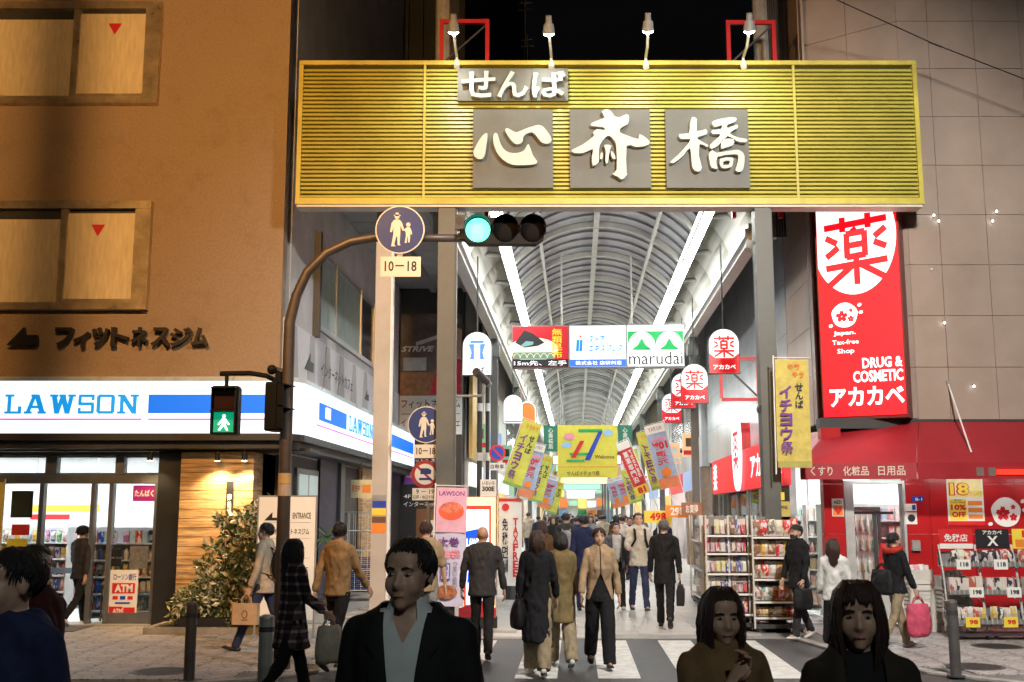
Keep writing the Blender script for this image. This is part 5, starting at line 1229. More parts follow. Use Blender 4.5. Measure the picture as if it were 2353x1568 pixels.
dx = (x1 - x0) / 3
for i in range(3):
    cx_ = x0 + dx * (i + .52)
    vis = obj('visor', B().tube([(cx_ + .158 * math.cos(a), -.06, .158 * math.sin(a)) for a in [R(-20 + 220 * k / 12) for k in range(13)]], .004, 4), SIGB, ts)
    b = B()
    pts = [(cx_ + .158 * math.cos(a), .158 * math.sin(a)) for a in [R(-10 + 200 * k / 14) for k in range(15)]]
    for k in range(14):
        (xa, za), (xb, zb2) = pts[k], pts[k + 1]; b.quad((xa, -.061, za), (xb, -.061, zb2), (xb, -.22, zb2), (xa, -.22, za))
    obj('visor_hood', b, SIGB, vis)
    lens = obj('lens', B().ell((cx_, -.062, 0), (.148, .03, .148), 20, 10), mat('green_lamp', emit=srgb(90, 255, 205), es=3.2) if i == 0 else mat('dark_lens%d' % i, ((.004, .0035, .003), (.004, .002, .002))[i - 1], .7, spec=.1, var=0), ts)
obj('clamp', B().box(x0 - .05, x0 + .02, -.05, .05, -.11, .02), SIGB, ts)
def disc(parent, r, m, y0, y1, c=(0, 0), n=36, name='disc'): return obj(name, B().prism([(c[0] + r * math.cos(2 * math.pi * i / n), c[1] + r * math.sin(2 * math.pi * i / n)) for i in range(n)], y0, y1), m, parent)
SBLUE = mat('sign_blue', (.002, .024, .15), .5, var=.05); SWH = mat('sign_sheet_beige', (.66, .60, .50), .5, var=.04)
def walkers(parent, r, y, m):
    def pl(pts): obj('figure', B().prism([(x * r, z * r) for x, z in pts], y - .004, y), m, parent)
    # adult with hat
    pl([(-.34, .26), (-.24, .40), (-.12, .42), (.0, .40), (.10, .24), (.18, -.04), (.11, -.06), (.02, .16), (.02, -.18), (.0, -.56), (.04, -.66), (-.08, -.66), (-.1, -.3), (-.14, -.3), (-.22, -.62), (-.16, -.70), (-.34, -.70), (-.26, -.2), (-.26, .1), (-.32, -.12), (-.40, -.10)])
    obj('head', B().tube([(-.12 * r, y - .004, .53 * r), (-.12 * r, y, .53 * r)], .10 * r, 12), m, parent); pl([(-.26, .56), (.02, .56), (.02, .60), (-.05, .61), (-.07, .70), (-.17, .70), (-.19, .61), (-.26, .60)])
    # child
    pl([(.20, .02), (.30, .10), (.40, .10), (.46, -.02), (.50, -.2), (.44, -.22), (.41, -.1), (.42, -.3), (.40, -.54), (.34, -.54), (.32, -.3), (.30, -.3), (.28, -.56), (.20, -.56), (.25, -.28), (.24, -.1), (.14, .0)])
    obj('head', B().tube([(.34 * r, y - .004, .20 * r), (.34 * r, y, .20 * r)], .09 * r, 12), m, parent)
def ped_sign(x, y, r_px, Y, label, plate):
    c = P(x, y, Y); r = r_px / F * Y * 1.005
    t = thing('pedestrian_sign', label, 'road sign', c)
    disc(t, r, SWH, 0, .012, name='rim'); d = disc(t, r * .95, SBLUE, -.004, -.001, name='field'); walkers(t, r, -.006, SWH)
    x0, x1, y0, y1, s = plate; a, b_ = P(x0, y1, Y), P(x1, y0, Y)
    pl = obj('time_plate', B().box(a.x - c.x, b_.x - c.x, 0, .012, a.z - c.z, b_.z - c.z), SWH, t); w = b_.x - a.x
    text(pl, s, INK, a.x - c.x + w * .10, b_.x - c.x - w * .1, a.z - c.z + (b_.z - a.z) * .26, b_.z - c.z - (b_.z - a.z) * .22, -.002, .02)
    obj('back_strap', B().box(-.03, .03, .0125, .04, a.z - c.z, r * .6), GREY, t); return t
ped_sign(919, 528, 58, TY - .10, 'large round blue pedestrian sign on the curved signal arm', (874, 967, 590, 636, '10－18'))
sp0 = P(984, 1200, 17.35)
sp = thing('sign_pole', 'thin grey pole carrying the two lower road signs', 'pole', (sp0.x, 17.42, .02)); obj('shaft', B().tube([(0, 0, 0), (0, 0, P(984, 935, 17.4).z)], .03, 10), GREY, sp); obj('cap', B().ell((0, 0, P(984, 935, 17.4).z), (.034, .034, .02), 8, 5), DGREY, sp)
ped_sign(979, 976, 42, 17.32, 'smaller round blue pedestrian sign on the thin pole by the gate leg', (951, 1006, 1022, 1053, '10－18'))
c = P(977, 1090, 17.32); r = 32 / F * 17.4
t = thing('truck_ban_sign', 'round red-rimmed no trucks sign below the blue sign', 'road sign', c)
disc(t, r, mat('sign_red', (.30, .02, .02), .4), 0, .012, name='rim'); disc(t, r * .74, SWH, -.004, -.001, name='field')
obj('truck_mark', B().prism([(-r * .35, -.0), (r * .4, .0), (r * .45, r * .28), (r * .2, r * .42), (-r * .3, r * .42)], -.008, -.005), SBLUE, t); obj('truck_bed', B().box(-r * .42, r * .42, -.008, -.005, -r * .42, -r * .26), SBLUE, t)
obj('ban_bar', B().prism([(-r * .62, r * .48), (-r * .5, r * .6), (r * .62, -r * .48), (r * .5, -r * .6)], -.0045, -.0042), mat('sign_red', (.30, .02, .02)), t)
a, b_ = P(947, 1150, 17.32), P(1006, 1122, 17.32)
pl = obj('time_plate', B().box(a.x - c.x, b_.x - c.x, 0, .012, a.z - c.z, b_.z - c.z), SWH, t); w = b_.x - a.x; hh = b_.z - a.z
text(pl, '9 － 19', INK, a.x - c.x + .06, b_.x - c.x - .06, a.z - c.z + hh * .52, b_.z - c.z - hh * .1, -.002, .02); text(pl, '日曜・休日を除く', INK, a.x - c.x + .02, b_.x - c.x - .02, a.z - c.z + hh * .1, a.z - c.z + hh * .42, -.002, .01)
np_ = A(-1.9, 27.0); t = thing('no_parking_sign', 'small round blue and red no parking sign inside the arcade on the left', 'road sign', (np_.x, np_.y, CAMH + (HOR - 1043) / F * 27), -AZ)
disc(t, .20, RED, 0, .01, name='rim'); disc(t, .155, BLUEP, -.004, -.001, name='field'); obj('slash', B().prism([(-.12, .09), (-.09, .12), (.12, -.09), (.09, -.12)], -.008, -.005), RED, t)
pl = obj('plate', B().box(-.19, .19, 0, .01, -.42, -.24), PAPER, t); text(pl, '自動車', INK, -.16, .16, -.385, -.275, -.004, .01); obj('pole', B().tube([(0, .03, -3.2 - .0), (0, .03, .2)], .022, 8), GREY, t)
# pedestrian signals
def ped_signal(loc, rz, label, on=True, arm=None):
    t = thing('pedestrian_signal', label, 'traffic light', loc, rz)
    b = B(); b.prism([(-.16, .02), (-.14, 0), (.14, 0), (.16, .02), (.16, .54), (.14, .57), (-.14, .57), (-.16, .54)], -.05, .09); obj('housing', b, SIGB, t)
    for z, m, nm_ in ((.30, mat('dark_red_lens', (.03, .012, .012), .2, var=0), 'red_lens'), (.03, mat('green_field', emit=srgb(8, 150, 108), es=1.0) if on else mat('dark_green_lens', (.01, .02, .018), .2, var=0), 'green_lens')):
        obj(nm_, B().box(-.12, .12, -.056, -.051, z, z + .23), m, t)
        obj('hood', B().box(-.14, .14, -.16, -.051, z + .232, z + .245).box(-.14, -.13, -.13, -.051, z, z + .231).box(.13, .14, -.13, -.051, z, z + .231), SIGB, t)
    if on:
        MAN = mat('walk_man', emit=srgb(215, 255, 240), es=2.2)
        obj('walking_man', B().prism([(-.02, .19), (.02, .19), (.035, .165), (.07, .12), (.055, .11), (.025, .14), (.02, .12), (.055, .05), (.035, .045), (.0, .10), (-.045, .045), (-.065, .055), (-.02, .12), (-.02, .15), (-.055, .11), (-.07, .12), (-.035, .165)], -.062, -.058), MAN, t); obj('man_head', B().tube([(0, -.062, .215), (0, -.058, .215)], .02, 8), MAN, t)
    return t
p1 = P(516, 1000, TY - .12); ps1 = ped_signal((p1.x, p1.y, p1.z), 0, 'pedestrian signal showing a green walking man over the store sign')
p2 = P(636, 992, TY - .05); ps2 = ped_signal((p2.x, p2.y, p2.z), R(78), 'pedestrian signal seen from its side against the curved pole', False)
obj('hanger', B().tube([(0, 0, .57), (0, 0, P(516, 862, TY).z - p1.z)], .022, 8), SIGB, ps1); obj('hanger', B().tube([(0, 0, .57), (0, 0, .70)], .04, 8), SIGB, ps2)
obj('side_plate', B().box(.18, .19, -.1, .1, .3, .55), RED, ps2); obj('side_plate', B().box(.18, .19, -.1, .1, .15, .298), BLUEP, ps2)
obj('signal_arm', B().tube([L(506, 859, -.1), L(575, 858, -.1), L(612, 864, -.06), L(628, 872), L(640, 880)], .03, 8), SIGB, tp); obj('signal_arm', B().tube([L(624, 846, -.03), L(645, 852), L(660, 876), L(664, 920), L(660, 945)], .032, 8), POLEB, tp); obj('knuckle', B().ell(L(625, 850, -.05), (.06, .06, .06), 10, 6), SIGB, tp)
# cctv on the gate leg
cc = P(1100, 868, 17.2); t = thing('security_camera', 'grey security camera on a bent arm by the left gate leg', 'camera', cc)
obj('body', B().tube([(-.03, -.12, .06), (.16, .25, -.08)], .055, 10), GREY, t); obj('lens', B().tube([(-.035, -.14, .065), (-.03, -.12, .06)], .05, 10), INK, t); obj('hood', B().tube([(-.04, -.16, .075), (.12, .16, -.045)], .065, 10, cap=False), DGREY, t)
obj('arm', B().tube([(.08, .1, -.05), (.08, .12, -.22), (.04, .15, -.27), (-.42, .2, -.27)], .022, 8), GREY, t)
sk_ = P(1056, 512, 17.3); t = thing('loudspeaker', 'small grey box speaker under the gate beside the left leg', 'speaker', sk_); obj('box', B().box(-.1, .1, -.05, .15, -.12, .12), DGREY, t); obj('cone', B().tube([(0, -.056, .02), (0, -.051, .02)], .07, 14), BLACK, t); obj('bracket', B().box(-.2, -.1, 0, .05, -.02, .02), GREY, t)
fl_ = P(1724, 558, 17.25); t = thing('flood_lamp', 'small grey flood lamp on the right gate leg under the beam', 'lamp', fl_); obj('can', B().tube([(0, 0, 0), (-.06, -.08, -.14)], .06, 10), GREY, t); obj('bracket', B().bar((0, 0, 0), (.2, .2, .06), .03), GREY, t)
jb = P(1752, 940, 17.3); t = thing('junction_box', 'dark round fitting on the right gate leg', 'box', (jb.x, jb.y, jb.z)); obj('drum', B().tube([(0, 0, 0), (0, .12, 0)], .07, 12), BLACK, t); obj('cable', B().tube([(0, .1, 0), (0, .1, .8)], .012, 5), BLACK, t)
nt_ = P(1790, 1200, 17.25); t = thing('yellow_notice', 'yellow notices strapped to the right gate leg', 'notice', (P(1778, 1200, 17.25).x, 17.25, P(1778, 1195, 17.2).z)); obj('sheet', B().box(-.02, .26, 0, .02, 0, .28), mat('notice_yellow', (.55, .45, .12), .6), t); obj('sheet', B().box(.0, .18, 0, .02, .30, .42), YELLOWP, t); text(t, '注意喚起', INK, .02, .22, .16, .22, -.004, .02); obj('strap', B().box(-.1, .0, .005, .015, .1, .13), GREY, t)
# bollards
BOL = mat('bollard_grey', (.11, .10, .10), .45, .3, var=.15); BOLP = mat('bollard_pale', (.42, .44, .40), .4, .4, var=.12)
def bollard(px, pyb, label, m, h=.78, r=.058):
    g = G(px, pyb, .03); t = thing('bollard', label, 'bollard', (g.x, g.y, .02), 0, 'kerb bollards')
    obj('post', B().tube([(0, 0, 0), (0, 0, h - .06), (0, 0, h - .05), (0, 0, h)], [r, r, r * 1.0, r], 16), m, t, smooth=False); obj('cap', B().tube([(0, 0, h), (0, 0, h + .02), (0, 0, h + .035)], [r * 1.04, r * .95, r * .5], 16), m, t)
    obj('reflective_band', B().tube([(0, 0, h - .13), (0, 0, h - .08)], r * 1.03, 16), DGREY, t); obj('foot_ring', B().tube([(0, 0, 0), (0, 0, .015)], r * 1.7, 16), DGREY, t)
bollard(434, 1563, 'dark bollard on the left pavement before the planter', BOL); bollard(608, 1592, 'pale bollard half hidden by the woman in plaid', BOLP, .72, .075); bollard(2197, 1553, 'dark bollard on the right pavement before the stacked stools', BOL)
# ================================================================ planter and shrubs
def leafy(name, label, base, blobs, n, size, cols, seed, aspect=2.2, droop=.3):
    random.seed(seed); t = thing(name, label, 'plant', base)
    b = B()
    for i in range(n):
        c, r = random.choices(blobs, [q[1][0] * q[1][1] * q[1][2] for q in blobs])[0]
        d = Vector((random.gauss(0, 1), random.gauss(0, 1), random.gauss(0, 1))).normalized() * (random.random() ** .4)
        p = Vector(c) + Vector((d.x * r[0], d.y * r[1], d.z * r[2]))
        ax = (d + Vector((random.gauss(0, .6), random.gauss(0, .6), random.gauss(0, .6) - droop * .3))).normalized(); sd_ = ax.cross(Vector((random.gauss(0, 1), random.gauss(0, 1), random.gauss(0, 1)))).normalized()
        l = size * (.6 + .8 * random.random()); w = l / aspect; nrm = ax.cross(sd_) * w * .25
        m = random.choices(range(len(cols)), [q[1] for q in cols])[0]
        b._add([p, p + ax * l * .5 + sd_ * w * .5 + nrm, p + ax * l, p + ax * l * .5 - sd_ * w * .5 + nrm], [(0, 1, 2), (0, 2, 3)], m)
    fo = obj('foliage', b, [q[0] for q in cols], t)
    st_ = B()
    for i in range(9):
        c, r = random.choice(blobs); e = Vector(c) + Vector((random.gauss(0, .4) * r[0], random.gauss(0, .4) * r[1], r[2] * .5)); o0 = Vector((c[0] * .6 + random.gauss(0, .05), c[1] * .5, .0))
        st_.tube([o0, (o0 + e) / 2 + Vector((random.gauss(0, .05), 0, .05)), e], [.014, .010, .004], 5)
    obj('stems', st_, mat('stem_brown', (.10, .065, .035), .8), t); return t
LV = [(mat('leaf_cream', (.58, .53, .34), .45, var=.1), 5), (mat('leaf_green', (.07, .11, .03), .45, var=.2), 4), (mat('leaf_olive', (.17, .17, .06), .45, var=.2), 3)]
LVD = [(mat('leaf_cream', (.5, .45, .26)), 1), (mat('leaf_green', (.07, .11, .03)), 5), (mat('leaf_olive', (.17, .17, .06)), 4)]
pg = G(500, 1452); PYD = 16.75
def pxl(x, y, Y=PYD): return P(x, y, Y)
plt = thing('planter_bed', 'low stone-edged planting bed against the timber pier', 'planter', (pxl(480, 1450).x, PYD, .02))
wL = pxl(350, 1450).x - plt.location.x; wR = pxl(612, 1450).x - plt.location.x
obj('edge', B().box(wL, wR, -.12, .0, 0, .10).box(wL - .1, wL, -.12, .9, 0, .10), mat('stone_edge', (.26, .23, .19), .7, var=.2, bump=.4), plt); obj('soil', B().box(wL, wR, .001, .9, 0, .07), mat('soil', (.03, .022, .016), .95, var=.3), plt); obj('trough', B().box(wL + .35, wL + 1.3, .05, .35, .0705, .22), BLACK, plt)
def blob(x, y, rx, rz, base, ry=.28): p = pxl(x, y); return ((p.x - base[0], random.uniform(-.08, .25), p.z - base[2]), (rx, ry, rz))
random.seed(3)
bA = (pxl(520, 1450).x, PYD + .35, .06)
leafy('variegated_shrub', 'tall cream and green variegated shrub before the timber pier', bA, [blob(x_, y_, r_, r_ * q_, bA, .16) for x_, y_, r_, q_ in ((500, 1200, .10, .8), (540, 1190, .13, .8), (578, 1178, .12, 1), (520, 1235, .17, .8), (570, 1230, .16, 1), (480, 1262, .11, .7), (545, 1275, .20, .9), (500, 1300, .17, .8), (455, 1300, .09, .7), (590, 1290, .15, 1.2), (470, 1340, .15, .8), (530, 1335, .20, 1), (580, 1350, .18, 1.2), (505, 1385, .20, 1), (556, 1400, .22, 1))], 2800, .115, LV, 31)
bB = (pxl(425, 1455).x, PYD + .25, .06)
leafy('low_shrub', 'low spreading shrub at the left end of the planting bed', bB, [blob(430, 1385, .28, .20, bB, .2), blob(400, 1420, .22, .14, bB, .2), blob(465, 1350, .24, .22, bB, .2), blob(470, 1420, .3, .2, bB, .2)], 1500, .10, LV, 32)
bC = (pxl(575, 1455).x, PYD + .1, .06)
leafy('dark_shrub', 'dark green shrub at the right end of the planting bed', bC, [blob(560, 1430, .3, .18, bC, .2), blob(600, 1400, .22, .3, bC, .2), blob(530, 1440, .3, .12, bC, .2)], 1000, .09, LVD, 33)
def palm(label, base, h, n, ln, seed, m):
    random.seed(seed); t = thing('palm_plant', label, 'plant', base); obj('stem', B().tube([(0, 0, 0), (.03, 0, h * .5), (0, 0, h)], [.03, .022, .018], 7), mat('stem_brown', (.1, .065, .035)), t)
    for i in range(n):
        a = random.uniform(0, 2 * math.pi); el = random.uniform(-.1, 1.2); l = ln * random.uniform(.6, 1); d = Vector((math.cos(a) * math.cos(el), math.sin(a) * math.cos(el), math.sin(el))); s = d.cross(Vector((0, 0, 1))).normalized() * .022
        p = Vector((0, 0, h)); b = B(); pr = None
        for k in range(5):
            q = k / 4; c_ = p + d * l * q + Vector((0, 0, -.35 * l * q * q)); w = s * (1.2 - abs(q - .35)) * (1 if k < 4 else .1); cur = (c_ - w, c_ + w)
            if pr: b.quad(pr[0], pr[1], cur[1], cur[0])
            pr = cur
        obj('frond', b, m, t)
    return t
GL = mat('frond_green', (.06, .13, .035), .4, var=.15)
p_ = pxl(545, 1460); palm('spiky palm rising behind the variegated shrub', (p_.x, PYD + .55, .06), 1.75, 26, .42, 41, GL)
p_ = pxl(603, 1460); palm('spiky palm beside the white information board', (p_.x, PYD + .5, .06), 1.85, 22, .40, 42, mat('frond_olive', (.20, .22, .05), .4))
p_ = P(748, 1400, 19.2); palm('small palm behind the man in the tan sweater', (p_.x, 19.2, .02), 1.35, 24, .45, 43, GL)
# ================================================================ boards, banners and trolleys on the left
IY = 16.2
ib = thing('information_board', 'white standing information board by the side entrance', 'sign board', (P(660, 1200, IY).x, IY, .02))
w = P(726, 1200, IY).x - P(596, 1200, IY).x; ht = P(660, 1142, IY).z - .02
obj('panel', B().box(-w / 2, w / 2, -.02, .02, .25, ht), PAPER, ib); obj('frame', B().box(-w / 2 - .02, -w / 2, -.025, .025, 0, ht + .02).box(w / 2, w / 2 + .02, -.025, .025, 0, ht + .02).box(-w / 2, w / 2, -.025, .025, ht, ht + .02), GREY, ib)
for s, a0, a1, v0, v1 in (('ENTRANCE', .1, .42, .13, .18), ('受付 5F フィットネスジム', -.40, .40, .26, .31), ('STRIVE', -.2, .3, .42, .47), ('4F インターネットカフェ', -.40, .40, .56, .61), ('営業中', -.18, .18, .72, .78)): text(ib, s, INK, a0 * w, a1 * w, .25 + (ht - .25) * (1 - v1), .25 + (ht - .25) * (1 - v0), -.024, .012)
for v in (.21, .34, .50, .66): obj('rule', B().box(-w * .42, w * .42, -.024, -.0205, .25 + (ht - .25) * (1 - v) - .004, .25 + (ht - .25) * (1 - v)), GREY, ib)
obj('arrow', B().prism([(-w * .4, ht * .83), (-w * .26, ht * .89), (-w * .26, ht * .85), (-w * .08, ht * .85), (-w * .08, ht * .83)], -.024, -.0205), INK, ib)
rc = thing('roll_cage', 'white wire roll cage trolley holding blue crates beside the tan column', 'trolley', (P(835, 1250, 23.5).x, 23.5, .02))
WW = mat('white_wire', (.70, .70, .68), .4, .3)
for x in (-.38, .38):
    for y in (-.3, .3): obj('post', B().tube([(x, y, .12), (x, y, 1.78)], .016, 6), WW, rc)
for y in (-.3, .3):
    for z in (.2, .6, 1.0, 1.4, 1.78): obj('rail', B().tube([(-.38, y, z), (.38, y, z)], .012, 5), WW, rc)
    for k in range(1, 6): obj('wire', B().tube([(-.38 + k * .1267, y, .2), (-.38 + k * .1267, y, 1.78)], .007, 4), WW, rc)
for x in (-.38, .38):
    for z in (.6, 1.0, 1.4, 1.78): obj('rail', B().tube([(x, -.3, z), (x, .3, z)], .012, 5), WW, rc)
obj('deck', B().box(-.39, .39, -.31, .31, .12, .16), GREY, rc)
for x in (-.32, .32):
    for y in (-.24, .24): obj('wheel', B().tube([(x - .02, y, .06), (x + .02, y, .06)], .06, 10), BLACK, rc)
for k in range(3):
    t = thing('plastic_crate', ['bottom blue plastic crate in the roll cage', 'middle blue plastic crate in the roll cage', 'top blue plastic crate in the roll cage'][k], 'crate', (rc.location.x, 23.5, .185 + k * .24), 0, 'blue crates in the roll cage')
    CR = mat('crate_blue', (.015, .06, .26), .45)
    obj('tray', B().box(-.3, .3, -.24, .24, 0, .03).box(-.3, -.28, -.24, .24, .03, .22).box(.28, .3, -.24, .24, .03, .22), CR, t)
    for q in range(5): obj('slat', B().box(-.279, .279, -.24, -.225, .035 + q * .04, .06 + q * .04), CR, t)
def nobori(label, loc, rz, tilt, w, h, base_m, parts, pole=True, polelen=.6, cat='banner', group=None, name='banner', pole_side=-1):
    t = thing(name, label, cat, loc, rz, group); t.rotation_euler = (0, tilt, rz)
    # cloth with gentle ripples
    b = B(); nx, nz = 6, 12; k0 = 0
    for j in range(nz + 1):
        for i in range(nx + 1):
            u, v = i / nx, j / nz; b.v.append((u * w, .02 * math.sin(u * 5 + v * 3) * (1 - v * .5), v * h))
    for j in range(nz):
        for i in range(nx): q = j * (nx + 1) + i; b.f.append((q, q + 1, q + nx + 2, q + nx + 1))
    b.m = [0] * len(b.f); obj('cloth', b, base_m, t, smooth=True)
    for ip, p in enumerate(parts):
        yo = -.0012 * ip
        if p[0] == 'box': obj('print_field', B().box(p[1] * w, p[2] * w, -.028 + yo, -.027 + yo, p[3] * h, p[4] * h), p[5], t)
        elif p[0] == 'ell': obj('print_picture', B().prism([((p[1] + p[3] * math.cos(a)) * w, p[2] * h + p[3] * w * p[4] * math.sin(a)) for a in [i * math.pi / 9 for i in range(18)]], -.028 + yo, -.027 + yo), p[5], t)
        elif p[0] == 'v': text(t, p[1], p[6], p[2] * w, p[3] * w, p[4] * h, p[5] * h, -.028 + yo, p[7] if len(p) > 7 else .03, vertical=True, flip=len(p) > 8)
        else: text(t, p[1], p[6], p[2] * w, p[3] * w, p[4] * h, p[5] * h, -.028 + yo, p[7] if len(p) > 7 else .03, flip=len(p) > 8)
    if pole:
        px = -.025 if pole_side < 0 else w + .025
        obj('pole', B().tube([(px, .0, -polelen), (px, 0, h + .06)], .012, 6), WHITE, t); obj('top_bar', B().tube([(px, 0, h + .03), (w - px if pole_side < 0 else 0, 0, h + .03)], .008, 5), WHITE, t)
    return t
FL_PINK = mat('flag_pink', (.72, .42, .60), .65, var=.1); FL_BLUE = mat('flag_lilac', (.52, .55, .78), .65, var=.1)
ny = 16.95; nw = P(1066, 1250, ny).x - P(996, 1250, ny).x; nz0, nz1 = P(1030, 1393, ny).z, P(1030, 1120, ny).z
nobori('pink and lilac store banner with a tart picture by the left gate leg', (P(996, 1250, ny).x, ny, nz0), 0, R(1.5), nw, nz1 - nz0, FL_BLUE,
       [('box', .0, 1, .62, 1.0, FL_PINK), ('h', 'LAWSON', .08, .92, .93, .97, mat('ink_violet', (.22, .05, .3), .5), .03), ('ell', .5, .80, .42, .72, mat('tart_red', (.75, .12, .05), .5)), ('ell', .5, .83, .36, .5, mat('tart_top', (.80, .22, .14), .5, var=.4, scale=20)), ('h', '太巻', .1, .8, .50, .58, PURPLEP, .03), ('h', '福袋', .12, .85, .40, .48, PINKP, .04), ('box', .22, .52, .22, .36, BLUEP), ('box', .25, .49, .23, .35, FL_BLUE), ('v', '神戸', .29, .45, .235, .345, BLUEP, .02), ('v', 'うまい鶏肉', .62, .76, .16, .38, mat('ink_slate', (.2, .25, .45), .5), .01), ('ell', .42, .12, .36, .62, mat('meat_brown', (.38, .14, .07), .5, var=.5, scale=18))], polelen=nz0 - .02)
ly = 17.75
lbx = thing('light_box', 'glowing standing light box with cream border and blue milk can mark', 'light box', (P(1098, 1300, ly).x, ly, .02))
w = P(1140, 1250, ly).x - P(1056, 1250, ly).x; hb_ = P(1100, 1142, ly).z - .02; hw = w / 2
obj('plinth', B().box(-hw - .02, hw + .02, -.16, .16, 0, .16), BLACK, lbx); obj('case', B().box(-hw, hw, -.14, .14, .161, hb_), mat('case_orange', (.6, .25, .06), .4), lbx)
obj('border', B().box(-hw + .01, hw - .01, -.146, -.141, .17, hb_ - .01), lit('box_cream', 255, 222, 170, 1.0), lbx); obj('red_line', B().box(-hw + .08, hw - .08, -.152, -.147, .32, hb_ - .14), lit('box_red', 216, 60, 44, .8), lbx); obj('white_field', B().box(-hw + .11, hw - .11, -.158, -.153, .35, hb_ - .2), lit('box_white', 238, 244, 255, 1.25), lbx)
mzc = .35 + (hb_ - .55) * .52
obj('can_mark', B().prism([(-.16, mzc - .42), (.14, mzc - .42), (.10, mzc), (.16, mzc + .34), (.0, mzc + .40), (-.2, mzc + .36), (-.12, mzc)], -.164, -.159), lit('box_blue', 20, 84, 210, .85), lbx); text(lbx, 'LAWSON', lit('box_white', 238, 244, 255), -.17, .13, mzc + .12, mzc + .26, -.169, .05)
obj('red_foot', B().prism([(-hw, .161), (hw, .161), (hw, .3), (0.1, .42), (-hw, .3)], -.165, -.16), mat('foot_red', (.4, .02, .03), .4), lbx)
pn = P(1122, 1125, 18.2); t = thing('price_sheet', 'small white price sheet on a stand above the light box', 'sign', (pn.x, 18.2, P(1122, 1145, 18.2).z)); obj('sheet', B().box(-.13, .13, 0, .01, 0, .3), PAPER, t); text(t, '300E', INK, -.1, .1, .11, .19, -.004, .04); text(t, 'いろいろ', INK, -.1, .1, .21, .27, -.004, .02); obj('stem', B().tube([(0, .02, -2.0), (0, .02, .3)], .01, 6), WHITE, t)
tfd = 22.5; tfx = -1.55
nobori('white tax-free banner with red Latin letters on the left of the arcade', A(tfx, tfd, .35), -AZ, 0, .46, 1.72, PAPER, [('box', 0, 1, .97, 1.0, RED), ('ell', .3, .90, .16, 1.0, RED), ('v', '免税면세', .15, .4, .15, .78, INK, .02), ('v', 'TAXFREE', .62, .85, .1, .78, RED, .03)], polelen=.33)
# ================================================================ festival banners in the arcade
YG = mat('flag_yellow_green', (.62, .66, .10), .65, var=.1); LBF = mat('flag_sky', (.36, .50, .72), .65, var=.08); REDF = mat('flag_red', (.60, .03, .05), .6, var=.08); ORF = mat('flag_orange', (.75, .26, .12), .6)
def fest(flip=False): 
    f = (True,) if flip else ()
    return [('v', 'イチョウ祭', .12, .50, .10, .80, PURPLEP, .05) + f, ('v', 'せんば', .58, .88, .52, .80, INK, .04) + f, ('h', 'キラキラ', .25, .9, .87, .95, ORANGEP, .04) + f, ('box', 0, 1, 0, .05, mat('flag_green', (.25, .45, .1), .6))]
def ten(flip=False):
    f = (True,) if flip else ()
    return [('box', 0, 1, .86, 1, PAPER), ('h', '10%', .12, .9, .60, .72, RED, .05) + f, ('v', '還元', .2, .75, .36, .58, RED, .05) + f, ('box', .2, .9, .74, .78, PINKP), ('ell', .5, .24, .25, .9, ORANGEP), ('box', 0, 1, 0, .16, ORF), ('h', 'AU PAY', .15, .85, .90, .96, mat('ink_grey', (.3, .3, .33), .5), .02) + f]
def red18(flip=False):
    f = (True,) if flip else ()
    return [('box', 0, 1, .86, 1, PAPER), ('v', '薬薬専門店', .2, .6, .22, .82, PAPER, .03) + f, ('v', 'アカカベ薬局', .68, .9, .3, .82, PAPER, .03) + f, ('box', 0, 1, 0, .17, YELLOWP), ('h', '18', .2, .8, .03, .14, RED, .05) + f]
def at_arc(px, py, X): D = X * F / (px - 1324) * 1.012 if px != 1324 else 30; return D
def tilted(px_t, py_t, px_b, py_b, D, w, base, parts, label, pole_side=-1):
    # bottom-left and top-left corners of the cloth given in the picture, at depth D along the arcade
    xb = (px_b - 1324) / F * D; zb = CAMH + (HOR - py_b) / F * D; xt = (px_t - 1324) / F * D; zt_ = CAMH + (HOR - py_t) / F * D
    h = math.hypot(xt - xb, zt_ - zb); tl = math.atan2(xt - xb, zt_ - zb)
    return nobori(label, A(xb, D, zb), -AZ, tl, w, h, base, parts, polelen=.5, group='festival banners in the arcade', pole_side=pole_side)
tilted(1205, 965, 1156, 1112, 28.5, .50, YG, fest(), 'nearest yellow-green festival banner leaning on the left')
tilted(1222, 1018, 1190, 1140, 32.5, .45, LBF, ten(), 'sky blue discount banner behind the first left festival banner')
tilted(1243, 1045, 1215, 1150, 36.0, .45, YG, fest(), 'second yellow-green festival banner leaning on the left')
tilted(1258, 1090, 1236, 1165, 43.0, .5, LBF, ten(), 'second sky blue discount banner on the left')
tilted(1272, 1105, 1252, 1175, 47.0, .5, YG, fest(), 'third, farthest yellow-green festival banner on the left')
tilted(1480, 985, 1516, 1128, 29.0, .52, LBF, ten(True), 'nearest sky blue discount banner leaning on the right', 1)
tilted(1462, 1000, 1496, 1130, 31.5, .45, YG, fest(True), 'yellow-green festival banner behind the nearest right discount banner', 1)
tilted(1415, 1025, 1463, 1143, 30.0, .36, REDF, red18(True), 'red and yellow pharmacy banner leaning on the right', 1)
tilted(1408, 1100, 1426, 1165, 44.0, .5, LBF, ten(True), 'third discount banner on the right beyond the red one', 1)
tilted(1392, 1105, 1408, 1170, 48.0, .5, LBF, ten(True), 'fourth, farthest discount banner on the right', 1)
tilted(1425, 1085, 1446, 1160, 40.0, .5, YG, fest(True), 'second yellow-green banner on the right', 1)
random.seed(8)
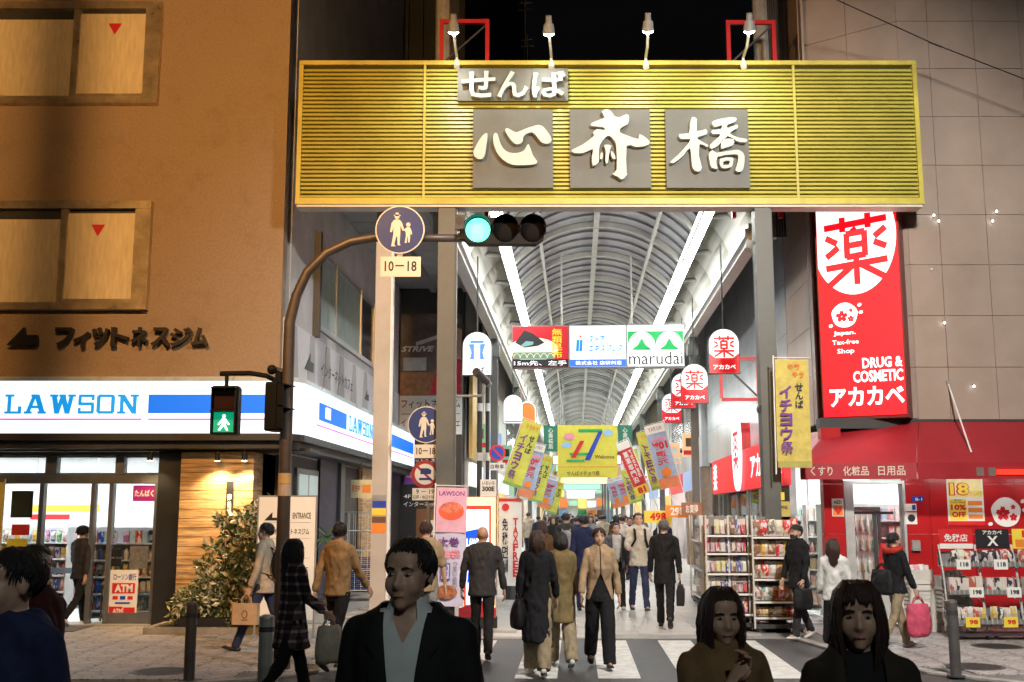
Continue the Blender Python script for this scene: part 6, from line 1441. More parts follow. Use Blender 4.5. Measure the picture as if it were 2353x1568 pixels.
for k in range(12):
    sd__ = -1 if k % 2 else 1; D = 50 + k * 3.2; px_ = 1324 + ((-1.55 if sd__ < 0 else 2.45) + random.uniform(-.2, .2)) / D * F; pz_ = HOR - (random.uniform(3.5, 3.9) - CAMH) / D * F
    tilted(px_ - sd__ * 9, pz_ - 40 * 50 / D, px_, pz_, D, .55, (YG, LBF, REDF, YELLOWP)[k % 4] if k % 4 != 2 else PINKP, [('box', .15, .45, .15, .8, (PURPLEP, RED, PAPER, BROWNP)[k % 4]), ('box', 0, 1, .85, 1, PAPER)], '%s small far banner on the %s of the arcade, counting inward' % (('first', 'second', 'third', 'fourth', 'fifth', 'sixth')[k // 2], 'left' if sd__ < 0 else 'right'), sd__)
# banner on the right gate leg
yb = 16.9; x0, x1 = P(1781, 900, yb).x, P(1858, 900, yb).x; z0, z1 = P(1800, 1075, yb).z, P(1800, 826, yb).z
nobori('long yellow festival banner hanging on the right gate leg', (x0, yb, z0), 0, R(.5), x1 - x0, z1 - z0, mat('flag_mustard', (.60, .50, .12), .65, var=.15), [('v', 'イチョウ祭', .10, .46, .12, .76, PURPLEP, .05), ('v', 'せんば', .56, .80, .54, .78, INK, .05), ('h', 'キラ', .36, .72, .90, .96, ORANGEP, .05), ('h', 'キラ', .48, .86, .83, .89, ORANGEP, .05), ('box', 0, 1, 0, .06, mat('flag_olive', (.40, .38, .1), .6))], polelen=.1)
# welcome banner across the arcade
Dw = 44.0; wx0, wx1 = (1283 - 1324) / F * Dw, (1419 - 1324) / F * Dw; wz0, wz1 = CAMH + (HOR - 1100) / F * Dw, CAMH + (HOR - 980) / F * Dw
wbn = nobori('large yellow welcome banner hanging across the middle of the arcade', A(wx0, Dw, wz0), -AZ, 0, wx1 - wx0, wz1 - wz0, mat('flag_lemon', (.74, .66, .08), .65, var=.06), [('h', 'Welcome', .62, .95, .36, .43, BROWNP, .02), ('h', 'せんばイチョウ祭', .15, .70, .04, .13, BROWNP, .03), ('box', 0, 1, .20, .212, ORANGEP), ('box', .35, .75, .86, .92, GREENP), ('box', .2, .55, .42, .47, GREENP), ('box', .15, .45, .30, .34, GREENP), ('ell', .2, .78, .09, .6, PINKP), ('ell', .15, .62, .09, .5, LBLUEP), ('ell', .85, .85, .08, .7, LBLUEP)], pole=False)
W_, H_ = wx1 - wx0, wz1 - wz0
for (xa, m) in ((.22, RED), (.45, BLUEP)): obj('map_street', B().prism([(xa * W_, .33 * H_), ((xa + .09) * W_, .33 * H_), ((xa + .31) * W_, .88 * H_), ((xa + .24) * W_, .88 * H_)] if m is BLUEP else [(xa * W_, .38 * H_), ((xa + .08) * W_, .38 * H_), ((xa + .23) * W_, .70 * H_), ((xa + .16) * W_, .70 * H_)], -.045, -.042), m, wbn)
for s in (.1, .9): obj('hanger', B().tube([(s * W_, 0, H_), (s * W_, 0, 7.4 - wz0)], .015, 5), GREY, wbn)
for i, xx in enumerate((1251, 1421)):
    D = 47.0; xa = (xx - 1324) / F * D; za = CAMH + (HOR - 1040) / F * D; t = thing('green_board', ('green hanging board left of the welcome banner', 'green hanging board right of the welcome banner')[i], 'sign board', A(xa, D, za), -AZ)
    obj('panel', B().box(0, .6, 0, .04, 0, 1.1), mat('board_green', (.02, .16, .10), .5, var=.2), t); text(t, '心斎橋筋', PAPER, .2, .4, .1, 1.0, -.004, .01, vertical=True); obj('hanger', B().tube([(.3, .02, 1.1), (.3, .02, 2.9)], .012, 5), GREY, t)
# ================================================================ goods racks of the drugstore
random.seed(77)
WIRE = mat('rack_white', (.66, .67, .64), .4, .2)
def rack(label, loc, rz, w, h, rows, dep=.4, name='goods_rack', back=True, frame=WIRE):
    t = thing(name, label, 'rack', loc, rz)
    for x in (-w / 2, w / 2):
        for y in (-dep, .02): obj('post', B().box(x - .012, x + .012, y - .012, y + .012, .06, h), frame, t)
    if back: obj('back_panel', B().box(-w / 2 + .013, w / 2 - .013, .0, .012, .15, h - .02), mat('pegboard', (.22, .22, .21), .5, var=.1), t)
    for z in rows:
        obj('shelf', B().box(-w / 2 + .013, w / 2 - .013, -dep, -.001, z - .012, z), GREY, t); obj('price_rail', B().box(-w / 2 + .013, w / 2 - .013, -dep - .012, -dep - .001, z - .026, z + .002), PAPER, t)
    obj('base', B().box(-w / 2 + .013, w / 2 - .013, -dep, .02, .06, .12), DGREY, t)
    for x in (-w / 2 + .05, w / 2 - .05):
        for y in (-dep + .05, -.03): obj('castor', B().tube([(x - .015, y, .03), (x + .015, y, .03)], .03, 8), BLACK, t)
    return t
BR = [(.70, .72, .74), (.30, .45, .70), (.62, .62, .66), (.72, .30, .40), (.45, .62, .70), (.75, .70, .40), (.20, .25, .45), (.55, .55, .5)]
LR = 2.72
for u, lab in enumerate(('nearest unit of the long hanging-goods rack along the arcade', 'middle unit of the long hanging-goods rack along the arcade', 'farthest unit of the long hanging-goods rack along the arcade')):
    dc = 18.35 + u * 1.95; w = A(LR, dc, .02); rows = [.2, .46, .72, .98, 1.24, 1.5]
    rack(lab, (w.x, w.y, .02), R(-90) - AZ, 1.9, 1.72, rows[:1] + [.72, 1.24])
    for i, z in enumerate(rows):
        pal = BR if i % 2 else [(.65, .55, .2), (.55, .15, .15), (.60, .60, .62), (.25, .35, .6), (.6, .45, .5)]
        a = A(LR - .26, dc - .88, z - .0 + .025); c = A(LR - .26, dc + .88, z + .025)
        goods_row('blister', a, c, 15, (.10, .10, .205), pal, 'hanging pack in row %s of the %s' % (('one', 'two', 'three', 'four', 'five', 'six')[i], lab.replace(' of the long hanging-goods rack along the arcade', ' of the hanging rack')), 'goods', 'packs on the long hanging rack', R(-90) - AZ)
# price boards above the rack
for i, (px, py, wd, m) in enumerate(((1512, 1190, .55, YELLOWP), (1556, 1178, .45, ORANGEP), (1590, 1172, .4, mat('board_brown', (.30, .12, .05), .5)))):
    D = 22.5 - .35 * i; p = P(px, py, D); t = thing('price_board', ('yellow price board above the far end of the hanging rack', 'orange price board above the hanging rack', 'brown price board above the hanging rack')[i], 'sign', p); obj('panel', B().box(-wd / 2, wd / 2, 0, .03, -.1, .14), m, t); text(t, ('498', '298', 'お買得')[i], RED if i == 0 else PAPER, -wd * .3, wd * .3, -.06, .1, -.004, .04); obj('pole', B().tube([(0, .05, -.14 - p.z * .2), (0, .05, .0)], .012, 5), WIRE, t)
# snack rack facing the street
sx0, sx1 = P(1730, 1300, 16.95).x, P(1846, 1300, 16.95).x; sw_ = sx1 - sx0
rack('snack rack facing the street beside the right gate leg', ((sx0 + sx1) / 2, 17.25, .02), 0, sw_, 1.72, [.22, .45, .78, 1.10, 1.40], .32)
SN = [(.30, .16, .08), (.75, .62, .08), (.05, .30, .26), (.62, .05, .05), (.70, .45, .10), (.60, .58, .50), (.22, .20, .16)]
for i, (z, n, hh) in enumerate(((.25, 7, .13), (.48, 6, .22), (.81, 6, .25), (1.13, 6, .24), (1.43, 6, .25))):
    goods_row('packet', (sx0 + .03, 17.07, z), (sx1 - .03, 17.07, z), n, (.125, .09, hh), SN, 'snack bag on the %s shelf of the snack rack facing the street' % ('bottom', 'second', 'middle', 'fourth', 'top')[i], 'snack bag', 'bags on the snack rack')
# second snack rack turned to the corner
q = A(LR - .1, 17.15, .02)
rack('tall snack rack at the corner with hair pins and small packets', (P(1668, 1300, 17.45).x, 17.45, .02), 0, .70, 1.72, [.25, .55, .85, 1.15, 1.42], .30)
cx_ = P(1668, 1300, 17.25).x
for i, z in enumerate((.28, .58, .88, 1.18, 1.45)): goods_row('blister', (cx_ - .32, 17.28, z), (cx_ + .32, 17.28, z), 8, (.075, .10, .23), [(.55, .10, .12), (.65, .62, .3), (.12, .14, .45), (.5, .3, .35), (.7, .7, .66), (.25, .15, .1)], 'small pack on the %s shelf of the tall corner rack' % ('bottom', 'second', 'middle', 'fourth', 'top')[i], 'goods', 'packs on the corner rack')
# stacked white stools
PLW = mat('white_plastic', (.66, .65, .60), .4, var=.06)
stool_proto = None
ORD = ['bottom', 'second', 'third', 'fourth', 'fifth', 'sixth', 'seventh', 'top']
for s, (px, py, nst) in enumerate(((2116, 1452, 7), (2192, 1460, 6))):
    g = G(px, py)
    for k in range(nst):
        lab = '%s stool in the %s stack of white plastic stools by the red wall' % (ORD[k] if k < nst - 1 else 'top', ('left', 'right')[s])
        loc = (g.x, g.y, .03 + k * .062)
        if stool_proto is None:
            stool_proto = thing('plastic_stool', lab, 'stool', loc, .1, 'stacked white stools'); hs = .36
            obj('seat', B().loft([[(x * q_, y * q_, z) for x, y in ((-.17, -.17), (.17, -.17), (.17, .17), (-.17, .17))] for q_, z in ((1.04, hs - .05), (1.02, hs - .01), (.95, hs), (.9, hs))]), PLW, stool_proto)
            for x in (-1, 1):
                for y in (-1, 1): obj('leg', B().loft([[(x * (.205 - .035 * t_) + dx_ * .03, y * (.205 - .035 * t_) + dy_ * .03, z) for dx_, dy_ in ((-1, -1), (1, -1), (1, 1), (-1, 1))] for t_, z in ((0, 0), (1, hs - .05))]), PLW, stool_proto)
            for z in (.12, .22): obj('rung', B().box(-.18, .18, -.20, -.185, z, z + .03).box(-.18, .18, .185, .20, z, z + .03), PLW, stool_proto)
        else: dup(stool_proto, loc, .1 + .06 * random.uniform(-1, 1), lab)
    pc = thing('price_card', ('price card reading 298 on the left stool stack', 'price card reading 298 on the right stool stack')[s], 'price card', (g.x, g.y - .235, .25)); obj('card', B().box(-.11, .11, 0, .006, 0, .20), PAPER, pc); text(pc, '298', INK, -.08, .08, .05, .14, -.003, .05)
    bk = thing('goods_tub', ('tub of wrapped goods on the left stool stack', 'tub of wrapped goods on the right stool stack')[s], 'tub', (g.x, g.y, .03 + (nst - 1) * .062 + .362)); obj('tub', B().loft([[(x * q_, y * q_, z) for x, y in ((-.19, -.16), (.19, -.16), (.19, .16), (-.19, .16))] for q_, z in ((.9, 0), (1, .16), (.95, .16), (.85, .02))]), PLW, bk)
    goods_row('packet', (g.x - .15, g.y - .04, bk.location.z + .03), (g.x + .15, g.y - .04, bk.location.z + .03), 4, (.09, .09, .2), BR, 'wrapped pack in the tub on the %s stool stack' % ('left', 'right')[s], 'goods', 'packs in the tubs on the stools')
# wire basket racks at the right
for u, (px, lab) in enumerate(((2222, 'left wire basket rack before the red wall'), (2308, 'middle wire basket rack before the red wall'), (2394, 'right wire basket rack cut by the picture edge'))):
    Yr = 16.1; x = P(px, 1400, Yr).x; t = thing('basket_rack', lab, 'rack', (x, Yr, .02), 0, 'wire basket racks')
    w = .52
    for sx in (-w / 2, w / 2):
        obj('side_rail', B().tube([(sx, -.02, .1), (sx, .12, .9), (sx, .25, 1.3)], .012, 6), WIRE, t)
        for k in range(7): obj('side_wire', B().tube([(sx, -.05 + k * .035, .2 + k * .15), (sx, .25 + k * .01, .25 + k * .15)], .005, 4), WIRE, t)
    for i, (z, y) in enumerate(((.22, -.06), (.62, .04), (1.0, .14))):
        bk = obj('basket', B().box(-w / 2, w / 2, y - .14, y - .13, z, z + .06).box(-w / 2, w / 2, y + .16, y + .17, z, z + .2).box(-w / 2, w / 2, y - .13, y + .16, z - .01, z), mat('basket_wire', (.30, .30, .29), .4, .4), t)
        for k in range(9): obj('wire', B().tube([(-w / 2 + k * w / 8, y - .145, z), (-w / 2 + k * w / 8, y - .145, z + .08)], .004, 4), WIRE, bk)
        goods_row('packet' if i != 1 else 'carton', (x - w / 2 + .03, Yr + y - .02, .03 + z), (x + w / 2 - .03, Yr + y - .02, .03 + z), 5, (.10, .09, .22), [(.45, .12, .08), (.25, .14, .08), (.65, .60, .5), (.05, .05, .06), (.6, .45, .15)], '%s in the %s basket of the %s' % (('snack bag', 'boxed snack', 'snack bag')[i], ('lower', 'middle', 'upper')[i], lab.replace(' before the red wall', '').replace(' cut by the picture edge', '')), 'goods', 'goods in the wire basket racks')
        if i < 3:
            pc = thing('price_card', '%s price card on the %s' % (('lower', 'middle', 'upper')[i], lab.split(' before')[0].split(' cut')[0]), 'price card', (x + (.1 if i % 2 else -.02), Yr + y - .17, z + .0)); obj('card', B().box(-.1, .1, 0, .006, -.02, .12), PAPER if i else YELLOWP, pc); text(pc, ('98', '198', '118')[i], INK if i else RED, -.05, .07, .02, .085, -.003, .04)
    obj('base', B().box(-w / 2, w / 2, -.2, .2, .06, .09), DGREY, t)
    for sx in (-.2, .2): obj('castor', B().tube([(sx - .015, -.15, .03), (sx + .015, -.15, .03)], .03, 8), BLACK, t)
    hp = thing('rack_poster', ('red tax-free shop poster above the left basket rack', 'black poster with a white X above the middle basket rack', 'yellow 18 sale poster above the right basket rack')[u], 'poster', (x - .02, Yr + .2, P(px, 1262, Yr).z)); m = (RED, INK, YELLOWP)[u]
    obj('sheet', B().box(-.24, .24, 0, .01, 0, .28), m, hp); obj('stem', B().box(-.01, .01, .011, .03, -.2, .1), WIRE, hp)
    if u == 0: text(hp, '免税店', PAPER, -.17, .17, .10, .21, -.004, .04); obj('white_base', B().box(-.24, .24, -.003, -.0005, 0, .07), PAPER, hp)
    if u == 1: text(hp, 'アカカベ', PAPER, -.14, .14, .20, .26, -.004, .03); text(hp, 'X', PAPER, -.08, .08, .04, .18, -.004, .03)
    if u == 2: text(hp, '18%', RED, -.10, .2, .16, .26, -.004, .04); obj('orange_row', B().box(-.2, .22, -.003, -.0005, .02, .13), ORANGEP, hp)
# umbrellas and small goods beside the tax-free banner
um = thing('umbrella_stand', 'stand crowded with umbrellas left of the arcade by the tax-free banner', 'stand', A(-1.25, 23.6, .02))
obj('bin', B().loft([[(x * .25, y * .25, z) for x, y in ((-1, -1), (1, -1), (1, 1), (-1, 1))] for z in (0, .5)]), DGREY, um)
for k in range(10):
    t = thing('umbrella', ('dark', 'white', 'grey', 'brown', 'beige')[k % 5] + ' furled umbrella %s in the umbrella stand' % ('at the front' if k < 5 else 'at the back'), 'umbrella', um.location + Vector((-.2 + .1 * (k % 5), -.1 + .2 * (k // 5), .05)), 0, 'umbrellas in the stand'); t.rotation_euler = (random.uniform(-.1, .2), random.uniform(-.2, .2), 0)
    obj('canopy', B().tube([(0, 0, .05), (0, 0, .3), (0, 0, .75)], [.01, .035, .03], 7), mat('umb%d' % (k % 5), ((.03, .03, .04), (.7, .7, .7), (.25, .25, .28), (.2, .1, .05), (.5, .42, .3))[k % 5], .6), t); obj('handle', B().tube([(0, 0, .75), (0, 0, .92), (.03, 0, .96), (.06, 0, .92)], .010, 6), BROWNP, t)
fw = thing('flower_display', 'yellow autumn leaf garland on the left shop pillar', 'decoration', A(-1.9, 26.3, 1.0)); b = B(); random.seed(9)
for k in range(240):
    p = Vector((random.gauss(0, .16), random.gauss(0, .12), random.uniform(0, 1.1))); d_ = Vector((random.gauss(0, 1), random.gauss(0, 1), random.gauss(0, 1))).normalized(); e = d_.orthogonal().normalized() * .05
    b._add([p - e, p + d_ * .05, p + e, p - d_ * .05], [(0, 1, 2, 3)])
obj('leaves', b, mat('leaf_gold', (.72, .48, .05), .5, var=.2), fw); obj('cord', B().tube([(0, 0, 0), (0, 0, 1.2)], .02, 6), BROWNP, fw)
# ================================================================ people
TS = bpy.data.scenes.new('tmp')
def remesh(b, vox, it=3, fac=.5):
    me = b.mesh('r') if isinstance(b, B) else b
    o = bpy.data.objects.new('r', me); TS.collection.objects.link(o)
    md = o.modifiers.new('r', 'REMESH'); md.mode = 'VOXEL'; md.voxel_size = vox; md.use_smooth_shade = True
    if it: sm = o.modifiers.new('s', 'SMOOTH'); sm.iterations = it; sm.factor = fac
    with bpy.context.temp_override(scene=TS, view_layer=TS.view_layers[0]): dg = bpy.context.evaluated_depsgraph_get()
    out = bpy.data.meshes.new_from_object(o.evaluated_get(dg)); bpy.data.objects.remove(o); bpy.data.meshes.remove(me)
    return out
def folds(me, amp, freq, seed=0.0, stretch=(1, 1, .45)):
    n = len(me.vertices); co = [0.0] * n * 3; me.vertices.foreach_get('co', co); nr = [0.0] * n * 3; me.vertices.foreach_get('normal', nr)
    for i in range(n):
        p = Vector((co[3 * i] * stretch[0], co[3 * i + 1] * stretch[1], co[3 * i + 2] * stretch[2])) * freq + Vector((seed, seed * 1.7, seed * .3))
        a = noise.noise(p) + .5 * noise.noise(p * 2.1 + Vector((3, 1, 7)))
        a = (1 - abs(a) * 2.0) * amp if a < .6 else -amp
        co[3 * i] += nr[3 * i] * a; co[3 * i + 1] += nr[3 * i + 1] * a; co[3 * i + 2] += nr[3 * i + 2] * a
    me.vertices.foreach_set('co', co); me.update()
def join_mesh(me, b, mats_off=0):
    """append builder geometry to a mesh"""
    v = [tuple(x.co) for x in me.vertices]; f = [tuple(p.vertices) for p in me.polygons]; m = [p.material_index for p in me.polygons]
    k = len(v); v += b.v; f += [tuple(k + i for i in q) for q in b.f]; m += [i + mats_off for i in b.m]
    out = bpy.data.meshes.new('body'); out.from_pydata(v, [], f); out.polygons.foreach_set('material_index', m); out.shade_smooth(); out.update(); bpy.data.meshes.remove(me); return out
def cut(me, fn, planes=()):
    if planes:
        import bmesh
        bm = bmesh.new(); bm.from_mesh(me)
        for co, no in planes: bmesh.ops.bisect_plane(bm, geom=bm.verts[:] + bm.edges[:] + bm.faces[:], plane_co=co, plane_no=no, dist=1e-5)
        bm.to_mesh(me); bm.free()
    v = [x.co.copy() for x in me.vertices]; f = [tuple(p.vertices) for p in me.polygons if not fn(p.center)]
    use = sorted({i for q in f for i in q}); mp = {i: k for k, i in enumerate(use)}
    out = bpy.data.meshes.new('cloth'); out.from_pydata([tuple(v[i]) for i in use], [], [tuple(mp[i] for i in q) for q in f]); out.shade_smooth(); out.update(); bpy.data.meshes.remove(me); return out
SKIN = mat('skin', (.50, .31, .22), .5, var=.06, scale=14); SKIN.node_tree.nodes['Principled BSDF'].inputs['Subsurface Weight'].default_value = .08
SKIN2 = mat('skin_tan', (.42, .25, .17), .5, var=.06, scale=14)
EYEW = mat('eye_white', (.30, .28, .26), .3, var=0); EYED = mat('eye_dark', (.012, .009, .007), .15, var=0); LIP = mat('lips', (.40, .16, .13), .4, var=0); BROW = mat('brow', (.025, .018, .014), .7, var=0)
HAIRB = mat('hair_black', (.012, .010, .010), .42, var=.3, scale=30, stretch=(6, 6, .6), bump=.5, bscale=120); HAIRR = mat('hair_brown', (.040, .018, .012), .42, var=.3, scale=30, stretch=(6, 6, .6), bump=.5, bscale=120); HAIRG = mat('hair_grey', (.10, .095, .09), .5, var=.3, scale=30)
def fabric(name, c, rough=.85, var=.22): return mat('cloth_' + name, c, rough, var=var, scale=9, bump=.25, bscale=420, spec=.25)
def plaid():
    m = fabric('plaid', (.05, .045, .05)); nt = m.node_tree; N = nt.nodes; Lk = nt.links; p = N['Principled BSDF']; tc = N.new('ShaderNodeTexCoord'); sp = N.new('ShaderNodeSeparateXYZ'); Lk.new(tc.outputs['Object'], sp.inputs[0])
    acc = None
    for ax, k in ((0, 75.), (2, 75.)):
        a = N.new('ShaderNodeMath'); a.operation = 'MULTIPLY'; a.inputs[1].default_value = k; Lk.new(sp.outputs[ax], a.inputs[0]); s_ = N.new('ShaderNodeMath'); s_.operation = 'SINE'; Lk.new(a.outputs[0], s_.inputs[0]); g = N.new('ShaderNodeMath'); g.operation = 'GREATER_THAN'; g.inputs[1].default_value = .55; Lk.new(s_.outputs[0], g.inputs[0])
        if acc is None: acc = g
        else: ad = N.new('ShaderNodeMath'); ad.operation = 'ADD'; Lk.new(acc.outputs[0], ad.inputs[0]); Lk.new(g.outputs[0], ad.inputs[1]); acc = ad
    cr = N.new('ShaderNodeValToRGB'); e = cr.color_ramp.elements; e[0].color = (.02, .018, .022, 1); e[1].color = (.32, .27, .26, 1); e.new(.5).color = (.10, .06, .065, 1)
    dv = N.new('ShaderNodeMath'); dv.operation = 'MULTIPLY'; dv.inputs[1].default_value = .5; Lk.new(acc.outputs[0], dv.inputs[0]); Lk.new(dv.outputs[0], cr.inputs[0]); Lk.new(cr.outputs[0], p.inputs['Base Color']); return m
def ring(c, ax, ay, rx, ry, n=16): return [tuple(Vector(c) + Vector(ax) * rx * math.cos(2 * math.pi * i / n) + Vector(ay) * ry * math.sin(2 * math.pi * i / n)) for i in range(n)]
def hand(b, w, d, s, sign, curl=.6, k=1.0, m=0):
    d = d.normalized(); s = s - d * s.dot(d); s = s.normalized() if s.length > 1e-4 else d.orthogonal().normalized(); n = d.cross(s) * sign
    b.loft([ring(w + d * t * k, s, n, rx * k, ry * k, 10) for t, rx, ry in ((-.03, .026, .020), (.0, .027, .020), (.04, .038, .017), (.08, .042, .014), (.102, .038, .011))], m)
    for i in range(4):
        p = w + d * .096 * k + s * (.030 - i * .020) * k; l = (.040, .045, .042, .033)[i] * k; r = .0085 * k
        d1 = (d * math.cos(curl * .6) + n * math.sin(curl * .6)); d2 = (d * math.cos(curl * 1.5) + n * math.sin(curl * 1.5))
        p1 = p + d1 * l; p2 = p1 + d2 * l * .9; b.tube([p - d1 * .01, p, p1, p2 - d2 * .004, p2], [r, r, r * .95, r * .8, r * .4], 6, m)
    p = w + d * .025 * k + s * .028 * k; d1 = (d * .75 + s * .6 + n * .3).normalized(); d2 = (d * .92 + s * .2 + n * .4).normalized(); b.tube([p, p + d1 * .045 * k, p + d1 * .045 * k + d2 * .032 * k], [.012 * k, .010 * k, .006 * k], 6, m)
def head_parts(b, hc, M, k, sex='m'):
    T = lambda p: Vector(hc) + M @ (Vector(p) * k); R3 = M
    def e(c, r, nu=18, nv=12): b.ell(T(c), tuple(q * k for q in r), nu, nv, 0, R3)
    e((0, .015, .032), (.074, .093, .086), 24, 16); e((0, -.020, -.035), (.058, .070, .080), 22, 14); e((0, -.066, -.094), (.024, .022, .020)); e((0, -.03, -.075), (.046, .045, .035))
    for s in (-1, 1):
        e((s * .033, -.050, -.030), (.031, .034, .042)); e((s * .030, -.075, .022), (.024, .012, .009 if sex == 'm' else .006)); e((s * .074, .012, -.008), (.009, .019, .031)); e((s * .011, -.092, -.036), (.009, .010, .008))
    b.tube([T((0, -.082, .012)), T((0, -.094, -.012)), T((0, -.106, -.032)), T((0, -.094, -.042))], [.008 * k, .009 * k, .012 * k, .009 * k], 8)
    e((0, -.084, -.062), (.024, .010, .006)); e((0, -.082, -.073), (.020, .010, .007)); e((0, -.045, .045), (.058, .042, .045))
def head_detail(b, hc, M, k, mask=None):
    T = lambda p: Vector(hc) + M @ (Vector(p) * k)
    for s in (-1, 1):
        b.ell(T((s * .030, -.0785, .003)), (.0125 * k, .007 * k, .0045 * k), 10, 6, 1, M); b.ell(T((s * .030, -.0838, .003)), (.0052 * k, .003 * k, .0046 * k), 8, 6, 2, M)
        b.tube([T((s * .013, -.089, .022)), T((s * .030, -.090, .027)), T((s * .048, -.079, .021))], [.003 * k, .0035 * k, .0015 * k], 5, 4)
    b.tube([T((-.020, -.089, -.067)), T((0, -.0945, -.066)), T((.020, -.089, -.067))], [.002 * k, .0045 * k, .002 * k], 6, 3)
def hair_mesh(style, hc, M, k, seed, length=.3, locks=140, bangs=False):
    lr = .55 if locks > 250 else 1.0; locks = int(locks * (2.4 if locks > 250 else 1.3))
    rn = random.Random(seed); b = B(); T = lambda p: tuple(Vector(hc) + M @ (Vector(p) * k))
    E = (.079, .0985, .092); c0 = Vector((0, .016, .032))
    def tmax(ph):   # polar limit by azimuth, 0 = front
        a = abs((ph + math.pi) % (2 * math.pi) - math.pi); 
        if a < .70: return R(60) - (.70 - a) * .10
        if a < 1.20: return R(60) + (a - .70) / .5 * R(44)
        return R(104) + min(1, (a - 1.20) / .9) * R(36)
    def pt(ph, th, off=0.0): return c0 + Vector((math.sin(ph) * math.sin(th) * (E[0] + off), -math.cos(ph) * math.sin(th) * (E[1] + off), math.cos(th) * (E[2] + off)))
    n, mm = 36, 9; k0 = len(b.v)
    for lay, off in ((0, .0), (1, -.02)):
        for i in range(n):
            ph = 2 * math.pi * i / n
            for j in range(mm + 1): b.v.append(T(pt(ph, tmax(ph) * j / mm + .001, off * 1.0 - (.010 * max(0, (j / mm - .8) / .2) if lay == 0 else 0) + (.006 * noise.noise(Vector((ph * 5, j * .8, seed))) if lay == 0 else 0))))
    W1 = mm + 1
    for i in range(n):
        i2 = (i + 1) % n
        for j in range(mm): b.f.append((k0 + i * W1 + j, k0 + i * W1 + j + 1, k0 + i2 * W1 + j + 1, k0 + i2 * W1 + j))
        q = k0 + n * W1; b.f.append((k0 + i * W1 + mm, q + i * W1 + mm, q + i2 * W1 + mm, k0 + i2 * W1 + mm))
    b.m = [0] * len(b.f)
    for i in range(locks):
        ph = rn.uniform(0, 2 * math.pi); tm = tmax(ph); t0 = rn.uniform(.15, .85) * tm; t1 = min(tm + rn.uniform(.0, .22), t0 + rn.uniform(.3, .8)); o = rn.uniform(.0, .006); dph = rn.uniform(-.25, .25)
        b.tube([T(pt(ph + dph * q, t0 + (t1 - t0) * q, o * (1 - .4 * q))) for q in (0, .35, .7, 1)], [.003 * k * lr, .009 * k * lr, .007 * k * lr, .0012 * k * lr], 5, 0, flat=(.4, 1.0))
    if bangs:
        for i in range(int(46 / lr)):
            ph = rn.uniform(-.95, .95); t1 = rn.uniform(R(70), R(82)) + abs(ph) * .22; b.tube([T(pt(ph * (.75 + .25 * q), R(18) + (t1 - R(18)) * q, .004 + .008 * q)) for q in (0, .3, .6, .85, 1)], [.004 * k * lr, .011 * k * lr, .011 * k * lr, .008 * k * lr, .002 * k * lr], 5, 0, flat=(.4, 1))
    if style == 'long':
        rows = 10; A0, A1 = (.80, 2 * math.pi - .80); na = 30; q0 = len(b.v)
        def lp(ph, z, o):
            a = abs((ph + math.pi) % (2 * math.pi) - math.pi); pr = pt(ph, R(88), o); f = 1 + .10 * math.sin(min(1, -z / .18) * math.pi) if z < 0 else 1
            tail = max(0, (-z - length * .55) / (length * .5)); sc_ = f * (1 - .30 * tail)
            return Vector((pr.x * sc_, pr.y * (sc_ if a > 1.4 else 1) + (.012 if a > 1.4 else 0), .035 + z))
        for lay, o in ((0, .004), (1, -.016)):
            for i in range(na + 1):
                ph = A0 + (A1 - A0) * i / na; fr = .82 + .18 * noise.noise(Vector((ph * 4, seed, 0)))
                for j in range(rows + 1): z = -length * fr * j / rows; b.v.append(T(lp(ph, z, o + .006 * noise.noise(Vector((ph * 9, z * 4, seed))))))
        W2 = rows + 1
        for lay in (0, 1):
            for i in range(na):
                for j in range(rows):
                    q = q0 + lay * (na + 1) * W2 + i * W2 + j; f = (q, q + 1, q + W2 + 1, q + W2); b.f.append(f if lay == 0 else f[::-1]); b.m.append(0)
        for i in range(na): q = q0 + i * W2 + rows; r_ = q + (na + 1) * W2; b.f.append((q, r_, r_ + W2, q + W2)); b.m.append(0)
        for i in range(locks):
            ph = rn.uniform(A0 - .12, A1 + .12); l = length * rn.uniform(.75, 1.06); o = rn.uniform(.002, .014); wv = rn.uniform(-.12, .12)
            pts = [pt(ph, R(30), o), pt(ph, R(60), o)] + [lp(ph + wv * q, -l * q, o + .004 * math.sin(q * 9 + i)) for q in (0, .2, .4, .6, .8, 1)]
            b.tube([T(p) for p in pts], [.003 * k * lr] + [.009 * k * lr] * 5 + [.006 * k * lr, .0015 * k * lr], 5, 0, flat=(.45, 1))
    return b
PEOPLE = {}
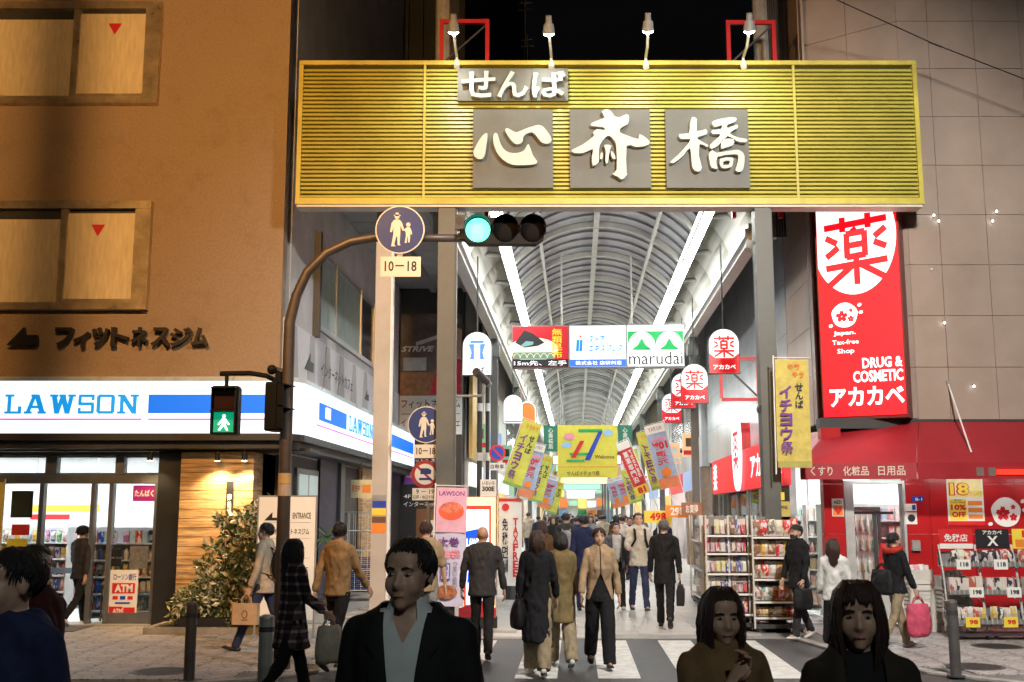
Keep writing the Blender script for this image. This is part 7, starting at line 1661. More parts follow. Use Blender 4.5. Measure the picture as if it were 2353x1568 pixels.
def person(key, label, x, y, rz, H, top, bottom, hair=('short', HAIRB), legs=((18, 5), (-14, 12)), arms=((-10, 6, 12), (10, 6, 15)), lean=0.0, vox=.012, cvox=.013, sex='m', sleeve=1.0, hem=.06, bottom_kind='trousers', shoe=None, skin=None, headturn=0.0, headtilt=0.0, opening=None, shirt=None, mask=None, build=1.0, hands=None, length=.3, bangs=False, coat_flare=1.0, fold=.011, locks=140, z0=.02, face=True, group=None, curl=.6, fullbody=True):
    """local frame: faces -y, own left side is +x"""
    skin = skin or SKIN; shoe = shoe or BLACK
    t = thing('person', label, 'person', (x, y, z0), rz, group)
    rs = random.Random(hash(key) % 1000); sd_ = sum(ord(c) for c in key) * .37
    k = H / 1.70; sw = (.110 if sex == 'm' else .096) * H * build; hw = (.083 if sex == 'm' else .086) * H * build
    hipz = .527 * H; th, sh, an = .243 * H, .235 * H, .042 * H
    J = {}; low = 1e9
    for s, (a, kn) in zip((1, -1), legs):
        a, kn = R(a), R(kn); hip = Vector((s * .050 * H, 0, hipz)); kne = hip + Vector((0, -math.sin(a), -math.cos(a))) * th; ank = kne + Vector((s * .004, -math.sin(a - kn), -math.cos(a - kn))) * sh
        fp = max(-1.0, min(.25, (a - kn) * 1.0 + (.12 if a - kn < 0 else 0))) if a - kn < 0 else min(.3, (a - kn) * .6)
        fd = Vector((0, -math.cos(fp), math.sin(fp))); up_ = Vector((0, math.sin(fp), math.cos(fp)))
        J[s] = (hip, kne, ank, fd, up_); low = min(low, (ank - up_ * an - fd * .05 * k).z, (ank - up_ * an + fd * .13 * k).z)
    dz_ = Vector((0, 0, -low))
    for s in (1, -1): hip, kne, ank, fd, up_ = J[s]; J[s] = (hip + dz_, kne + dz_, ank + dz_, fd, up_)
    pel = Vector((0, 0, hipz)) + dz_; ln = R(lean); sp = Vector((0, -math.sin(ln), math.cos(ln))); fw = Vector((0, -math.cos(ln), -math.sin(ln))); X = Vector((1, 0, 0))
    tl = .332 * H; nk = pel + sp * tl
    # torso profile: t, half width, half depth, forward shift
    bust = .012 * H if sex == 'f' else .004 * H
    prof = [(-.08, hw * .96, .064 * H, -.004), (.05, hw * 1.0, .066 * H, -.004), (.30, hw * (.88 if sex == 'f' else .96), .056 * H, 0), (.55, hw * (.93 if sex == 'f' else 1.08), .062 * H + bust * .5, bust), (.75, sw * .92, .060 * H + bust * .4, bust * .6), (.91, sw * .95, .052 * H, 0), (.975, sw * .76, .045 * H, -.005), (1.02, sw * .56, .040 * H, -.006), (1.06, sw * .42, .036 * H, -.008)]
    hd = nk + sp * .055 * H; hM = Matrix.Rotation(R(headturn), 3, 'Z') @ Matrix.Rotation(R(-lean * .4 + headtilt), 3, 'X'); hcn = nk + sp * (.026 * H) + Vector((0, 0, .048 * H)) - Vector((0, .006 * H, 0)); kh = H / 1.70 * (1.0 if sex == 'm' else .97)
    def torso(b, gx, gy, t0=-.08, t1=1.06): b.loft([ring(pel + sp * tl * t_ + fw * f_, X, fw, rx + gx, ry + gy, 18) for t_, rx, ry, f_ in prof if t0 - .001 <= t_ <= t1 + .001])
    AR = {}
    for s, a in zip((1, -1), arms):
        shd = pel + sp * tl * .90 + X * s * (sw * .93)
        if len(a) == 2: el, wr = Vector(a[0]) * H, Vector(a[1]) * H; el, wr = el + dz_, wr + dz_
        else:
            sg, ab, eb = R(a[0]), R(a[1]), R(a[2]); ua, fa = .168 * H, .148 * H
            d1 = Vector((s * math.sin(ab), -math.sin(sg) * math.cos(ab), -math.cos(sg) * math.cos(ab))); d2 = Vector((s * math.sin(ab) * .5, -math.sin(sg + eb), -math.cos(sg + eb))).normalized(); el = shd + d1 * ua; wr = el + d2 * fa
        AR[s] = (shd, el, wr)
    # ---- body
    b = B(); torso(b, -.022, -.018)
    b.tube([nk - sp * .03, nk + sp * .02 * k, hcn + Vector((0, .012, -.05 * k))], [.058 * k, .050 * k, .047 * k], 12)
    for s in (1, -1):
        hip, kne, ank, fd, up_ = J[s]; b.caps(hip, kne, .068 * k, .046 * k); b.tube([kne, kne.lerp(ank, .3), ank], [.046 * k, .048 * k, .030 * k], 10); b.caps(ank - up_ * .03 * k, ank - up_ * .03 * k + fd * .1 * k, .028 * k, .024 * k)
        shd, el, wr = AR[s]; b.caps(shd - Vector((s * .02, 0, .02)), el, .036 * k, .033 * k); b.tube([el, el.lerp(wr, .35), wr, wr + (wr - el).normalized() * .02], [.034 * k, .034 * k, .024 * k, .022 * k], 10)
    if face: head_parts(b, hcn, hM, kh, sex)
    else: b.ell(hcn + Vector((0, .01, 0)), (.074 * kh, .092 * kh, .112 * kh), 16, 12)
    me = remesh(b, vox, 5 if vox < .01 else 2); b = B()
    if face: head_detail(b, hcn, hM, kh)
    for s in (1, -1):
        shd, el, wr = AR[s]; hand(b, wr, wr - el, hands[0 if s == 1 else 1] if hands else Vector((0, -1, -.15)), 1 if s == 1 else -1, curl, k)
    me = join_mesh(me, b); body = obj('body', me, [skin, EYEW, EYED, LIP, BROW], t)
    PEOPLE[key] = dict(t=t, wr={s: AR[s][2] for s in AR}, wd={s: (AR[s][2] - AR[s][1]).normalized() for s in AR}, sh={s: AR[s][0] for s in AR}, pel=pel, nk=nk, H=H, head=hcn, k=k, sp=sp, fw=fw, sw=sw)
    # ---- hair
    if hair: obj('hair', hair_mesh(hair[0], hcn, hM, kh, sd_, length, locks, bangs), hair[1], t, smooth=True)
    # ---- bottom
    b = B()
    if bottom_kind in ('trousers', 'wide'):
        g = 1.0 if bottom_kind == 'trousers' else 1.45
        b.loft([ring(pel + sp * tl * t_, X, fw, rx, ry, 16) for t_, rx, ry in ((-.16, hw * .80, .062 * H), (-.05, hw * .97, .066 * H), (.10, hw * .93, .060 * H), (.24, hw * .84, .052 * H))])
        for s in (1, -1):
            hip, kne, ank, fd, up_ = J[s]; e_ = ank - up_ * an * .35; b.tube([hip + Vector((0, 0, .02)), hip.lerp(kne, .4), kne, kne.lerp(e_, .5), e_], [.080 * k, .074 * k * (1 + (g - 1) * .5), .060 * k * g, .056 * k * g, .052 * k * g], 14)
        me = remesh(b, cvox, 3); folds(me, fold * .9, 11, sd_ + 3, (1, 1, .5)); obj('trousers', me, bottom, t)
    elif bottom_kind == 'skirt':
        hz = .16 * H; b.loft([ring(Vector((0, (J[1][2].y + J[-1][2].y) / 2 * q, 0)) + Vector((0, 0, pel.z + .06 * H - q * (pel.z + .06 * H - hz))), X, Vector((0, 1, 0)), hw * (.92 + .30 * q), .062 * H + .055 * H * q, 20) for q in (0, .15, .3, .5, .75, 1)])
        me = remesh(b, cvox, 3); folds(me, fold * 1.3, 12, sd_, (1, 1, .15)); obj('skirt', me, bottom, t)
    # ---- top garment
    b = B(); g = .008 * H; hz = hem
    low_r = [ring(pel - Vector((0, 0, hz * H * q)) + Vector((0, 0, .02)), X, Vector((0, -1, 0)), hw * (1.03 + .10 * q * coat_flare) + g, .068 * H + g + (.03 + (.05 if hem > .15 else 0)) * H * q * (coat_flare - .6), 18) for q in ([1, .66, .33] if hz > .12 else [1, .5])]
    b.loft(low_r + [ring(pel + sp * tl * t_ + fw * f_, X, fw, rx + g * 1.1, ry + g * 1.1, 18) for t_, rx, ry, f_ in prof if t_ > 0] )
    for s in (1, -1):
        shd, el, wr = AR[s]; wr2 = el.lerp(wr, max(.02, min(1, sleeve * 2 - 1)) * .93) if sleeve > .5 else shd.lerp(el, sleeve * 2)
        if sleeve > .5: b.caps(shd - Vector((s * .01, 0, .008)), el, .056 * k, .047 * k); b.tube([el, el.lerp(wr2, .5), wr2], [.047 * k, .044 * k, .038 * k], 12)
        else: b.caps(shd - Vector((s * .01, 0, .008)), wr2, .056 * k, .055 * k)
    me = remesh(b, cvox, 4); folds(me, fold, 10, sd_, (1, 1, .6))
    if opening: me = cut(me, opening[0], opening[1]) if isinstance(opening, tuple) else cut(me, opening)
    garment = obj('jacket' if opening or hem > .05 else 'sweater', me, top, t)
    # collar ring
    if not opening: obj('collar', B().loft([ring(nk + sp * dz2 + fw * f2, X, fw, r1 * k, r2 * k, 16) for dz2, r1, r2, f2 in ((-.015, .085, .066, 0), (.025 * k, .064, .060, -.004), (.032 * k, .058, .054, -.004), (.0, .056, .05, 0))], cap=False), top, garment, smooth=True)
    if shirt:
        b = B(); torso(b, -.008, -.001, .05, 1.02)
        me = remesh(b, cvox, 3); folds(me, .003, 12, sd_)
        if opening and key == 'suit_near':
            zc_ = nk.z - .085; me = cut(me, lambda c: c.y < 0 and c.z > zc_ and abs(c.x) < .004 + (c.z - zc_) * .52, [((s * .004, 0, zc_), (s * 1, 0, -.52)) for s in (1, -1)])
        so = obj('shirt', me, shirt, t)
    # ---- shoes
    for s in (1, -1):
        hip, kne, ank, fd, up_ = J[s]; sole = ank - up_ * an; b = B(); r = []
        for q, wx, hz2 in ((-.075, .022, .055), (-.055, .032, .062), (0, .034, .066), (.05, .040, .050), (.10, .042, .038), (.15, .032, .028), (.172, .012, .016)):
            c = sole + fd * q * k; r.append([tuple(c + X * wx * k * u + up_ * hz2 * k * v) for u, v in ((-1, 0), (1, 0), (1, .45), (.7, .85), (.25, 1), (-.25, 1), (-.7, .85), (-1, .45))])
        obj('shoe', b.loft(r), shoe, t, smooth=True)
    if mask:
        b = B(); n_ = 9
        T = lambda p: tuple(hcn + hM @ (Vector(p) * kh))
        for off in (.006, .002):
            for i in range(n_):
                a = R(-70 + 140 * i / (n_ - 1))
                for z in (-.030, -.055, -.085): b.v.append(T((math.sin(a) * (.066 + off), -math.cos(a) * (.098 + off + (.010 if abs(a) < .6 else 0)) + .002, z)))
        for l_ in (0, 1):
            for i in range(n_ - 1):
                for j in range(2): q = l_ * n_ * 3 + i * 3 + j; b.f.append((q, q + 1, q + 4, q + 3) if l_ == 0 else (q + 3, q + 4, q + 1, q))
        b.m = [0] * len(b.f); obj('face_mask', b, mask, t, smooth=True)
    return t
def on(key, v): t = PEOPLE[key]['t']; return t.location + Matrix.Rotation(t.rotation_euler.z, 3, 'Z') @ Vector(v)
def backpack(key, label, m, w=.30, h=.42, d=.15):
    p = PEOPLE[key]; c = p['nk'] - p['sp'] * .30 * p['H'] * .98 - p['fw'] * (.085 * p['H'] + d * .3); o = on(key, c); t = thing('backpack', label, 'backpack', o, p['t'].rotation_euler.z)
    b = B(); b.loft([ring((0, yy, h * .5), (1, 0, 0), (0, 0, 1), w / 2 * q, h / 2 * q, 14) for yy, q in ((-.06, .80), (-.03, .97), (.03, 1.0), (d - .02, .9), (d, .6))]); me = remesh(b, .014, 2); obj('bag', me, m, t); obj('pocket', B().loft([ring((0, yy, h * .32), (1, 0, 0), (0, 0, 1), w * .36 * q, h * .2 * q, 12) for yy, q in ((d - .03, 1), (d + .025, .9), (d + .035, .6))]), m, t, smooth=True)
    for s in (-1, 1):
        so = Matrix.Rotation(-p['t'].rotation_euler.z, 3, 'Z') @ (on(key, p['sh'][s] * 1.0) - o); q = so + Vector((-s * p['sw'] * .45, 0, .055 * p['k'])); f = p['fw'] * (.10 * p['H'] + .02)
        obj('strap', B().tube([(s * w * .25, -.02, h * .9), q, q + f * .75 - Vector((0, 0, .05)), q + f * 1.05 - Vector((0, 0, .22)), q + f * .5 - Vector((-s * .06, 0, .36)), (s * w * .38, -.02, h * .15)], .022, 6, flat=(.3, 1)), m, t, smooth=True)
    return t
def carry(key, side_, name, label, cat, build, drop=.10):
    p = PEOPLE[key]; w = on(key, p['wr'][side_] + p['wd'][side_] * drop * p['k']); t = thing(name, label, cat, w, p['t'].rotation_euler.z); build(t); return t
def briefcase(t):
    m = fabric('case', (.014, .014, .016), .5); b = B().loft([[(x * q, y * q2, z) for x, y in ((-.06, -.21), (.06, -.21), (.06, .21), (-.06, .21))] for q, q2, z in ((.9, 1, -.37), (1, 1.02, -.34), (1, 1.0, -.15), (.55, .96, -.06))]); obj('bag', b, m, t); obj('handle', B().tube([(0, -.07, -.07), (0, -.06, -.005), (0, .06, -.005), (0, .07, -.07)], .01, 6), m, t); obj('flap', B().box(-.064, -.06, -.19, .19, -.26, -.12), m, t)
def paperbag(t):
    m = mat('paper_bag_tan', (.52, .36, .22), .7, var=.1); obj('bag', B().loft([[(x * q, y, z) for x, y in ((-.055, -.16), (.055, -.16), (.055, .16), (-.055, .16))] for q, z in ((1, -.36), (1, -.1))]), m, t); obj('side', B().box(-.053, .053, -.168, -.161, -.36, -.1), mat('bag_orange', (.55, .16, .05), .6), t)
    for s in (-1, 1): obj('handle', B().tube([(s * .03, -.06, -.1), (s * .02, -.05, -.02), (0, 0, .005), (s * .02, .05, -.02), (s * .03, .06, -.1)], .006, 5), m, t)
    for s in (-1, 1): obj('emblem', B().tube([(s * .0555, .035 * math.cos(a), -.23 + .045 * math.sin(a)) for a in [i * math.pi / 6 for i in range(13)]], .006, 4), BROWNP, t); obj('emblem_text', B().box(s * .0565 - .001, s * .0565 + .001, -.04, .04, -.305, -.295), BROWNP, t)
def softbag(col, w, h, d, name='bag_cloth'):
    def f(t):
        m = fabric(name + str(col), col, .6); b = B(); b.loft([ring((0, 0, z), (0, 1, 0), (1, 0, 0), w / 2 * q, d / 2 * q2, 14) for z, q, q2 in ((-h, .7, .6), (-h * .92, .95, 1), (-h * .6, 1, 1), (-h * .3, .92, .7), (-h * .2, .85, .3))]); me = remesh(b, .014, 2); folds(me, .008, 9, w * 10); obj('bag', me, m, t)
        for s in (-1, 1): obj('strap', B().tube([(0, -w * .3, -h * .25), (s * .02, -w * .12, -.03), (s * .01, 0, 0), (s * .02, w * .12, -.03), (0, w * .3, -h * .25)], .008, 5), m, t)
    return f
# -- outfits
NAVY_ = fabric('navy', (.020, .026, .075)); BLK = fabric('black', (.012, .012, .014)); SUITB = fabric('suit_black', (.010, .010, .012), .75, .1); SHIRTP = fabric('shirt_pale', (.60, .64, .62), .7, .05); TAN = fabric('tan', (.30, .19, .09)); BEI = fabric('beige', (.42, .36, .28)); OLV = fabric('olive', (.17, .125, .055)); GRY = fabric('grey', (.20, .20, .20)); WHT = fabric('white', (.62, .61, .58)); DGR = fabric('charcoal', (.035, .034, .036)); BRN = fabric('brown', (.10, .05, .022)); DENIM = fabric('denim', (.03, .04, .09)); RDH = fabric('red', (.38, .03, .02)); CRM = fabric('cream', (.55, .50, .42)); KHA = fabric('khaki', (.30, .24, .15)); WSH = mat('white_shoe', (.6, .6, .58), .5)
def at(px, D): return ((px - CX) / F * D * 1.012, D)
# foreground
x, y = at(950, 3.75)
vV = (lambda c: c.y < -.02 and c.z > .88 and abs(c.x) < .010 + max(0, c.z - .88) * .14, [((s * .010, 0, .88), (s * 1, 0, -.14)) for s in (1, -1)] + [((0, -.02, 0), (0, 1, 0))])
person('suit_near', 'man in black suit and pale open-collar shirt close to the camera, facing it', x, y, R(-8), 1.665, SUITB, SUITB, hair=('short', HAIRB), legs=((12, 4), (-12, 10)), arms=((6, 9, 10), (-6, 9, 10)), vox=.0075, cvox=.011, opening=vV, shirt=SHIRTP, headturn=-12, fold=.004, locks=260, build=1.06, hem=.08)
p = PEOPLE['suit_near']
from mathutils.bvhtree import BVHTree
def lapels(key, wfun, z0, z1, mm, wid=.05, lift=.006):
    p = PEOPLE[key]; jk = [c for c in p['t'].children if c.name.startswith('jacket')][0]; me = jk.data
    bv = BVHTree.FromPolygons([v.co for v in me.vertices], [tuple(q.vertices) for q in me.polygons])
    def surf(x, z):
        for dx in (0, .01, .02, .03, .045, .06):
            h = bv.ray_cast(Vector((x + math.copysign(dx, x), -1, z)), Vector((0, 1, 0)))
            if h[0] is not None and h[0].y < .05: return h[0].y
        return -.02
    for s in (1, -1):
        b = B(); n = 16; rows = []
        for i in range(n + 1):
            q = i / n; z = z0 + (z1 - z0) * q; w = wfun(z); o = wid * (math.sin(min(1, q * 1.25) * math.pi / 2) if q < .78 else max(.35, 1 - (q - .78) * 3)) * (0.45 if .72 < q < .78 else 1)
            r = []
            for u in (w - .012, w + o * .5, w + o): r.append(Vector((s * u, surf(s * max(u, w + .012), z) - lift - (.004 if u > w else 0), z)))
            rows.append(r)
        for r in rows: b.v += [tuple(v) for v in r]
        for r in rows: b.v += [tuple(v + Vector((0, .005, 0))) for v in r]
        for i in range(n):
            for j in range(2):
                f = (i * 3 + j, i * 3 + j + 1, i * 3 + j + 4, i * 3 + j + 3); b.f.append(f if s > 0 else f[::-1]); o2 = (n + 1) * 3; b.f.append(tuple(o2 + v for v in (f[::-1] if s > 0 else f)))
        b.m = [0] * len(b.f); obj('lapel', b, mm, p['t'], smooth=True)
zb0 = .88; wv = lambda z: .010 + max(0, z - zb0) * .14
lapels('suit_near', wv, zb0, p['nk'].z + .005, SUITB, .055)
cm = p['nk'] + Vector((0, -.004, 0))
for s in (1, -1):      # shirt collar: stand and wing
    st2 = [cm + Vector((s * .060 * math.sin(a), -.058 * math.cos(a) + .004, .012 + .018 * (1 - math.cos(a)) * .5)) for a in [R(34 + 146 * i / 8) for i in range(9)]]
    b = B(); b.v = [tuple(v) for v in st2] + [tuple(v + Vector((0, 0, .036))) for v in st2]; b.f = [(i, i + 1, 10 + i, 9 + i) if s < 0 else (9 + i, 10 + i, i + 1, i) for i in range(8)]; b.m = [0] * 8; obj('collar_stand', b, SHIRTP, p['t'], smooth=True)
    tp_ = [v + Vector((0, 0, .037)) for v in st2[:7]]; lo_ = [v * 1.0 + Vector((s * .020 * math.sin(R(34 + 18 * i)), -.030 * math.cos(R(34 + 18 * i)) - .006, -.014 - .050 * max(0, 1 - i / 2.4))) for i, v in enumerate(st2[:7])]
    b = B(); b.v = [tuple(v) for v in tp_] + [tuple(v) for v in lo_]; n_ = 7; b.f = [(i, i + 1, n_ + i + 1, n_ + i) if s > 0 else (n_ + i, n_ + i + 1, i + 1, i) for i in range(n_ - 1)]; b.m = [0] * (n_ - 1); obj('shirt_collar', b, SHIRTP, p['t'])
x, y = at(72, 3.7)
person('navy_near', 'man in navy jacket cut by the left picture edge, close to the camera', x, y, R(-30), 1.63, NAVY_, BLK, hair=('short', HAIRB), legs=((10, 4), (-10, 10)), vox=.008, cvox=.012, headturn=-16, locks=260, build=1.05)
x, y = at(112, 5.6)
person('behind_left', 'person with dark bobbed hair half hidden behind the navy jacketed man', x, y, R(60), 1.60, fabric('maroon', (.06, .012, .016)), BLK, hair=('short', HAIRB), sex='f')
x, y = at(1640, 4.15)
person('woman_chin', 'woman in tan jacket close to the camera with her hand at her chin', x, y, R(8), 1.475, fabric('tan_jacket', (.20, .12, .055)), BLK, hair=('long', HAIRR), legs=((10, 4), (-10, 10)), arms=((4, 10, 14), ((-.12, -.13, .66), (-.030, -.150, .795))), hands=(Vector((0, -1, 0)), Vector((.5, -.5, .3))), vox=.0075, cvox=.011, sex='f', length=.36, bangs=False, locks=300, fold=.005, headturn=-4, headtilt=3, curl=1.2)
x, y = at(1940, 3.55)
person('woman_bob', 'woman in dark brown coat and black top close to the camera at lower right', x, y, R(-6), 1.535, fabric('dark_brown', (.035, .026, .018)), BLK, hair=('long', HAIRR), legs=((10, 4), (-10, 10)), arms=((4, 10, 10), (0, 10, 10)), vox=.0075, cvox=.011, sex='f', length=.25, bangs=True, locks=300, fold=.005, headturn=-8, opening=(lambda c: c.y < -.02 and c.z > .80 and abs(c.x) < .06, [((.06, 0, 0), (1, 0, 0)), ((-.06, 0, 0), (1, 0, 0))]), shirt=BLK)
# walkers
def feet(px, py): g = G(px, py, .02); return g.x, g.y
x, y = feet(178, 1437); person('store_guest', 'person in dark cap and jacket walking into the convenience store', x, y, R(158), 1.58, DGR, BLK, legs=((20, 8), (-18, 25)), arms=((14, 10, 18), (-16, 6, 8)), hair=('short', HAIRB), shoe=WSH)
t = PEOPLE['store_guest']; cp = thing('cap', 'dark knitted cap on the person entering the store', 'cap', on('store_guest', t['head'] + Vector((0, .012, .045))), t['t'].rotation_euler.z); obj('crown', B().ell((0, 0, .0), (.095, .115, .085), 16, 9), BLK, cp, smooth=True); obj('rim', B().tube([(.095 * math.cos(a), .115 * math.sin(a), -.03) for a in [i * math.pi / 8 for i in range(17)]], .014, 6), BLK, cp)
x, y = feet(603, 1497); person('profile_man', 'man in beige shirt with black backpack seen in profile walking left', x, y, R(-97), 1.69, BEI, DENIM, legs=((26, 4), (-20, 22)), arms=((6, 8, 14), (8, 6, 18)), fold=.006)
backpack('profile_man', 'black backpack on the man in the beige shirt', BLK); carry('profile_man', 1, 'paper_bag', 'tan paper carrier bag held by the man in profile', 'bag', paperbag)
x, y = at(690, 10.4); person('plaid_woman', 'woman with long black hair in a plaid overshirt and black trousers', x, y, R(128), 1.545, plaid(), BLK, hair=('long', HAIRB), legs=((20, 6), (-20, 18)), arms=((18, 8, 55), (12, 8, 40)), sex='f', length=.46, hem=.17, locks=220)
carry('plaid_woman', -1, 'plastic_bag', 'pale plastic shopping bag carried by the plaid woman', 'bag', softbag((.50, .46, .36), .26, .42, .16), .06)
x, y = feet(772, 1540); person('tan_man', 'man in tan sweater and face mask walking away on the pavement', x, y, R(152), 1.66, TAN, BLK, legs=((14, 4), (-18, 20)), arms=((-18, 8, 8), (22, 8, 20)), hem=.03, headturn=30, mask=PAPER)
x, y = at(984, 14.2); person('beige_tee', 'man with cropped hair in a beige T-shirt seen from behind', x, y, R(176), 1.67, fabric('tee_beige', (.30, .23, .15)), GRY, arms=((2, 8, 12), (4, 10, 10)), sleeve=.42, hair=('short', HAIRR), hem=.05)
x, y = feet(1108, 1512); person('bald_man', 'man with shaved head in a dark jacket walking away on the crossing', x, y, R(178), 1.60, DGR, BLK, hair=None, legs=((12, 4), (-12, 16)), arms=((4, 12, 20), (-4, 12, 20)), build=1.12, skin=SKIN2)
x, y = feet(1235, 1550); person('coat_woman', 'woman with dark red hair in a long black coat seen from behind', x, y, R(176), 1.575, BLK, KHA, hair=('long', HAIRR), legs=((14, 4), (-12, 12)), arms=((0, 10, 14), (8, 10, 20)), sex='f', length=.26, hem=.30, bottom_kind='wide', coat_flare=1.5, shoe=WSH, fold=.012)
carry('coat_woman', 1, 'shoulder_bag', 'big black bag at the side of the woman in the long coat', 'bag', softbag((.012, .010, .011), .40, .40, .2), -.10)
x, y = feet(1290, 1530); person('olive_woman', 'woman in an olive coat and khaki trousers seen from behind', x, y, R(186), 1.55, OLV, KHA, hair=('long', HAIRB), legs=((16, 4), (-14, 14)), sex='f', length=.16, hem=.20, bottom_kind='wide', coat_flare=1.3, shoe=WSH)
x, y = feet(1380, 1532); op = (lambda c: c.y < -.02 and abs(c.x) < .006 + max(0, 1.06 - c.z) * .42, [((s * .006, 0, 1.06), (s * 1, 0, .42)) for s in (1, -1)] + [((.006, 0, 0), (1, 0, 0)), ((-.006, 0, 0), (1, 0, 0))])
person('cardigan_woman', 'woman in an open tan cardigan and black trousers walking towards us', x, y, R(2), 1.61, fabric('cardigan', (.36, .25, .15)), BLK, hair=('short', HAIRR), legs=((16, 4), (-16, 20)), arms=((-6, 12, 10), (10, 12, 12)), sex='f', hem=.05, opening=op, shirt=BLK, bangs=True, bottom_kind='wide', fold=.006, cvox=.009)
PEOPLE_W = PEOPLE['cardigan_woman']; obj('necklace', B().tube([tuple(PEOPLE_W['nk'] + Vector((.062 * math.sin(a), -.062 * math.cos(a) - .012, -.012 - .03 * max(0, math.cos(a))))) for a in [i * math.pi / 10 - math.pi for i in range(21)]], .006, 5), mat('pearl', (.62, .55, .42), .3), PEOPLE_W['t'])
for s in (1, -1): pass
x, y = at(1338, 20.5); person('navy_suit', 'man in a navy suit walking away in the middle of the arcade', x, y, R(178), 1.745, NAVY_, NAVY_, hem=.09)
x, y = at(1297, 24.5); person('pack_man', 'tall man with a dark backpack walking away down the arcade', x, y, R(180), 1.79, DGR, BLK, hem=.05, vox=.014, cvox=.018); backpack('pack_man', 'dark grey backpack on the tall man in the arcade', GRY)
x, y = at(1243, 19.5); person('brown_hair', 'woman with brown hair behind the black coat, walking away', x, y, R(172), 1.66, BRN, BLK, hair=('long', HAIRR), sex='f', length=.22)
x, y = feet(1418, 1400); person('tee_man', 'young man in a pale grey T-shirt and open dark shirt walking towards us', x, y, R(4), 1.60, fabric('shirt_slate', (.10, .10, .11)), BLK, opening=(lambda c: c.y < -.01 and abs(c.x) < .085, [((.085, 0, 0), (1, 0, 0)), ((-.085, 0, 0), (1, 0, 0))]), shirt=fabric('tee_white', (.50, .49, .47)), hem=.06, shoe=WSH, legs=((16, 4), (-14, 14)))
x, y = feet(1470, 1404); person('cream_man', 'tall man in a cream shirt with backpack straps walking towards us', x, y, R(4), 1.785, CRM, DENIM, hem=.07, arms=((10, 8, 70), (12, 8, 75)), hands=(Vector((-1, -.3, .3)), Vector((1, -.3, .3)))); backpack('cream_man', 'black backpack worn by the man in the cream shirt', BLK)
x, y = feet(1530, 1443); person('case_man', 'grey-haired man in a black suit with a briefcase walking away', x, y, R(170), 1.70, SUITB, SUITB, hair=('short', HAIRG), hem=.11, legs=((22, 4), (-24, 20)), arms=((12, 8, 6), (-10, 8, 6))); carry('case_man', -1, 'briefcase', 'black briefcase carried by the grey-haired man', 'briefcase', briefcase)
obj('shirt_collar', B().loft([ring(PEOPLE['case_man']['nk'] + Vector((0, 0, z)), (1, 0, 0), (0, 1, 0), r, r * .95, 14) for z, r in ((-.0, .068), (.045, .060))], cap=False), SHIRTP, PEOPLE['case_man']['t'])
x, y = feet(1840, 1468); person('mask_man', 'young man in black with a black face mask by the snack rack', x, y, R(-62), 1.61, BLK, DGR, mask=mat('mask_black', (.012, .012, .013), .7), legs=((14, 4), (-14, 14)), arms=((6, 8, 16), (4, 8, 14)), hem=.09, shoe=WSH, bangs=True)
carry('mask_man', 1, 'hand_bag', 'black bag hanging from the masked young man', 'bag', softbag((.011, .011, .012), .34, .36, .16), .04)
x, y = at(1893, 13.6); person('white_knit', 'woman with long brown hair in a white knit and black skirt', x, y, R(165), 1.465, WHT, BLK, hair=('long', HAIRR), sex='f', length=.42, hem=.03, bottom_kind='skirt', arms=((2, 9, 20), (2, 9, 20)))
x, y = feet(2066, 1490); person('hood_shopper', 'shopper in black jacket with a red hood walking right past the red wall', x, y, R(112), 1.52, BLK, KHA, legs=((18, 4), (-18, 18)), arms=((8, 8, 14), (10, 8, 12)), hem=.05, mask=mat('mask_black', (.012, .012, .013)), shoe=WSH)
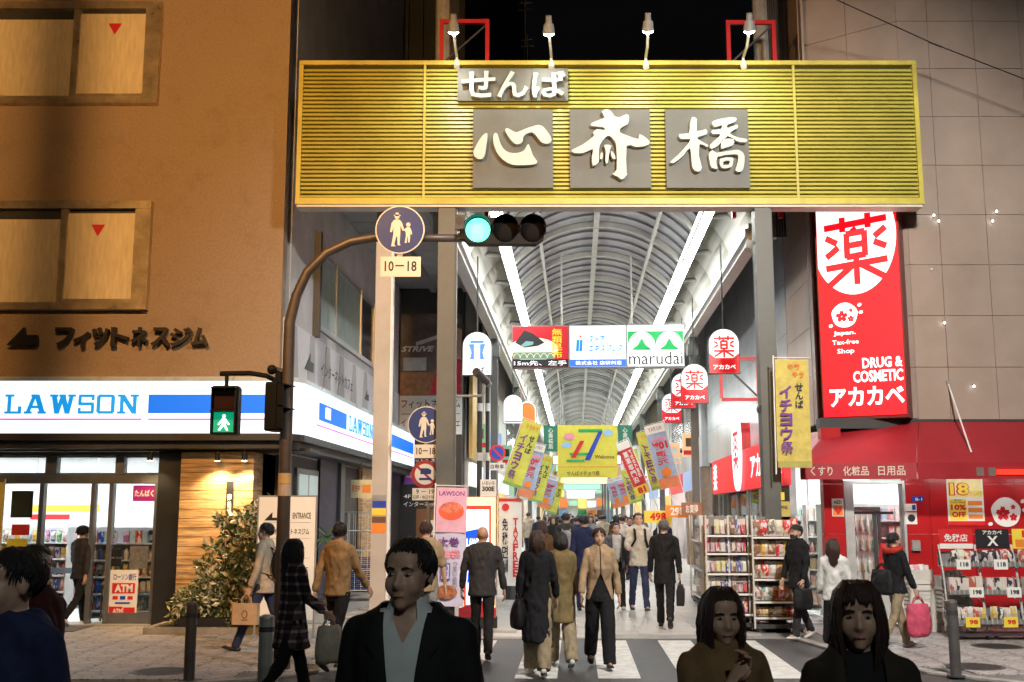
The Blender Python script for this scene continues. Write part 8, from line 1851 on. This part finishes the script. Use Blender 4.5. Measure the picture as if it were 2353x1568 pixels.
p = PEOPLE['hood_shopper']; hm = remesh(B().tube([tuple(p['nk'] + Vector((.10 * math.sin(a), -.085 * math.cos(a) + .02, .0 + .02 * math.cos(a)))) for a in [i * math.pi / 8 for i in range(17)]], .045, 10), .012, 3); folds(hm, .006, 14); obj('hood', hm, RDH, p['t'])
carry('hood_shopper', -1, 'shopping_bag', 'bright pink shopping bag held by the red-hooded shopper', 'bag', softbag((.55, .08, .14), .38, .52, .2)); 
t_ = thing('tote_bag', 'black tote bag on the back of the red-hooded shopper', 'bag', on('hood_shopper', p['nk'] + Vector((0, .22, -.18))), p['t'].rotation_euler.z + R(90)); softbag((.012, .012, .013), .40, .40, .18)(t_)
# crowd further down the arcade
random.seed(15); CROWD = []
tops = [(BLK, 'black coat'), (WHT, 'white shirt'), (NAVY_, 'navy jacket'), (GRY, 'grey jacket'), (BEI, 'beige coat'), (DGR, 'charcoal jacket'), (BRN, 'brown jacket')]
for i, (m, nm_) in enumerate(tops):
    CROWD.append((person('crowd%d' % i, 'distant pedestrian in a %s walking away down the arcade' % nm_, *A(-.9 + .45 * i, 30 + i * 1.7).xy, R(180 if i % 3 else 0), 1.62 + .03 * (i % 5), m, BLK if i % 2 else DENIM, hair=('short' if i % 3 else 'long', HAIRB), vox=.022, cvox=.026, face=False, locks=30, fold=.008, sex='f' if i % 3 == 0 else 'm', length=.2, group='distant pedestrians'), nm_))
sp_ = [(random.uniform(-1.7, 2.3), random.uniform(29, 40)) for _ in range(12)] + [(random.uniform(-1.9, 2.6), random.uniform(40, 60)) for _ in range(22)] + [(random.uniform(-2.1, 2.8), random.uniform(60, 110)) for _ in range(34)]
for i, (xx, dd) in enumerate(sp_):
    src, nm_ = CROWD[i % len(CROWD)]; s_ = random.uniform(.96, 1.06); w = A(xx, dd, .02)
    dup(src, (w.x, w.y, .02), R(random.choice((180, 180, 0, 172, 8)) + random.uniform(-14, 14)), '%s pedestrian in a %s %s of the arcade' % ('nearer' if dd < 40 else 'distant' if dd < 60 else 'very far', nm_, 'on the left' if xx < -.3 else 'on the right' if xx > 1.1 else 'in the middle'), (s_, s_, s_))
for src, nm_ in CROWD: src['label'] = 'nearest distant pedestrian in a %s down the arcade' % nm_
bpy.data.scenes.remove(TS)
print('objects', len(bpy.data.objects))
